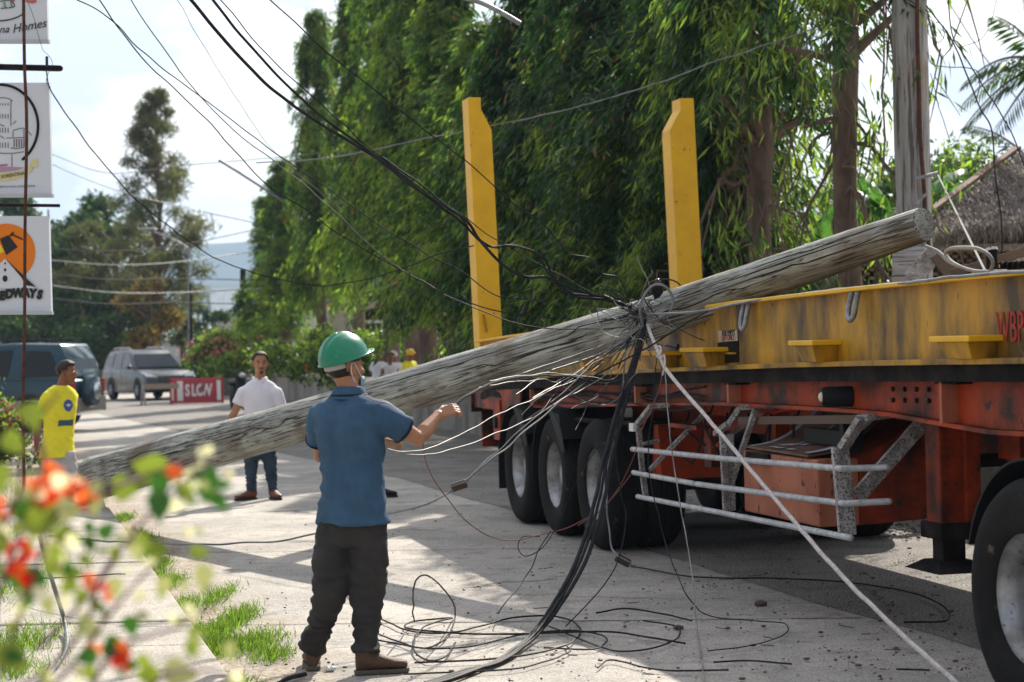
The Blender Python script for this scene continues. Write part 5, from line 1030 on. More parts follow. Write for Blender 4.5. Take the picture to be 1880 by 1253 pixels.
# --- man in yellow shirt
m_ytee = mat('yellow_tshirt', (.74, .68, .035), .85, col2=(.66, .58, .03), sc=5); m_short = mat('grey_shorts', (.42, .41, .43), .9, col2=(.34, .33, .35), sc=6)
Yy = 21.6; q = lambda x, y, dy=0.: W(x, y, Yy + dy)
J3 = dict(pelvis=q(106, 822), neck=q(112, 708), head=q(124, 686, -.02), shL=q(132, 728, .12), shR=q(88, 729, -.13), elR=q(68, 776, -.02), wrR=q(67, 824, .10), elL=q(118, 780, .25), wrL=q(86, 828, .24),
          hipL=q(122, 838), hipR=q(98, 838), knL=q(128, 900), knR=q(98, 902), anL=q(130, 950), anR=q(98, 952))
for k in ('anL', 'anR'): J3[k][2] = .10
m3, P, hax, T_, rt, f, s, sh, body = person('person', 'man in a bright yellow T-shirt and grey shorts with hands behind his back', (q(108, 900)[0], Yy, 0), J3, (.72, -.69, 0), (.97, -.2, -.02), m_skin2, m_ytee, m_short,
    dict(s=.97, handR=((.1, .2, -1), (.6, .3, 0), (.3, -1, 0), .8), handL=((-.4, .1, -.8), (.6, -.3, 0), (.3, -1, 0), .8), vox=.007, cvox=.012, hem=-.16, slv=.72, cuff=1.15, fat=1.08, wr=.006, cut=.5, leg=(.105,) * 5, shoe=m_ink, sole=m_ink, footL=(.9, -.4, 0), footR=(.8, -.6, 0)))
hair_cap(m3, P, hax, 1.0, m_hair, low=-.045, front=.05, puff=1.10); face_bits(m3, P, hax, 1.0, False)
MB().tube([T_(.985) + rt * math.cos(a) * .082 + f * math.sin(a) * .078 + Vector((0, 0, .004 - .02 * max(0, math.sin(a)))) for a in np.linspace(0, 2 * math.pi, 26)], .009, 6, caps=False).build('neckband', m_ytee, sh, True)
m_bl = mat('blue_print', (.05, .09, .28), .8); cc = T_(.68, .13) + rt * -.02
def decal(fn, name, m, n=16, rr=7):   # a shirt print that follows the cloth
    V = []; F = []; pr = []
    for j in range(rr + 1):
        for i in range(n): pr.append(fn(i / n, j / rr))
    o = project_on(sh, pr, .003); F = [(j * n + i, j * n + (i + 1) % n, (j + 1) * n + (i + 1) % n, (j + 1) * n + i) for j in range(rr) for i in range(n)]; return MB().add(o, F).build(name, m, sh, True)
up = Vector((0, 0, 1)); decal(lambda a, b: cc + (rt * math.cos(a * 6.283) + up * math.sin(a * 6.283)) * (.018 + b * .052) + f * .05, 'round_print', m_bl)
decal(lambda a, b: cc + (rt * math.cos(a * 6.283) * .035 + up * math.sin(a * 6.283) * .012) * b + f * .05 + up * .004, 'print_centre', m_wht)
V = project_on(sh, [T_(.34 + .10 * j, .2) + rt * x for x in np.linspace(-.14, .12, 12) for j in (0, 1)], .003); MB().add(V, [(2 * i, 2 * i + 1, 2 * i + 3, 2 * i + 2) for i in range(11)]).build('printed_band', mat('teal_print', (.035, .09, .12), .8), sh, True)
# --- small figures beyond the pole
def small(px, py, Y, label, shirt, trou, fwd, hf, cfgx=None, hat=None, s=.97):
    h = W(px, py, Y); x, zt = h[0], h[2]; B = Vector((x, Y, 0)); sc_ = zt / 1.60; K = lambda dx, dz, dy=0.: B + Vector((dx, dy, dz * sc_))
    f = V_(fwd).normalized(); r_ = f.cross(Vector((0, 0, 1))); D = lambda a, b, z: B + r_ * a * sc_ + f * b * sc_ + Vector((0, 0, z * sc_))
    J = dict(pelvis=D(0, 0, .95), neck=D(0, 0, 1.42), head=D(0, .03, 1.58), shL=D(-.17, 0, 1.36), shR=D(.17, 0, 1.36), elL=D(-.24, .02, 1.10), elR=D(.24, .02, 1.10), wrL=D(-.20, .2, .95), wrR=D(.2, .2, .95), hipL=D(-.09, 0, .88), hipR=D(.09, 0, .88), knL=D(-.1, .02, .5), knR=D(.1, .02, .5), anL=D(-.1, 0, .10), anR=D(.1, 0, .10))
    c = dict(s=sc_, vox=.012, cvox=.018, shoe=m_ink, sole=m_ink, footL=fwd, footR=fwd, handL=(tuple(f - Vector((0, 0, .5))), (0, 0, -1), tuple(r_), .5), handR=(tuple(f - Vector((0, 0, .5))), (0, 0, -1), tuple(-r_), .5)); c.update(cfgx or {})
    o, P, hax, *_ = person('person', label, tuple(B), J, fwd, hf, m_skin2, shirt, trou, c); hair_cap(o, P, hax, sc_, m_hair)
    if hat:
        r2, f2, u2 = hax; MB().ell(P['head'] + u2 * .05 * sc_, (.098 * sc_, .118 * sc_, .095 * sc_), (r2, f2, u2)).ell(P['head'] + u2 * .055 * sc_ + f2 * .09 * sc_, (.07 * sc_, .07 * sc_, .008), (r2, f2, u2)).build('helmet' if hat is m_yhat else 'cap', hat, o, True)
m_yhat = mat('yellow_helmet', (.72, .46, .02), .4); m_cap = mat('grey_cap', (.5, .5, .5), .7); m_orv = mat('orange_shirt', (.62, .14, .05), .8)
m_wt = mat('white_shirt', (.66, .65, .68), .9)
small(715, 657, 44, 'distant man in a white sleeveless top just above the fallen pole', m_wt, m_jean, (.5, -1, 0), (.5, -1, 0), dict(slv=.15))
small(722, 653, 46.5, 'distant man in a white T-shirt and grey cap behind the sleeveless one', m_wt, m_jean, (.3, 1, 0), (.6, .8, 0), hat=m_cap)
small(751, 650, 45, 'distant person in a yellow helmet and yellow shirt above the pole', m_ytee, m_trou, (.8, -.6, 0), (.9, -.5, 0), hat=m_yhat)
small(693, 652, 48, 'distant figure in white half hidden beside the helmet wearer', m_wt, m_jean, (.5, .8, 0), (.5, .8, 0))
small(563, 657, 62, 'distant person in an orange shirt left of the green helmet', m_orv, m_jean, (-.3, .9, 0), (-.3, .9, 0))
# a dark shoe whose wearer is hidden
bx_ = V_(G(700, 913)); o = shoe(bx_, (1, -.3, 0), 1.0, m_black, m_ink, None, Vector((0, 0, 0)), name='rubber_boot'); tag(o, 'black rubber boot on the road just right of the blue shirt', 'boot')

# ------------------------------------------------------------------ vehicles
m_wheelp = mat('alloy', (.3, .3, .31), .4, .6)
def car(name, label, cat, loc, heading, Ln, Wd, H, body_m, kind, low_m=None, s=1.):
    h = V_(heading).normalized(); root = empty(name, loc, label, cat, None, math.atan2(h.y, h.x)); hw_ = Wd / 2
    if kind == 'suv':    # x forward; origin centre
        low = [(-Ln / 2, .38), (-Ln / 2 + .02, .95), (-Ln / 2 + .04, 1.10), (.75, 1.12), (1.55, 1.06), (2.1, .96), (Ln / 2 - .05, .80), (Ln / 2, .55), (Ln / 2 - .04, .34), (Ln / 2 - .4, .26), (-Ln / 2 + .3, .28)]
        cab = [(-Ln / 2 + .05, 1.08), (-Ln / 2 + .22, 1.58), (-Ln / 2 + .5, H - .03), (-.6, H), (.15, H - .06), (.42, H - .2), (1.18, 1.10)]
    else:
        low = [(-Ln / 2, .42), (-Ln / 2 - .01, .9), (-Ln / 2 + .03, 1.12), (1.2, 1.14), (1.9, 1.05), (Ln / 2 - .08, .88), (Ln / 2, .6), (Ln / 2 - .05, .36), (-Ln / 2 + .3, .32)]
        cab = [(-Ln / 2 + .03, 1.10), (-Ln / 2 + .12, 1.55), (-Ln / 2 + .30, H - .04), (-.9, H), (.55, H - .03), (.85, H - .12), (1.45, 1.12)]
    mb = MB().prism(low, Wd, o=(0, -hw_, 0)); bd = mb.build('body', body_m, root, True, bevel=.06, fixn=True)
    tum = .17; ins = lambda z: tum * max(0, (z - 1.08)) / (H - 1.08)
    n = len(cab); V = [(x, -hw_ + .03 + ins(z), z) for x, z in cab] + [(x, hw_ - .03 - ins(z), z) for x, z in cab]
    MB().add(V, [tuple(range(n)), tuple(range(2 * n - 1, n - 1, -1))] + [(i, n + i, n + (i + 1) % n, (i + 1) % n) for i in range(n)]).build('cabin', body_m, root, True, bevel=.05, fixn=True)
    if low_m:
        mb = MB()
        for sg in (-1, 1): mb.prism([(-Ln / 2 - .012, .40), (Ln / 2 - .1, .36), (Ln / 2 - .1, .66), (-Ln / 2 - .012, .70)], .03, o=(0, sg * hw_ - .015, 0))
        mb.box((-Ln / 2 - .03, -hw_, .42), (-Ln / 2 + .1, hw_, .72)); mb.build('lower_cladding', low_m, root, bevel=.01)
    # side windows
    if kind == 'suv': wins = [[(.95, 1.15), (.35, H - .22), (.05, H - .14), (-.25, H - .12), (-.25, 1.15)], [(-.33, 1.15), (-.33, H - .12), (-1.15, H - .13), (-1.25, 1.17)], [(-1.35, 1.18), (-1.25, H - .14), (-1.85, H - .2), (-2.1, 1.26)]]
    else: wins = [[(1.25, 1.17), (.78, H - .18), (.30, H - .15), (.30, 1.17)], [(.20, 1.17), (.20, H - .15), (-.92, H - .15), (-.80, 1.17)], [(-1.12, 1.17), (-1.24, H - .17), (-1.78, H - .2), (-2.08, 1.20)]]
    for sg in (-1, 1):
        for wpoly in wins:
            V = [];
            for d in (.004, .016): V += [(x, sg * (hw_ - .03 - ins(z) + d), z) for x, z in wpoly]
            k = len(wpoly); MB().add(V, [tuple(range(k)), tuple(range(2 * k - 1, k - 1, -1))] + [(i, k + i, k + (i + 1) % k, (i + 1) % k) for i in range(k)]).build('window', m_glass, root, fixn=True)
    # windscreen and rear window
    def slab(a, b, ww, m, nm, off=.01):
        (x0, z0), (x1, z1) = a, b; dx, dz = x1 - x0, z1 - z0; nx, nz_ = dz, -dx; L_ = math.hypot(nx, nz_); nx, nz_ = nx / L_ * off, nz_ / L_ * off
        if nx * (1 if x0 > 0 else -1) < 0: nx, nz_ = -nx, -nz_
        p = []
        for q in (.3, 1.3): p += [(x0 + nx * q, -ww(z0), z0 + nz_ * q), (x0 + nx * q, ww(z0), z0 + nz_ * q), (x1 + nx * q, ww(z1), z1 + nz_ * q), (x1 + nx * q, -ww(z1), z1 + nz_ * q)]
        MB().hexa(p).build(nm, m, root, fixn=True)
    ww = lambda z: hw_ - .12 - ins(z)
    if kind == 'suv': slab((1.12, 1.14), (.46, H - .20), ww, m_glass, 'windscreen', .03)
    else: slab((1.40, 1.16), (.88, H - .16), ww, m_glass, 'windscreen', .03)
    slab((-Ln / 2 + .08, 1.15), (-Ln / 2 + (.22 if kind == 'suv' else .13), 1.56), ww, m_glass, 'rear_window', .02)
    for wx in (-Ln * .29, Ln * .31):
        for sg in (-1, 1):
            MB().lathe([(.001, 0), (.40, 0), (.40, .02), (.001, .02)], 28, o=(wx, sg * (hw_ - .008), .42), ax=(0, sg, 0)).build('wheel_arch', m_ink, root)
            t = MB().lathe([(.20, .0), (.33, -.02), (.365, -.06), (.365, -.2), (.001, -.22)], 32, o=(wx, sg * (hw_ + .03), .365), ax=(0, sg, 0)).build('tyre', m_tyre, root, True)
            mb = MB().lathe([(.001, -.01), (.05, -.01), (.06, -.03), (.001, -.05)], 16, o=(wx, sg * (hw_ + .035), .365), ax=(0, sg, 0)).lathe([(.18, -.06), (.22, .0), (.20, .012), (.17, -.05)], 28, o=(wx, sg * (hw_ + .02), .365), ax=(0, sg, 0))
            for k in range(6):
                a = k * math.pi / 3; mb.beam((wx + .04 * math.cos(a), sg * (hw_ + .02), .365 + .04 * math.sin(a)), (wx + .2 * math.cos(a), sg * (hw_ + .02), .365 + .2 * math.sin(a)), .045, .02, up=(0, 1, 0))
            mb.build('rim', m_wheelp, t)
    for sg in (-1, 1):
        MB().ell((.95 if kind == 'suv' else 1.3, sg * (hw_ + .10), 1.18), (.08, .11, .085)).build('mirror', body_m, root, True)
        if kind == 'suv': MB().hexa([(Ln / 2 - .22, sg * .56, .82), (Ln / 2 - .05, sg * .52, .82), (Ln / 2 - .05, sg * .88, .84), (Ln / 2 - .4, sg * .93, .84), (Ln / 2 - .26, sg * .56, .93), (Ln / 2 - .09, sg * .52, .92), (Ln / 2 - .14, sg * .88, .99), (Ln / 2 - .45, sg * .93, 1.0)]).build('headlight', m_chrome, root, fixn=True)
        MB().box((-Ln / 2 - .03, sg * (hw_ - .12) - .07, .82), (-Ln / 2 + .06, sg * (hw_ - .12) + .07, 1.12)).build('tail_light', MATS['red_lens'], root, bevel=.01)
        MB().tube([(-Ln / 2 + .5, sg * .62, H + .02), (-Ln / 2 + .65, sg * .62, H + .06), (-.2, sg * .62, H + .06), (.1, sg * .62, H)], .018, 8).build('roof_rail', m_chrome if kind == 'suv' else m_black, root)
        for x in (-.25, .3 if kind == 'suv' else .25, -1.3): MB().box((x - .004, sg * hw_ - .003, .45), (x + .004, sg * hw_ + .003, 1.1)).build('door_seam', m_ink, root)
        MB().box((-.5, sg * hw_ - .01, .98), (-.36, sg * hw_ + .03, 1.0)).build('door_handle', m_chrome, root)
    MB().box((Ln / 2 - .03, -.45, .66), (Ln / 2 + .015, .45, .86)).build('grille', m_ink, root, bevel=.01); mb = MB()
    for z in (.70, .76, .82): mb.box((Ln / 2 + .01, -.42, z - .01), (Ln / 2 + .025, .42, z + .008))
    mb.build('grille_bars', m_chrome, root); MB().box((Ln / 2 - .0, -.26, .44), (Ln / 2 + .02, .26, .56)).build('number_plate', m_white, root); MB().box((Ln / 2 - .06, -.8, .30), (Ln / 2 + .03, .8, .42)).build('bumper', m_ink, root, bevel=.02)
    root.scale = (s, s, s); return root
m_suv = mat('silver_grey_car_paint', (.075, .08, .085), .35, .15, coat=.3); m_van = mat('dark_teal_car_paint', (.015, .05, .075), .25, .2, coat=.6); m_clad = mat('beige_grey_cladding', (.27, .24, .20), .5)
g_ = G(275, 733); car('parked_car', 'silver grey SUV driving towards the viewer behind the barrier', 'car', (g_[0], g_[1] - .2, 0), (.50, -.87, 0), 4.75, 1.86, 1.80, m_suv, 'suv', s=.97)
v_ = W(165, 700, 44.0); hd = np.array([-.975, .22, 0]); c_ = v_ + hd * 2.35; c_[2] = 0
van = car('parked_van', 'dark teal van with beige lower cladding at the left edge', 'van', tuple(c_), tuple(hd), 4.6, 1.75, 1.93, m_van, 'van', m_clad)
sw = MB().lathe([(.001, -.24), (.24, -.24), (.33, -.2), (.36, -.1), (.34, 0)], 30, o=(-2.33, .1, .86), ax=(1, 0, 0)).build('spare_wheel', m_van, van, True); MB().lathe([(.001, -.262), (.16, -.26), (.2, -.245)], 24, o=(-2.33, .1, .86), ax=(1, 0, 0)).build('spare_wheel_cover', m_chrome, sw, True)
# barrier sign and trestle
b0, b1 = G(312, 743), G(408, 741); Yb = b0[1]; bs = empty('barrier_sign', (b0[0], Yb, 0), 'red framed barrier sign with white lettering standing on the road', 'sign'); wb = b1[0] - b0[0]
m_bred = mat('pink_red_sign_paint', (.46, .06, .08), .6, col2=(.36, .05, .07), sc=6); MB().box((0, 0, .02), (wb, .04, .80)).build('sign_board', m_bred, bs, bevel=.01)
MB().box((.24, -.006, .1), (.42, -.002, .72)).box((wb - .20, -.006, .1), (wb - .08, -.002, .72)).box((.06, -.006, .12), (.12, -.002, .66)).build('white_panel', m_white, bs)
for i, ch_ in enumerate('SLOW'): text(ch_, .50, frame((.56 + i * .20, -.006, .41), (1, 0, 0), (0, 0, 1)), m_white, bs, 'lettering', .002, .62, 0, 'CENTER', .02)
for x in (.03, wb - .03): MB().box((x - .03, -.012, 0), (x + .03, .06, .82)).build('sign_frame', mat('dark_red_frame', (.32, .02, .03), .5), bs)
t0, t1 = G(262, 745), G(316, 741); ts = empty('wooden_trestle', (t0[0], t0[1], 0), 'pale wooden trestle with one plank left of the red sign', 'barrier'); wt = t1[0] - t0[0]
MB().box((0, -.02, .50), (wt + .5, .04, .66)).build('plank', mat('pale_plank', (.30, .24, .18), .8), ts); mb = MB()
for dx in (-.10, .10): mb.beam((.02 + dx, -.2 * (1 if dx > 0 else -1), 0), (.02, 0, .66), .06, .06)
mb.build('trestle_leg', m_chip, ts)
# scooter behind the man in white
g_ = G(438, 752); sc = empty('scooter', (g_[0], g_[1], 0), 'black scooter seen from the front behind the man in white', 'scooter', None, R(-68)); 
for x in (-.6, .6): w_ = MB().lathe([(.001, -.04), (.15, -.04), (.17, -.05), (.22, -.045), (.235, 0), (.22, .045), (.17, .05), (.15, .04), (.001, .04)], 24, o=(x, 0, .235), ax=(0, 1, 0)).build('wheel', m_tyre, sc, True)
MB().hexa([(-.85, -.1, .45), (.1, -.12, .3), (.1, .12, .3), (-.85, .1, .45), (-.75, -.13, .72), (.05, -.14, .62), (.05, .14, .62), (-.75, .13, .72)]).build('body', m_black, sc, True, bevel=.05)
MB().hexa([(.35, -.16, .3), (.62, -.08, .35), (.62, .08, .35), (.35, .16, .3), (.35, -.18, .95), (.45, -.09, 1.0), (.45, .09, 1.0), (.35, .18, .95)]).build('leg_shield', m_black, sc, True, bevel=.04)
MB().box((-.8, -.12, .72), (-.02, .12, .80)).build('seat', m_ink, sc, bevel=.04); MB().tube([(.3, -.34, 1.06), (.38, 0, 1.02), (.3, .34, 1.06)], .02, 8).build('handlebar', m_black, sc); MB().ell((.5, 0, .95), (.05, .09, .07)).build('headlight', m_chrome, sc)

# ------------------------------------------------------------------ signs at the left
YS = 17.0; m_panel = mat('pale_sign_board', (.60, .64, .70), .5); m_frame = mat('sign_frame_grey', (.45, .47, .49), .5, .3)
post = empty('sign_post', (W(-40, 600, 17.15)[0], 17.15, 0), 'dark steel post with horizontal arms carrying the sign boards at the left', 'post'); pb = np.array(post.location)
MB().tube([(0, 0, 0), (0, 0, 5.6)], .06, 14).build('upright', m_dark, post, True)
MB().tube([W(-60, 122, 17.15) - pb, W(110, 126, 17.15) - pb], .027, 12, ends=True).build('arm', m_dark, post, True); MB().tube([W(-60, 376, 17.15) - pb, W(110, 378, 17.15) - pb], .014, 10).build('arm', m_dark, post, True)
MB().tube([W(86, 124, 17.12) - pb, W(86, 104, 17.12) - pb], .012, 6).build('insulator_peg', m_ink, post)
def board_(x0, y0, x1, y1, label):
    a, b = W(x0, y1, YS), W(x1, y1, YS); t_ = W(x1, y0, YS); o = empty('sign_board', tuple(a), label, 'sign'); w_ = b[0] - a[0]; h_ = t_[2] - b[2]; k = (b[2] - a[2]) / w_
    MB().hexa([(0, 0, 0), (w_, 0, k * w_), (w_, .06, k * w_), (0, .06, 0), (0, 0, h_), (w_, 0, h_ + k * w_), (w_, .06, h_ + k * w_), (0, .06, h_)]).build('panel', m_panel, o)
    mb = MB(); t = .014
    mb.beam((-t, -.004, -t), (w_ + t, -.004, -t + k * w_), .07, .028, up=(0, 0, 1)); mb.build('frame', m_frame, o)
    return o, (lambda px, py, d=0: (lambda p: np.array([p[0], -.003 - d, p[2]]))(W(px, py, YS) - a))
def stroke(pts, r_, m, par, f_, name='drawing', d=0): P = [f_(x, y, d) for x, y in pts]; return MB().tube(catmull(P, 5) if len(P) > 2 else P, r_, 5).build(name, m, par)
def flatpoly(pts, m, par, f_, name, d=0.): P = [f_(x, y, d) for x, y in pts]; return MB().prism([(p[0], p[2]) for p in P], -.003, o=(0, -.003 - d, 0)).build(name, m, par)
o, f_ = board_(-100, -160, 88, 74, 'grey white sign board ending in the word Homes, cut by the top left corner')
def txt(s, px, py, hpx, m, par, f_, sx=1, sh=0., bold=0., rot=0., al='CENTER', d=.004): p = f_(px, py, d); return text(s, hpx * YS / FPX * 1.35, frame((p[0], p[1], p[2]), (math.cos(rot), 0, math.sin(rot)), (-math.sin(rot), 0, math.cos(rot))), m, par, 'lettering', .001, sx, sh, al, bold)
txt('na', 7, 55, 14, m_ink, o, f_, 1.1, .4, 0, .05); txt('Homes', 53, 49, 17, m_ink, o, f_, .95, .4, 0, .16)
stroke([(-30, 42), (0, 39), (20, 36), (36, 30), (42, 24), (43, 0), (43, -60)], .006, m_ink, o, f_)
m_gs = mat('green_stripe', (.12, .25, .12), .6); m_ps = mat('pink_awning', (.5, .12, .14), .6)
for i in range(4): stroke([(2 + i * 6, 4), (4 + i * 6, 15)], .006, m_gs if i % 2 else m_panel, o, f_, 'awning_stripe', .002)
stroke([(0, 3), (18, 1), (27, 10), (22, 14), (2, 16)], .004, m_ink, o, f_, 'awning_outline', .002); flatpoly([(46, -20), (66, -20), (67, 5), (60, 7), (48, 4)], m_ps, o, f_, 'roof_shape'); flatpoly([(48, -20), (63, -20), (63, 1), (50, 1)], mat('pale_pink', (.6, .45, .47), .6), o, f_, 'roof_inner', .004); flatpoly([(20, -20), (28, -20), (27, 3), (22, 2)], mat('brick_red', (.35, .08, .07), .6), o, f_, 'chimney')
o, f_ = board_(-100, 152, 95, 357, 'white sign board with a round emblem and a line drawing of a house')
cx, cy = 0, 232
stroke([(cx + 70 * math.cos(a), cy + 76 * math.sin(a)) for a in np.linspace(-1.9, .95, 26)], .012, m_dark, o, f_, 'ring'); m_ln = mat('sketch_lines', (.14, .14, .18), .7)
for pts in ([(-20, 182), (0, 180), (14, 181), (23, 186)], [(20, 186), (20, 232)], [(-10, 226), (8, 232)], [(24, 240), (44, 236), (58, 249)], [(24, 228), (30, 222)], [(12, 254), (45, 253)], [(-20, 281), (20, 282), (44, 279)], [(24, 241), (24, 252)], [(44, 238), (44, 270)], [(22, 284), (22, 306)], [(-8, 252), (0, 250), (8, 255)]): stroke(pts, .0035, m_ln, o, f_)
for yy, hh in ((190, 4), (210, 8), (235, 9), (262, 10)):
    for i in range(5 if yy < 225 else 4): stroke([(0 + i * 5, yy), (0 + i * 5, yy + hh)], .0035, m_ln, o, f_, 'window_mark')
for i in range(5): stroke([(26 + i * 4.5, 256), (26 + i * 4.5, 270)], .0045, mat('plum_lines', (.18, .08, .12), .7), o, f_, 'balcony_mark')
stroke([(20, 272), (30, 273), (44, 271)], .005, m_gs, o, f_, 'planter_mark'); flatpoly([(-5, 306), (20, 307), (44, 308), (30, 313), (0, 316), (-5, 316)], mat('mauve_band', (.42, .24, .36), .6), o, f_, 'ground_band'); stroke([(0, 304), (14, 303)], .006, mat('brick_red', (.35, .08, .07), .6), o, f_, 'flowers')
m_rib = mat('cream_ribbon', (.62, .57, .30), .6); flatpoly([(-8, 317), (20, 317), (44, 312), (58, 304), (60, 313), (46, 324), (20, 332), (-8, 333)], m_rib, o, f_, 'ribbon'); flatpoly([(56, 303), (60, 294), (71, 292), (68, 299), (72, 305), (62, 309)], m_rib, o, f_, 'ribbon_tail', .002)
txt('SORENTINA', 24, 322, 7, m_ink, o, f_, .85, 0, 0, .14, d=.008); txt('RESIDENTIAL HOTEL, BUSINESS CENTRE', 28, 343, 3.4, m_ln, o, f_, .9, 0, 0, 0)
o, f_ = board_(-100, 397, 94, 572, 'white sign board with an orange disc above black lettering EDWAYS')
m_or = mat('orange_sign_paint', (.72, .19, .005), .55); cx, cy, rr_ = 12, 464, 53
flatpoly([(cx + rr_ * math.cos(a), cy + rr_ * math.sin(a)) for a in np.linspace(0, 2 * math.pi, 40)[:-1]], m_or, o, f_, 'orange_disc')
flatpoly([(0, 439), (16, 432), (33, 454), (12, 469)], m_ink, o, f_, 'bucket_mark', .004); stroke([(20, 430), (42, 440)], .007, m_ink, o, f_, 'handle_mark', .006); stroke([(19, 434), (25, 427)], .009, m_ink, o, f_, 'handle_mark', .006); flatpoly([(-4, 450), (2, 450), (8, 463), (0, 466), (-4, 462)], mat('yellow_mark', (.75, .6, .03), .6), o, f_, 'flame_mark', .004)
flatpoly([(10, 475), (-44, 530), (66, 530)], m_panel, o, f_, 'road_shape', .004); flatpoly([(10, 475), (66, 527), (47, 524), (40, 510)], m_ink, o, f_, 'road_edge', .007); flatpoly([(-30, 524), (66, 527), (60, 536), (-30, 536)], m_panel, o, f_, 'road_foot', .006) if False else None
for yy, rr2 in ((484, 2), (496, 3), (512, 6)): flatpoly([(10 + rr2 * .8 * math.cos(a), yy + rr2 * math.sin(a)) for a in np.linspace(0, 6.28, 12)[:-1]], m_ink, o, f_, 'road_mark', .008)
for ch_, x, y, r__ in (('E', 4, 544, -.02), ('D', 17, 541, 0), ('W', 33, 539, .04), ('A', 48, 539, 0), ('Y', 60, 540, -.06), ('S', 73, 542, -.14)): txt(ch_, x, y, 16, m_ink, o, f_, .85, .12, .008, r__, d=.010)
# steel rod / guy in front of the signs
rodp = [W(x, y, 16.4) for x, y in ((43, -30), (45, 120), (49, 230), (46, 420), (45, 600), (42, 760), (44, 870), (43, 905))]
o = MB().tube(catmull(rodp, 5), .0135, 8).build('guy_rod', m_rust, None, True); tag(o, 'long dark rusty guy rod running down in front of the sign boards', 'guy wire')

# ------------------------------------------------------------------ background on the left
def crown_tree(px, Y, H, rad, n, ll, lw, seed, label, mats, h0=.35, trr=.25, narrow=1., bright=.2, cat='tree', name='tree', lean=0., k=26, open_=.5):
    p = W(px, 640, Y); rg = np.random.default_rng(seed); rr = random.Random(seed); t = empty(name, (p[0], Y, 0), label, cat); mb = MB(); C_ = []
    top = Vector((lean * H, 0, H * .93)); mb.tube(catmull([(0, 0, -.2), (rr.uniform(-.2, .2) + lean * H * .2, 0, H * .3), (rr.uniform(-.3, .3) + lean * H * .6, 0, H * .62), tuple(top)], 4), np.linspace(trr, trr * .12, 13), 10)
    for i in range(k):
        u = (i + .5) / k; z = H * (h0 + (1 - h0) * u); a = rr.uniform(0, 6.28); prof = math.sin(math.pi * min(1, .2 + .8 * (1 - u))) ** .7 if narrow >= 1 else (1 - u) ** .6 * narrow + .12; r_ = rad * prof * rr.uniform(.35, 1)
        c = Vector((math.cos(a) * r_ + lean * z, math.sin(a) * r_, z)); C_.append((c, rad * .33 * rr.uniform(.6, 1.2) * (prof * .6 + .3))); st = Vector((lean * z * .8, 0, max(H * .2, z - r_ * .8))); mb.tube([st, (st + c) / 2 + Vector((0, 0, r_ * .15)), c], [trr * .3, trr * .18, trr * .06], 5, caps=False)
    mb.build('trunk', m_brk, t, True); i = rg.integers(0, k, n); cs = np.array([c[:] for c, _ in C_])[i]; rs = np.array([r_ for _, r_ in C_])[i]; q = rg.normal(size=(n, 3)); q /= np.linalg.norm(q, axis=1, keepdims=True)
    P = cs + q * (rs * rg.random(n) ** open_)[:, None] * [1.15, 1.15, .75]; V, F = leaves(P, rg.normal(size=(n, 3)) + [0, 0, -.4], ll * rg.uniform(.5, 1.3, n), lw * rg.uniform(.6, 1.3, n), rg)
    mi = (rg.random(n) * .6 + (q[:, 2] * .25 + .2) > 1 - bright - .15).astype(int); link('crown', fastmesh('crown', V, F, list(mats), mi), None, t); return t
m_olive = mat('olive_feathery_foliage', (.15, .15, .075), .7, col2=(.10, .11, .06), sc=.5, transl=.35, island=.35); m_brn = mat('brown_dying_foliage', (.30, .19, .06), .8, transl=.35, island=.4); m_dg = mat('deep_green_foliage', (.035, .07, .03), .6, col2=(.05, .10, .035), sc=.6, transl=.3, island=.5)
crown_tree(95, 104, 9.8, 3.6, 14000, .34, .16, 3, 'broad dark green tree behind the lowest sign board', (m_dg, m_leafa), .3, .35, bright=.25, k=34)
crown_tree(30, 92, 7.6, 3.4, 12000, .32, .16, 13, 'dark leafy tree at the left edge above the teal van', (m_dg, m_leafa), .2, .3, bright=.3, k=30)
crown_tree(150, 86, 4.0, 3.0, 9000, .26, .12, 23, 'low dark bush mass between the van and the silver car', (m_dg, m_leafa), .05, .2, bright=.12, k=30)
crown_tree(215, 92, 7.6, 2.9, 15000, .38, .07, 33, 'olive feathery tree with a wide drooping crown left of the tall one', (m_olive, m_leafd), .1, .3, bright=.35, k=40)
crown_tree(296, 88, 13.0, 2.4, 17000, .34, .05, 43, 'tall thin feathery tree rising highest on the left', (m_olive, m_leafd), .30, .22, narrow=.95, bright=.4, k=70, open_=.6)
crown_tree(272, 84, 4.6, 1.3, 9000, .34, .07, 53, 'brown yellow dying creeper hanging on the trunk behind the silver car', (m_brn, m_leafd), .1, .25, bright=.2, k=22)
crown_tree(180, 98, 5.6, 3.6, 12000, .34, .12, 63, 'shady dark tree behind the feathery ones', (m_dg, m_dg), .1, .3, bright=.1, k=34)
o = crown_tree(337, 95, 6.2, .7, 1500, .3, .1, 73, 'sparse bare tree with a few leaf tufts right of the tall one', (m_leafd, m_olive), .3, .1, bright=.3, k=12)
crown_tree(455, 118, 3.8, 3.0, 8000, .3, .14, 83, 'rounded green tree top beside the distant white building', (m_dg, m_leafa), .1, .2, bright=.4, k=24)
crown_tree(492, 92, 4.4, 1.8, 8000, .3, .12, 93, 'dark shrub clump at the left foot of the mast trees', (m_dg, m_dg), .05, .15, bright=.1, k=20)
crown_tree(375, 130, 4.4, 2.4, 5000, .3, .14, 103, 'small distant green tree left of the white building', (m_dg, m_leafa), .2, .2, bright=.4, k=20)
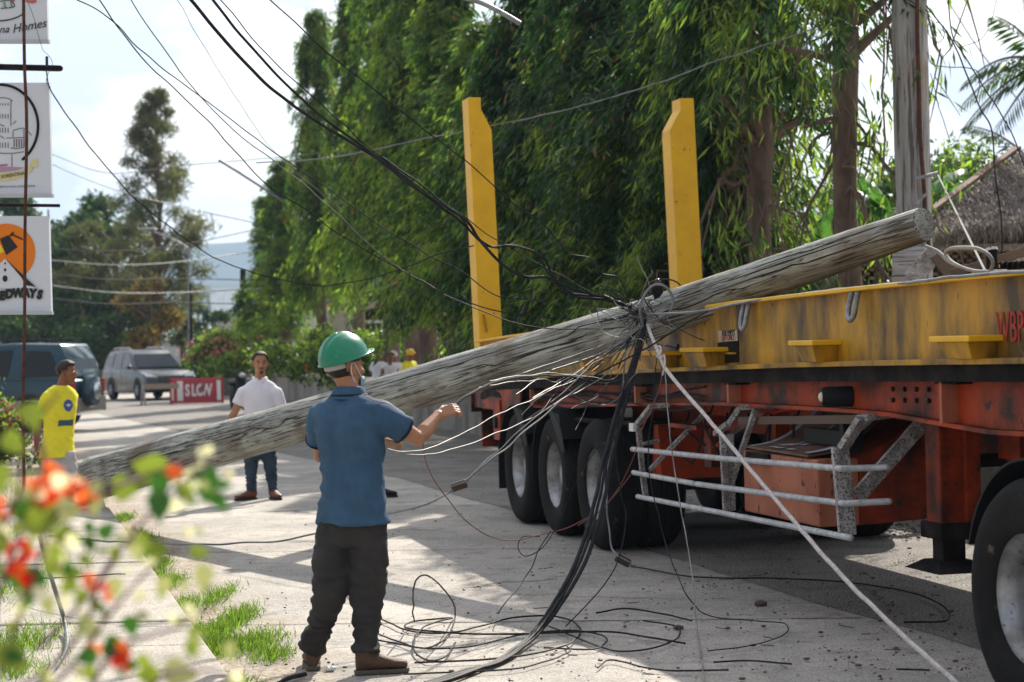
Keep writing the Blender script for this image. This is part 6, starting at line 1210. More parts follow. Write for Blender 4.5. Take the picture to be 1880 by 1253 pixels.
# flowering bush on the median with pink and yellow leaves
p = W(405, 690, 74); fb = empty('flowering_bush', (p[0], 74, .5), 'bright bush with yellow green leaves and pink flowers behind the barrier sign', 'bush'); link('foliage', bush_mesh(1.5, .8, 1.9, 7000, .15, .09, 99, (m_leafa, m_leafl), bright=.6), None, fb)
m_pinkf = mat('pink_flowers', (.62, .16, .18), .7); V, F = leaves(nrg.normal(size=(260, 3)) * [.75, .4, .35] + [.1, -.5, 1.0], nrg.normal(size=(260, 3)), np.full(260, .13), np.full(260, .12), nrg); tag(link('flowers', fastmesh('flowers', V, F, [m_pinkf]), None, fb), kind='stuff')
p = W(5, 735, 30); fb = empty('flowering_bush', (p[0] - .2, 30, 0), 'bush with vivid pink flowers at the left edge in front of the van', 'bush'); link('foliage', bush_mesh(.55, .4, 1.3, 2600, .10, .06, 98, (m_leafa, m_leafl), bright=.4), None, fb)
V, F = leaves(nrg.normal(size=(160, 3)) * [.22, .1, .15] + [.12, -.25, .75], nrg.normal(size=(160, 3)), np.full(160, .06), np.full(160, .055), nrg); tag(link('flowers', fastmesh('flowers', V, F, [mat('magenta_flowers', (.7, .08, .22), .7)]), None, fb), kind='stuff')
# median kerb behind the barrier
mb = MB(); a, b = G(335, 738), W(640, 720, 78); a = W(352, 735, 74); a[2] = 0; b[2] = 0; mb.hexa([(a[0], a[1], -.02), (line_x(70) + .1, 70, -.02), (line_x(70) + .1, 72, -.02), (a[0], a[1] + 2, -.02), (a[0], a[1], .62), (line_x(70) + .1, 70, .62), (line_x(70) + .1, 72, .62), (a[0], a[1] + 2, .62)])
o = mb.build('median_wall', m_wall, bevel=.03); tag(o, 'low concrete planter wall behind the barrier sign and the man in white', 'wall')
mb = MB(); a, b = G(0, 765), G(205, 695); mb.hexa([W(165, 700, 90) * [1, 1, 0], W(210, 700, 90) * [1, 1, 0], W(210, 700, 92) * [1, 1, 0], W(165, 700, 92) * [1, 1, 0]] + [W(165, 700, 90) * [1, 1, 0] + [0, 0, .9], W(210, 700, 90) * [1, 1, 0] + [0, 0, .9], W(210, 700, 92) * [1, 1, 0] + [0, 0, .9], W(165, 700, 92) * [1, 1, 0] + [0, 0, .9]]); o = mb.build('garden_wall', m_wall); tag(o, 'dark low garden wall between the van and the silver car', 'wall')
# houses
m_cream = mat('cream_wall_paint', (.56, .52, .44), .8, col2=(.46, .42, .35), sc=.8); m_wh = mat('whitewash', (.62, .63, .64), .8, col2=(.5, .5, .52), sc=.8); m_roofb = mat('blue_grey_roof_sheet', (.26, .31, .36), .5, col2=(.2, .24, .28), sc=1, stretch=(6, 1, 1)); m_roofr = mat('red_roof', (.30, .09, .06), .7)
def house(px, Y, wd, dp, h, rh, wall_m, roof_m, label, nwin=3, arch=False, rz=0., zb=0.):
    p = W(px, 640, Y); t = empty('house', (p[0], Y, zb), label, 'house', None, rz); wl_ = MB().box((-wd / 2, 0, 0), (wd / 2, dp, h)).build('wall', wall_m, t)
    e = .4; MB().add([(-wd / 2 - e, -e, h - .02), (wd / 2 + e, -e, h - .02), (wd / 2 + e, dp + e, h - .02), (-wd / 2 - e, dp + e, h - .02), (-wd / 2 - e, dp / 2, h + rh), (wd / 2 + e, dp / 2, h + rh), (-wd / 2 - e, -e, h - .12), (wd / 2 + e, -e, h - .12)], [(0, 1, 5, 4), (3, 4, 5, 2), (0, 4, 3), (1, 2, 5), (6, 7, 1, 0), (0, 3, 2, 1)]).build('roof', roof_m, t)
    for i in range(nwin):
        x = -wd / 2 + wd * (i + .5) / nwin; f = MB().box((x - .55, -.05, 1.0), (x + .55, -.003, 2.2)).build('window', m_white, t); MB().box((x - .46, -.07, 1.1), (x + .46, -.055, 2.1)).build('pane', m_glass, f)
    if arch:
        P_ = [(-1.0, 0), (1.0, 0), (1.0, 1.6)] + [(math.cos(a), 1.6 + math.sin(a)) for a in np.linspace(0, math.pi, 12)] ; MB().prism(P_[:2] + P_[3:], -.04, o=(-wd / 2 + 1.6, -.004, 0)).build('archway', m_dark, t)
    return t
house(355, 150, 9, 7, 3.2, 1.6, m_wh, m_roofb, 'distant white house with a blue grey sheet roof right of the bare tree', 3)
house(425, 160, 7, 7, 4.4, 1.0, m_wh, m_roofb, 'distant taller pale house behind the flowering bush', 3)
house(470, 125, 4.5, 6, 3.9, 1.6, m_cream, m_roofb, 'small cream gabled house at the left end of the mast trees', 1, rz=.2)
house(315, 135, 5, 5, 2.4, .7, m_wh, m_wh, 'low white outbuilding right behind the silver car', 2)
house(745, 66, 5, 5, 3.4, .8, m_cream, m_roofb, 'cream house with an archway seen between the mast tree trunks', 2, True, zb=.3)
house(640, 84, 7, 6, 3.2, 1.2, m_wh, m_roofb, 'pale house far behind the green hard hat', 2, zb=.3)
# distant poles and lamps
def lamp(px, Y, ytop, pts, label, r_=.07, name='street_lamp'):
    b = W(px, 640, Y); t = empty(name, (b[0], Y, 0), label, 'street lamp' if name == 'street_lamp' else 'utility pole'); B = np.array(t.location); top = W(px, ytop, Y) - B; MB().tube([(0, 0, -.1), tuple(top)], [r_ * 1.3, r_], 12).build('pole', m_cableg if name == 'street_lamp' else m_dark, t, True)
    if pts: q = [W(x, y, Y) - B for x, y in pts]; MB().tube(catmull(q, 5), .03 * Y / 60, 8).build('arm', m_cableg, t); e0, e1 = q[0], q[0] + (q[0] - q[1]) / np.linalg.norm(q[0] - q[1]) * .0; MB().ell((q[0] + (q[1] - q[0]) * .12), (.38, .14, .07)).build('lamp_head', m_steel, t, True)
    return t
lamp(345, 80, 455, [(268, 420), (292, 430), (318, 440), (345, 456)], 'street lamp with its arm over the feathery trees', .035)
lamp(350, 84, 520, None, 'thin pale distant pole between the bare tree and white house', .05, 'utility_pole'); lamp(446, 90, 495, None, 'dark distant utility pole left of the mast trees', .13, 'utility_pole'); lamp(720, 62, 600, None, 'pale grey post between the mast tree trunks', .09, 'utility_pole')
t = MB().tube([W(402, 294, 40), W(440, 318, 40), W(520, 370, 40)], [.03, .025, .02], 8).build('lamp_arm', m_cableg, None); tag(t, 'thin blurred grey lamp arm jutting out of the mast trees at the left', 'lamp arm')
t = MB().tube(catmull([W(845, -6, 17), W(885, 6, 17), W(925, 26, 17), W(955, 44, 17)], 4), .022, 10).build('lamp_arm', m_steel, None, True); tag(t, 'pale metal lamp arm entering at the top centre in front of the leaves', 'lamp arm')

# ------------------------------------------------------------------ cables and wires
KN = (1180, 575, 13.95)
def pt(p):
    if p[2] == 'g': return G(p[0], p[1], .018 + (p[3] if len(p) > 3 else 0))
    return W(*p[:3])
def wire(name, label, pts, r_, m, sub=8, cat='cable', wob=0., seed=0):
    P = catmull([pt(p) for p in pts], sub)
    P = [q + np.array(mnoise.noise_vector(Vector(q) * 5.0)) * (.012 if r_ < .007 else .006) * np.array([1, 1, (.25 if q[2] < .06 else 1)]) for q in P]
    if wob: rr = random.Random(seed); P = [q + np.array([rr.uniform(-wob, wob) for _ in range(3)]) for q in P]
    o = MB().tube(P, r_, 6).build(name, m, None, True); return tag(o, label, cat)
CB, CG, CW, RW = m_cable, m_cableg, m_cablew, m_redw
wire('cable', 'thickest black cable sweeping from the top edge down to the knot, left of its twin', [(335, -20, 11.5), (430, 95, 11.9), (520, 180, 12.2), (600, 235, 12.5), (690, 290, 12.8), (760, 345, 13.0), (850, 400, 13.3), (880, 440, 13.4), (915, 480, 13.5), (960, 508, 13.6), (1010, 512, 13.7), (1060, 545, 13.8), (1120, 552, 13.9), KN], .0105, CB)
wire('cable', 'second thick black cable running beside the thickest one to the knot', [(375, -20, 11.6), (450, 75, 12.0), (530, 160, 12.3), (600, 222, 12.6), (680, 280, 12.85), (770, 350, 13.1), (850, 412, 13.35), (895, 452, 13.5), (950, 452, 13.6), (1000, 475, 13.7), (1020, 515, 13.8), (1080, 540, 13.85), (1140, 552, 13.9), KN], .0085, CB)
wire('cable', 'black cable strand wound around the twin cables in front of the rear post', [(700, 290, 12.9), (780, 345, 13.1), (840, 395, 13.3), (870, 430, 13.4), (905, 455, 13.45), (930, 452, 13.5), (985, 465, 13.6), (1005, 500, 13.7), (1035, 535, 13.8), (1100, 548, 13.9), KN], .006, CB)
wire('cable', 'thin black wire curling across the green leaves to the pole top', [(480, -15, 12), (560, 60, 12.3), (640, 130, 12.6), (720, 190, 12.8), (800, 255, 13.0), (860, 300, 13.2), (900, 335, 13.3), (940, 372, 13.4), (985, 400, 13.5), (1010, 425, 13.6), (1045, 465, 13.7), (1085, 475, 13.8), (1105, 500, 13.8), (1135, 512, 13.9), (1152, 545, 13.95)], .0045, CB)
wire('cable', 'wire crossing the rear yellow post high and joining the knot', [(400, -5, 12), (500, 110, 12.3), (600, 200, 12.6), (680, 275, 12.9), (790, 360, 13.2), (860, 405, 13.4), (910, 440, 13.5), (960, 470, 13.6), (1020, 500, 13.8), (1100, 545, 13.9), KN], .004, CB)
wire('cable', 'slack wire from the top left crossing the sky to the mast trees', [(120, -10, 13), (190, 25, 13.2), (260, 95, 13.5), (330, 150, 13.8), (440, 232, 14), (520, 290, 14.1), (600, 345, 14.1), (700, 415, 14.1), (790, 470, 14.1), (850, 500, 14.1), (920, 545, 14.1), (1000, 553, 14.0)], .0045, CB)
wire('cable', 'straight thin wire falling through the sky behind the splice', [(175, -10, 13), (260, 105, 13.3), (370, 210, 13.6), (480, 330, 13.9), (560, 385, 14), (640, 440, 14.1), (740, 500, 14.1), (840, 548, 14.1), (930, 575, 14.0), (1020, 585, 14.0)], .0045, CB)
wire('cable', 'wire sagging low over the leaves to the lower knot', [(235, -10, 14), (330, 130, 14.1), (430, 240, 14.2), (520, 310, 14.3), (600, 375, 14.3), (700, 470, 14.3), (800, 530, 14.2), (880, 570, 14.1), (970, 600, 14.05), (1080, 605, 14.0), (1150, 600, 13.95)], .004, CB)
wire('cable', 'faint distant wire high in the left sky', [(320, -10, 17), (380, 95, 17.5), (440, 190, 18), (500, 275, 18.5), (560, 330, 19), (640, 395, 19.4)], .003, CG)
wire('cable', 'dark wire arcing from the sign arm across the sky to the leaves', [(84, 130, 17), (95, 170, 17), (150, 250, 17.2), (210, 325, 17.5), (270, 385, 17.8), (330, 430, 18.1), (400, 477, 18.4), (470, 502, 18.6), (560, 522, 18.6), (640, 520, 18.4), (720, 500, 18), (800, 470, 17.6), (870, 452, 17.2)], .0055, CB)
wire('cable', 'thin curl of wire tied to the insulator peg on the sign arm', [(40, -20, 16.9), (58, 20, 16.9), (68, 60, 16.9), (80, 92, 16.9), (90, 102, 16.9), (96, 118, 16.9), (88, 135, 16.9), (84, 150, 16.9), (92, 160, 16.9)], .0022, CB)
wire('cable', 'pale sagging wire below the lowest sign toward the street', [(130, 400, 25), (180, 455, 25), (230, 500, 25.4), (290, 540, 26), (330, 560, 26.5)], .006, CG)
for i, (y0, y1, ym, nm) in enumerate(((455, 420, 452, 'topmost'), (475, 460, 482, 'second'), (500, 515, 512, 'third'), (520, 530, 538, 'fourth'), (545, 560, 556, 'lowest'))):
    wire('cable', nm + ' of the five distant street wires strung across the left background', [(60, y0, 60), (200, (y0 + ym) / 2 + 8, 62), (320, ym, 65), (480, y1, 70)], .016, CG if i % 2 else CB)
wire('cable', 'upper distant wire pair passing behind the sky gap to the mast trees', [(90, 282, 45), (200, 318, 46), (330, 305, 47), (520, 288, 48), (700, 270, 49)], .010, CG)
wire('cable', 'lower distant wire passing just under the upper one on the left', [(90, 300, 45), (200, 345, 46), (330, 380, 48), (470, 410, 50)], .010, CG)
wire('cable', 'grey wire rising behind the yellow posts through the dark leaves', [(470, 300, 21), (620, 288, 21), (780, 255, 21), (900, 232, 20.8), (1050, 200, 20.5), (1200, 155, 20.2), (1300, 118, 20), (1400, 85, 19.8), (1500, 52, 19.6)], .0065, CG)
wire('cable', 'thin wire just above the grey one between the posts', [(905, 218, 21), (1030, 190, 21), (1150, 160, 21), (1260, 125, 21)], .003, CB)
# hanging bundle
for i, (dx, r__, lab) in enumerate(((0, .013, 'thick black cable of the hanging bundle, left strand'), (11, .012, 'thick black cable of the hanging bundle, right strand'), (5, .009, 'middle black strand of the hanging bundle'))):
    wire('cable', lab, [(1186, 585, 13.9), (1172 + dx * .3, 640, 13.75), (1140 + dx, 730, 13.45), (1112 + dx * 1.3, 830, 13.1), (1092 + dx * 1.5, 920, 12.7), (1066 + dx * 1.6, 1010, 12.3), (1030 + dx * 1.4, 1085, 11.9), (980 + dx, 1160, 'g', .02 + i * .01), (915 + dx, 1212, 'g'), (850, 1240 - i * 4, 'g'), (780, 1262 - i * 4, 'g')], r__, CB)
wire('cable', 'thin black strand hanging just right of the bundle down to the tyre', [(1180, 600, 13.9), (1150, 700, 13.6), (1128, 800, 13.3), (1140, 900, 13), (1150, 960, 12.8), (1130, 1040, 12.4), (1080, 1110, 12), (1040, 1150, 'g')], .004, CB)
wire('rope', 'white rope stretched from the knot down to the bottom right corner', [(1187, 592, 13.9), (1210, 650, 13.5), (1232, 690, 13.2), (1330, 805, 12.3), (1430, 925, 11.4), (1530, 1040, 10.6), (1640, 1150, 9.85), (1790, 1285, 9.0)], .0125, m_rope, 10, 'rope')
wire('cable', 'pale thick cable looping over the insulator and back under the knot', [(1180, 600, 13.85), (1175, 570, 13.8), (1182, 545, 13.8), (1198, 525, 13.8), (1215, 523, 13.8), (1230, 535, 13.8), (1236, 555, 13.8), (1228, 575, 13.8), (1205, 588, 13.8), (1188, 592, 13.8)], .0095, CG)
wire('cable', 'grey cable pulled taut from the knot along the yellow beam to the right', [(1188, 578, 13.85), (1240, 576, 13.6), (1300, 570, 13.3), (1380, 553, 12.75), (1500, 537, 11.8), (1640, 522, 10.7), (1760, 508, 9.8), (1890, 499, 9.1)], .0085, CG)
wire('cable', 'black cable crossing the yellow beam diagonally below the taut one', [(1300, 572, 13.2), (1250, 600, 13.5), (1200, 630, 13.6), (1150, 660, 13.5), (1100, 685, 13.3), (1020, 735, 13.0), (960, 775, 12.7)], .006, CB)
wire('cable', 'long cable from the knot slanting down left to the splice box', [(1180, 600, 13.85), (1130, 650, 13.7), (1090, 690, 13.6), (1040, 730, 13.4), (980, 780, 13.1), (920, 830, 12.8), (870, 870, 12.6), (848, 890, 12.55)], .0062, CG)
wire('cable', 'second cable to the splice box, slightly above the first', [(1175, 595, 13.85), (1110, 655, 13.75), (1050, 705, 13.6), (985, 765, 13.2), (920, 822, 12.9), (855, 882, 12.55)], .0035, CW)
wire('cable', 'grey cable leaving the splice box behind the blue shirt', [(840, 896, 12.5), (815, 910, 12.4), (775, 928, 12.3), (700, 948, 12.2), (600, 975, 12.1), (520, 992, 12.0), (430, 998, 11.9), (330, 1000, 11.9), (200, 995, 12.3), (90, 985, 13)], .0058, CG)
wire('cable', 'black cable held in the right hand arching over to the knot', [(822, 752, 10.72), (836, 741, 10.74), (870, 720, 11.0), (900, 705, 11.4), (960, 692, 12.0), (1010, 690, 12.6), (1060, 693, 13.1), (1110, 705, 13.5), (1150, 690, 13.7), (1170, 640, 13.8)], .0075, CB)
wire('cable', 'pale wire above the held cable curving to the bundle', [(900, 700, 11.6), (950, 690, 12), (1010, 686, 12.5), (1080, 692, 13), (1125, 696, 13.4), (1145, 670, 13.6), (1165, 640, 13.8)], .0024, CW)
wire('cable', 'pale wire dipping in front of the rear wheels and rising to the bundle', [(880, 712, 11.4), (950, 700, 12), (1005, 698, 12.6), (1040, 712, 13), (1070, 735, 13.2), (1100, 745, 13.3), (1130, 735, 13.4), (1155, 700, 13.5), (1178, 680, 13.6)], .0024, CW)
wire('cable', 'pale wire held at the waist running up right across the wall', [(712, 826, 10.9), (740, 830, 11), (790, 822, 11.3), (850, 795, 11.7), (930, 755, 12.2), (1010, 718, 12.8), (1090, 680, 13.4), (1160, 620, 13.8)], .0026, CW)
wire('cable', 'double wire from the waist drooping below the wall base', [(712, 828, 10.9), (740, 835, 11), (800, 832, 11.4), (880, 808, 11.9), (960, 775, 12.4), (1040, 730, 12.9), (1110, 690, 13.4), (1165, 630, 13.8)], .0030, CW)
wire('cable', 'thin brown wire looping from the waist wires down to the road', [(775, 806, 12.1), (782, 850, 12.1), (810, 900, 12.2), (850, 950, 12.3), (890, 980, 12.4), (940, 992, 12.5), (1000, 980, 12.6), (1060, 962, 12.8), (1110, 930, 13), (1160, 870, 13.2)], .0034, RW)
wire('cable', 'wire ring hanging in front of the second rear wheel', [(990, 985, 12.6), (960, 985, 12.6), (952, 1005, 12.6), (965, 1022, 12.6), (990, 1010, 12.6), (1010, 985, 12.6), (1035, 940, 12.7), (1060, 880, 12.8), (1110, 800, 13.1), (1150, 700, 13.5)], .0030, CB)
wire('cable', 'thin wire dropping from the bundle to the litter on the road', [(1010, 975, 12.6), (990, 1010, 12.5), (965, 1060, 12.3), (920, 1120, 12.0), (915, 1126, 'g')], .0034, CB)
for i, (a, lab) in enumerate((([(1200, 620, 13.8), (1222, 680, 13.4), (1226, 760, 13.1), (1236, 850, 12.8), (1255, 960, 12.4), (1270, 1060, 12), (1280, 1150, 11.6), (1290, 1225, 'g'), (1296, 1262, 'g')], 'pale wire hanging straight down in front of the guard rails'),
    ([(1205, 640, 13.7), (1200, 740, 13.4), (1190, 850, 13.1), (1210, 950, 12.7), (1235, 1040, 12.2), (1262, 1095, 11.8), (1300, 1130, 'g'), (1380, 1140, 'g'), (1438, 1145, 'g'), (1440, 1165, 'g'), (1380, 1185, 'g'), (1300, 1195, 'g')], 'dark wire falling past the rails and ending in a hook shape on the road'),
    ([(1210, 615, 13.7), (1215, 700, 13.4), (1175, 800, 13.2), (1150, 870, 13.1), (1110, 930, 13), (1060, 965, 12.9)], 'reddish wire bowing in front of the first rear wheel'),
    ([(1150, 640, 13.8), (1142, 720, 13.5), (1130, 800, 13.4), (1118, 850, 13.3), (1115, 930, 13.1), (1122, 1000, 12.8), (1140, 1025, 12.6)], 'greyish strap like wire ending at the clump beside the first wheel'))):
    wire('cable', lab, a, (.0042, .0036, .0030, .006)[i], (CW, CB, RW, CG)[i])
# loops on the road
loops = [([(640, 1090, 'g'), (690, 1130, 'g'), (760, 1160, 'g'), (840, 1160, 'g'), (940, 1135, 'g'), (1020, 1132, 'g'), (1062, 1150, 'g'), (1050, 1180, 'g'), (980, 1200, 'g'), (880, 1212, 'g'), (760, 1217, 'g')], 'long flat loop of black wire around the lit patch of road'),
    ([(760, 1142, 'g'), (762, 1070, 11.2), (790, 1061, 11.2), (825, 1095, 11.2), (836, 1130, 'g'), (820, 1170, 'g'), (775, 1190, 'g'), (695, 1165, 'g')], 'upright oval wire loop standing on the road beside the boots'),
    ([(690, 1175, 'g'), (780, 1190, 'g'), (870, 1186, 'g'), (960, 1165, 'g'), (1050, 1158, 'g'), (1110, 1170, 'g'), (1090, 1192, 'g'), (1000, 1190, 'g')], 'middle wire squiggle on the road ending near the trailer shadow'),
    ([(837, 1180, 'g'), (815, 1207, 'g'), (785, 1213, 'g'), (762, 1195, 'g'), (765, 1165, 'g'), (790, 1145, 'g'), (830, 1135, 'g'), (756, 1142, 'g'), (760, 1156, 'g'), (900, 1165, 'g'), (1100, 1160, 'g'), (1200, 1172, 'g'), (1260, 1182, 'g')], 'small curled wire squiggle lying right of the boots'),
    ([(740, 1238, 'g'), (860, 1233, 'g'), (960, 1226, 'g'), (1040, 1200, 'g'), (1042, 1185, 'g')], 'lowest wire on the road, starting by the toe of the boot'),
    ([(1010, 1150, 'g'), (1060, 1172, 'g'), (1130, 1195, 'g'), (1200, 1190, 'g'), (1245, 1170, 'g'), (1240, 1150, 'g'), (1180, 1140, 'g')], 'thin wire loop in the shade below the trailer wheels'),
    ([(1095, 1125, 'g'), (1150, 1118, 'g'), (1230, 1130, 'g'), (1270, 1140, 'g')], 'short thin wire in the shade under the reddish one'),
    ([(1096, 1226, 'g'), (1120, 1212, 'g'), (1180, 1225, 'g'), (1240, 1232, 'g'), (1340, 1230, 'g')], 'wavy wire near the bottom centre of the road'),
    ([(1310, 1216, 'g'), (1380, 1214, 'g'), (1455, 1220, 'g')], 'short straight black wire at the bottom right of the road'),
    ([(1160, 1040, 'g'), (1280, 1060, 'g'), (1420, 1062, 'g'), (1560, 1070, 'g'), (1680, 1090, 'g'), (1735, 1118, 'g'), (1738, 1140, 'g'), (1660, 1143, 'g')], 'long dark wire trailing into the rough asphalt under the trailer'),
    ([(1645, 1230, 'g'), (1706, 1231, 'g')], 'short black wire offcut near the truck tyre'),
    ([(500, 1262, 'g'), (530, 1246, 'g'), (562, 1238, 'g')], 'thick black cable end under the left boot'),
    ([(590, 1040, 'g'), (615, 1068, 'g'), (645, 1090, 'g'), (700, 1100, 'g')], 'short wire lying between the two legs')]
for i, (a, lab) in enumerate(loops): wire('wire', lab, a, .012 if 'under the left boot' in lab else (.0048 if i % 3 else .0056), CB, 10)
# right hand sky wires
for a, lab, r__, m_ in (([(1700, 10, 19), (1745, 70, 19), (1780, 150, 19), (1800, 200, 19), (1820, 240, 19), (1828, 330, 19), (1838, 400, 19), (1840, 500, 19)], 'dark wire hanging from the top past the thatched roof, left one', .0075, CB),
    ([(1740, -10, 18), (1748, 60, 18), (1765, 95, 18), (1800, 150, 18), (1850, 230, 18), (1890, 330, 18)], 'dark wire slanting past the right sky, right one', .006, CB),
    ([(1745, 10, 30), (1800, 95, 30), (1870, 185, 30)], 'straight bluish wire in the pale sky on the right', .009, CG),
    ([(1700, 95, 20), (1712, 118, 20), (1740, 124, 20), (1772, 125, 20), (1796, 135, 20), (1797, 160, 20), (1790, 190, 20)], 'thin greenish wire leaving the standing pole to the right', .005, CB),
    ([(1705, 45, 20), (1706, 65, 20), (1722, 78, 20), (1733, 66, 20), (1728, 45, 20), (1718, 42, 20)], 'small wire loop at the right side of the standing pole', .004, CB),
    ([(1708, 135, 20), (1722, 190, 20), (1740, 250, 20), (1745, 262, 20)], 'short straight wire right beside the standing pole', .004, CB),
    ([(1760, 88, 20), (1800, 72, 20), (1820, 40, 20), (1830, 0, 20)], 'thin wire arc below the hanging needles at the top right', .0035, CB),
    ([(1622, -10, 20.2), (1623, 100, 20.2), (1620, 170, 20.2), (1624, 260, 20.2), (1618, 330, 20.2)], 'dark vine like cable hanging left of the standing pole', .010, m_twig)): wire('cable', lab, a, r__, m_)
o = MB().beam(W(1722, 322, 15.5), W(1812, 505, 10.4), .013, .006).beam(W(1812, 505, 10.4), W(1890, 670, 9.3), .013, .006).build('packing_strap', mat('clear_strap', (.14, .145, .135), .8, spec=.1), None); tag(o, 'pale flat strap stretched from the standing pole down over the beam', 'strap')
# knot of tangled wire on the pole
kc = W(1176, 577, 13.93); kn = empty('wire_knot', tuple(kc), 'tangled knot of twisted wires bound around the middle of the fallen pole', 'wire knot'); rr = random.Random(5)
for k in range(40):
    a = rr.gauss(math.pi + .3, 1.1); q = Vector((0, -.05, 0)); P = [tuple(q)]; v = Vector((math.cos(a), 0, math.sin(a) * .6)) * .05
    for j in range(rr.randint(3, 7)):
        v = v * .75 + Vector((rr.gauss(0, .035), rr.gauss(0, .012), rr.gauss(0, .03))); q = q + v; q.y = min(q.y, -.03); P.append(tuple(q))
    if k % 2: P.append((rr.uniform(-.04, .04), -.06, rr.uniform(-.04, .04)))
    MB().tube(catmull(P, 5), rr.choice((.0022, .003, .0042)), 5).build('strand', rr.choice((CB, CW, CG, CB)), kn)
for k in range(12):
    a = rr.uniform(2.2, 4.4) if k % 3 else rr.uniform(0, 6.28); L_ = rr.uniform(.15, .42); P = [(0, -.05, 0), (math.cos(a) * L_ * .4, -.1, math.sin(a) * L_ * .5 + .04), (math.cos(a) * L_ * .8, -.09, math.sin(a) * L_ * .3 - .02), (math.cos(a) * L_, -.08 + rr.uniform(-.05, .05), math.sin(a) * L_ * .5 - .03)]
    MB().tube(catmull(P, 5), .0026, 5).build('loose_end', rr.choice((CW, CB, CW)), kn)
wire('cable', 'pale wire arc on the face of the pole left of the knot', [(1080, 572, 14.0), (1096, 590, 13.9), (1110, 610, 13.85), (1140, 620, 13.85), (1165, 612, 13.85)], .0036, CW)
wire('cable', 'pale wire hairpin on the face of the pole above the arc', [(1172, 585, 13.85), (1140, 578, 13.85), (1108, 568, 13.9), (1097, 574, 13.9), (1100, 590, 13.9)], .0032, CW)
wire('cable', 'pale wire drooping loop just below the knot', [(1160, 600, 13.8), (1158, 612, 13.75), (1165, 620, 13.7), (1180, 622, 13.7), (1190, 640, 13.6), (1205, 640, 13.6), (1225, 630, 13.6)], .0036, CW)
wire('cable', 'thin twisted wire spiral around the white rope near its top', [(1205, 640, 13.5), (1212, 636, 13.45), (1214, 650, 13.4), (1206, 655, 13.45), (1216, 660, 13.4), (1220, 652, 13.35), (1222, 668, 13.3), (1218, 690, 13.3)], .006, m_rope)
rr = random.Random(33)
for k in range(9):   # a fan of near identical fine wires from the knot
    ex, ey = rr.uniform(900, 1060), rr.uniform(690, 800); q = 1 - (1180 - ex) / 500; wr_ = wire('cable', 'one of the fine wires fanning down left from the knot', [(1178, 600, 13.85), (1178 + (ex - 1178) * .35 + rr.gauss(0, 8), 600 + (ey - 600) * .42 + rr.gauss(0, 9), 13.6), (1178 + (ex - 1178) * .7 + rr.gauss(0, 8), 600 + (ey - 600) * .74 + rr.gauss(0, 8), 13.2), (ex, ey, 12.7)], rr.choice((.0022, .0028, .0036)), rr.choice((CB, CB, CG, CW))); wr_['group'] = 'fine wires fanning from the knot'
# splice boxes
for (x, y, Y, z, lab) in ((843, 892, 12.5, .3, 'dark brown cable splice box hanging over the road'), (1143, 1029, 12.55, -.5, 'dark muddy clump on a strap beside the first trailer wheel')):
    c = Vector(W(x, y, Y)); M = Matrix.Translation(c) @ Matrix.Rotation(-z, 4, 'Y'); mb = MB().box((-.05, -.03, -.026), (.05, .03, .026), M); o = mb.build('splice_box', mat('brown_box', (.05, .03, .022), .4), None, bevel=.008); tag(o, lab, 'splice box'); MB().box((-.052, -.034, .008), (.052, -.028, .018), M).build('lid_edge', m_cablew, o)
# ------------------------------------------------------------------ litter, grass
rg = np.random.default_rng(3); V = []; F = []
mb = MB(); rr = random.Random(8)
def chunk(c, s_, m_b): m_b.ell(c, (s_ * rr.uniform(.6, 1.3), s_ * rr.uniform(.6, 1.3), s_ * .5), nu=6, nv=4)
for k in range(420):
    px, py = rr.uniform(520, 1780), rr.uniform(900, 1252)
    if px < 900 and rr.random() < .6: continue
    c = G(px, py, .012); s_ = rr.choice((.004, .005, .006, .009, .012)) * (1.3 if px > 1100 else 1); chunk(tuple(c), s_, mb)
for k in range(150):
    c = G(rr.gauss(1680, 45), rr.gauss(972, 12), .02); chunk(tuple(c), rr.uniform(.008, .02), mb)
for k in range(60):
    c = G(rr.uniform(230, 560), rr.uniform(1000, 1240), .01); chunk(tuple(c), rr.uniform(.004, .012), mb)
for k in range(40):
    a = G(rr.uniform(900, 1750), rr.uniform(960, 1240), .015); an = rr.uniform(0, 6.28); L_ = rr.uniform(.03, .12); mb.tube([a, a + [math.cos(an) * L_, math.sin(an) * L_, .004]], .003, 4)
for k in range(16):
    c0 = G(rr.uniform(900, 1760), rr.uniform(980, 1235), .01)
    for q in range(rr.randint(6, 22)): c = c0 + [rr.gauss(0, .09), rr.gauss(0, .16), 0]; chunk(tuple(c), rr.uniform(.003, .009), mb)
tag(mb.build('litter', m_twig), kind='stuff')
n_ = 500; P = np.array([G(x, y, .012) for x, y in zip(rg.uniform(520, 1790, n_), rg.uniform(900, 1253, n_))]); D = rg.normal(size=(n_, 3)) * [1, 1, .12]; V, F = leaves(P, D, rg.uniform(.01, .035, n_), rg.uniform(.006, .016, n_), rg)
tag(link('leaf_litter', fastmesh('leaf_litter', V, F, [m_twig, m_leafd], (rg.random(n_) > .75).astype(int)), None), kind='stuff')
for x, y, s_, lab in ((1395, 1108, .03, 'brown lump of mud on the road in front of the guard rails'), (1245, 1152, .022, 'small dark clod between the wires on the shaded road'), (605, 1228, .022, 'pale flower bud lying beside the left boot'), (1310, 688, .0, '')):
    if not s_: continue
    c = G(x, y, s_ * .5); me = fuse(MB().ell(tuple(c), (s_ * 1.2, s_, s_ * .6)).ell(tuple(c + [s_ * .8, .0, 0]), (s_ * .7, s_ * .8, s_ * .5)), s_ * .2, 1, wrinkle(s_ * .3, 2, (60, 60, 60))); o = link('clod', me, m_white if 'pale' in lab else m_twig); tag(o, lab, 'clod')
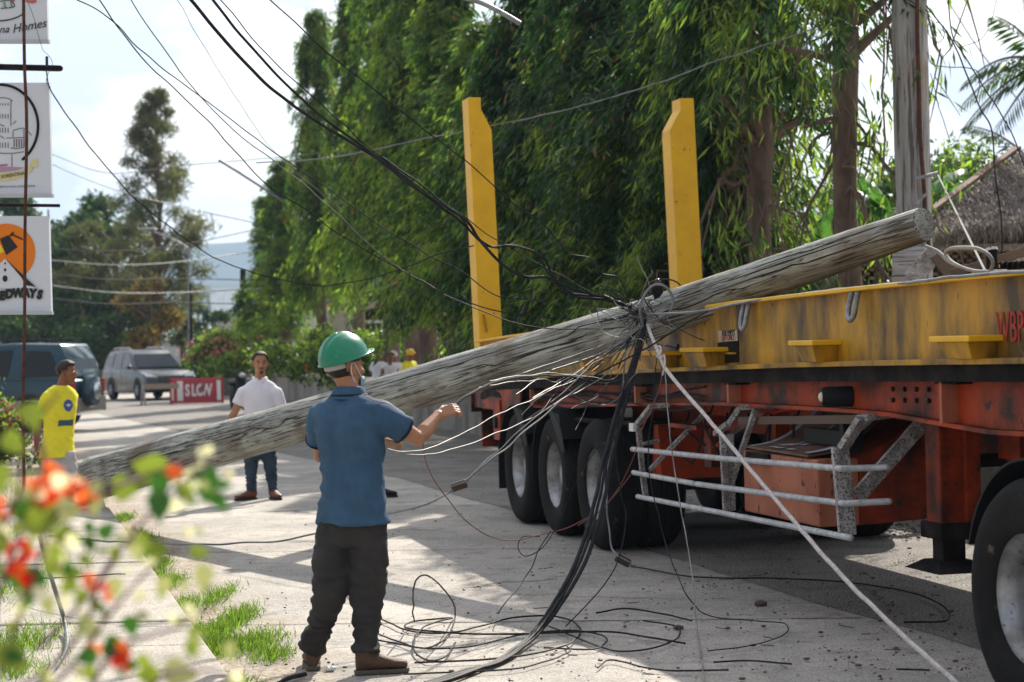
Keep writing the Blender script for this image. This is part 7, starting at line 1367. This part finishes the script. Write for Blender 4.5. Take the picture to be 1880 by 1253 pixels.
def grass(name, label, cells, n, hgt, seed):
    rg = np.random.default_rng(seed); P = []
    for (x, y, sx, sy, wgt, z) in cells:
        k = int(n * wgt); c = G(x, y, z); q = np.stack([rg.normal(c[0], sx, k), rg.normal(c[1], sy, k), np.full(k, z)], 1); P.append(q)
    P = np.concatenate(P); n_ = len(P); D = rg.normal(size=(n_, 3)) * [.55, .55, .2] + [0, 0, 1]; V, F = leaves(P, D, hgt * rg.uniform(.4, 1.2, n_), np.full(n_, .006), rg)
    o = link(name, fastmesh(name, V, F, [m_grass, m_leafl], (rg.random(n_) > .7).astype(int)), None); tag(o, label, None, None, 'stuff'); return o
rgs = np.random.default_rng(14); cells = []
for k in range(46):
    Y = rgs.uniform(9.7, 20.5); wd_ = mnoise.noise(Vector((Y * .9, 3, 1))); 
    if wd_ < -.15: continue
    p_ = np.array([walk_x(Y) + rgs.uniform(.03, .16), Y]); q_ = W(p_[0] * FPX / 1, 0, 1) if False else None
    X_, Z_ = p_[0], 0 - CAMH; cells.append((940 + FPX * (X_ * cr - Z_ * sr) / Y, 626.5 - FPX * (X_ * sr + Z_ * cr) / Y, .05, .16, .05 + .05 * max(0, wd_), 0))
cells += [(465, 1185, .09, .24, .22, 0), (435, 1140, .06, .3, .2, 0), (500, 1208, .06, .12, .1, 0), (400, 1100, .05, .3, .12, 0)]
grass('grass', None, cells, 4200, .075, 4)
grass('verge_grass', None, [(10, 1200, .13, .4, .35, .12), (-5, 1100, .13, .6, .3, .12), (-10, 1000, .16, .9, .3, .12), (-60, 950, .3, 2, .3, .12), (30, 1245, .08, .2, .1, .12), (-30, 900, .3, 2, .3, .12)], 3000, .11, 6)
o = MB().tube(catmull([G(45, 1262, .16), G(90, 1240, .16), G(122, 1190, .16), W(118, 1140, 11.2), W(100, 1080, 11.0), W(85, 1030, 11.0), W(70, 970, 11.0), W(60, 900, 11.0)], 6), .012, 8).build('conduit', m_cableg, None, True); tag(o, 'grey flexible cable curving down onto the sidewalk behind the blossoms', 'cable')
wire('wire', 'thin wire lying across the sidewalk slabs', [(0, 1063, 11.6), (80, 1062, 11.7), (150, 1058, 11.8), (230, 1053, 12.0)], .004, CB)

# ------------------------------------------------------------------ blurred blossoms close to the lens
YF = 2.9; fbp = W(60, 1400, YF); fl = empty('blossoming_shrub', (fbp[0], YF, 0), 'shrub with orange blossoms and heart shaped leaves close to the viewer at lower left', 'shrub'); FB = np.array(fl.location)
m_stem = mat('purple_stem', (.10, .05, .06), .7); m_ob = mat('orange_bract', (.78, .12, .025), .6, transl=.45, col2=(.80, .2, .05), sc=30); m_rb = mat('red_bract', (.66, .03, .015), .6, transl=.4); m_wb = mat('white_bract', (.75, .70, .58), .6, transl=.4); m_gl = mat('heart_leaf', (.035, .12, .02), .5, transl=.3); m_yl = mat('yellow_green_leaf', (.17, .23, .035), .5, transl=.4); m_pl = mat('pale_leaf', (.30, .32, .17), .5, transl=.35)
rr = random.Random(12); fw = lambda x, y, dy=0.: W(x, y, YF + dy) - FB
stems = [[(-30, 1300), (20, 1180), (60, 1060), (95, 960), (140, 900), (165, 880)], [(-20, 1290), (90, 1230), (160, 1140), (185, 1060), (230, 1000), (270, 950), (330, 890), (380, 860)], [(60, 1300), (150, 1200), (200, 1130), (260, 1060), (330, 1000)], [(-40, 1200), (0, 1080), (30, 1000), (60, 920), (80, 860), (60, 760)], [(150, 1300), (190, 1220), (240, 1180), (330, 1150), (400, 1110)], [(-40, 1050), (10, 960), (40, 880), (30, 800)], [(100, 960), (200, 900), (280, 870), (350, 850), (420, 860)], [(70, 1190), (140, 1120), (180, 1070), (205, 1040), (215, 1010)], [(250, 1300), (300, 1240), (370, 1230), (420, 1240)], [(90, 870), (70, 780), (110, 720)]]
for i, st in enumerate(stems): MB().tube(catmull([fw(x, y, rr.uniform(-.08, .08) + i * .01) for x, y in st], 5), np.linspace(.0042, .0018, (len(st) - 1) * 5 + 1), 6).build('stem', m_stem, fl)
def leafshape(c, ax, nrm, L_, wd, m, nm):
    ax = V_(ax).normalized(); nrm = V_(nrm); sd_ = ax.cross(nrm).normalized(); nn = sd_.cross(ax); c = V_(c); O = [(0, .0), (-.06, .25), (.08, .46), (.3, .5), (.55, .38), (.8, .17), (1, 0)]
    V = [c + ax * a * L_ for a, b in O] + [c + ax * a * L_ + sd_ * b * wd + nn * b * wd * .25 for a, b in O] + [c + ax * a * L_ - sd_ * b * wd + nn * b * wd * .25 for a, b in O]; k = len(O)
    return MB().add(V, [(i, i + 1, k + i + 1, k + i) for i in range(k - 1)] + [(2 * k + i, 2 * k + i + 1, i + 1, i) for i in range(k - 1)]).build(nm, m, fl, True, autos=False)
lf = [(55, 1075, 62, m_gl, -90), (20, 1060, 30, m_gl, -70), (293, 895, 45, m_gl, -95), (292, 930, 46, m_gl, -80), (380, 890, 58, m_gl, -85), (345, 905, 30, m_yl, -60), (235, 895, 50, m_yl, 20), (60, 765, 45, m_yl, -70), (20, 815, 40, m_yl, -60), (110, 1040, 50, m_yl, -50), (75, 960, 55, m_yl, -10), (125, 985, 40, m_yl, -20), (195, 975, 30, m_gl, 60), (165, 1000, 28, m_gl, -80), (215, 1190, 45, m_gl, -20), (160, 1205, 35, m_gl, 180), (240, 1150, 35, m_gl, -70), (330, 1240, 55, m_pl, -20), (270, 1240, 40, m_yl, 160), (0, 880, 50, m_yl, -90), (0, 1000, 40, m_yl, -120), (130, 940, 35, m_pl, 10), (210, 1080, 35, m_pl, -100), (250, 1010, 35, m_pl, -100), (300, 1075, 30, m_pl, -95), (90, 1020, 30, m_yl, -90), (125, 1075, 30, m_yl, -150), (40, 940, 45, m_gl, -60), (275, 860, 60, m_yl, 170), (375, 1060, 40, m_pl, -90), (290, 1010, 30, m_yl, -110), (160, 1150, 30, m_pl, 170), (20, 1210, 50, m_yl, -40), (360, 1180, 30, m_pl, 40)]
rr = random.Random(21)
for x, y, s_, m_, an in lf:
    a = R(an + rr.uniform(-15, 15)); L_ = s_ / FPX * YF * 1.25; leafshape(fw(x - math.cos(a) * s_ * .5, y + math.sin(a) * s_ * .5, rr.uniform(-.12, .12)), (math.cos(a), rr.uniform(-.4, .4), math.sin(a)), (rr.uniform(-.4, .4), -1, rr.uniform(0, .5)), L_, L_ * .8, m_, 'leaf')
for k in range(150):
    st = rr.choice(stems); p = rr.choice(st); x, y = p[0] + rr.gauss(0, 40), p[1] + rr.gauss(0, 34); y = y if y > 880 else 880 + (880 - y) * .6; x = min(x, 430) - (60 if y < 960 and x > 400 else 0); s_ = rr.uniform(14, 34); a = R(rr.uniform(-150, 20)); L_ = s_ / FPX * YF * 1.2
    leafshape(fw(x, y, rr.uniform(-.2, .25)), (math.cos(a), rr.uniform(-.6, .6), math.sin(a)), (rr.uniform(-.6, .6), -1, rr.uniform(0, .7)), L_, L_ * .75, rr.choice((m_yl, m_pl, m_yl, m_gl, m_wb)), 'leaf')
blo = [(95, 862, 18, m_ob), (70, 905, 24, m_ob), (100, 898, 22, m_ob), (125, 905, 24, m_ob), (155, 900, 26, m_ob), (150, 920, 18, m_rb), (80, 925, 16, m_rb), (45, 1015, 24, m_rb), (40, 1050, 26, m_rb), (60, 1072, 20, m_ob), (15, 1010, 18, m_rb), (318, 868, 16, m_ob), (163, 1062, 15, m_ob), (200, 1098, 14, m_ob), (175, 1195, 20, m_ob), (232, 1212, 24, m_rb), (225, 1195, 18, m_ob), (8, 945, 18, m_rb), (0, 920, 14, m_ob), (380, 835, 18, m_wb), (368, 858, 14, m_wb), (350, 870, 14, m_wb), (90, 1010, 20, m_wb), (425, 870, 14, m_wb), (130, 1000, 14, m_wb), (345, 1120, 14, m_wb), (60, 985, 16, m_wb), (345, 980, 12, m_wb), (240, 975, 16, m_wb)]
blo += [(x_ + rr.gauss(0, 10), y_ + rr.gauss(0, 10), 14, rr.choice((m_ob, m_ob, m_rb))) for x_, y_ in ((85, 880), (110, 915), (135, 890), (165, 915), (60, 900), (35, 1035), (50, 1060), (230, 1205), (318, 872), (185, 1080), (95, 860)) for _ in range(2)]
for x, y, s_, m_ in blo:
    mb = MB(); c = V_(fw(x, y, rr.uniform(-.08, .08))); rad = s_ / FPX * YF
    for k in range(7):
        d = Vector((rr.gauss(0, 1), rr.gauss(-.3, .8), rr.gauss(0, 1))).normalized(); q = d.orthogonal().normalized(); q = Matrix.Rotation(rr.uniform(0, 6.28), 3, d) @ q; n_ = d.cross(q)
        V = [c, c + d * rad * .35 + q * rad * .42, c + d * rad * .8 + q * rad * .36 + n_ * rad * .1, c + d * rad * 1.15, c + d * rad * .8 - q * rad * .36 + n_ * rad * .1, c + d * rad * .35 - q * rad * .42]; mb.add(V, [(0, 1, 2, 3), (0, 3, 4, 5)])
    mb.build('blossom', m_, fl)

# ------------------------------------------------------------------ haze
hz_m = bpy.data.materials.new('haze'); hz_m.use_nodes = True; t = hz_m.node_tree; t.nodes.clear(); vo = t.nodes.new('ShaderNodeVolumePrincipled'); ho = t.nodes.new('ShaderNodeOutputMaterial'); vo.inputs['Color'].default_value = (.55, .75, 1, 1); vo.inputs['Density'].default_value = .0003; t.links.new(vo.outputs[0], ho.inputs['Volume'])
o = MB().box((-3900, -50, -12), (3900, 3700, 230)).build('haze', hz_m); tag(o, kind='stuff')
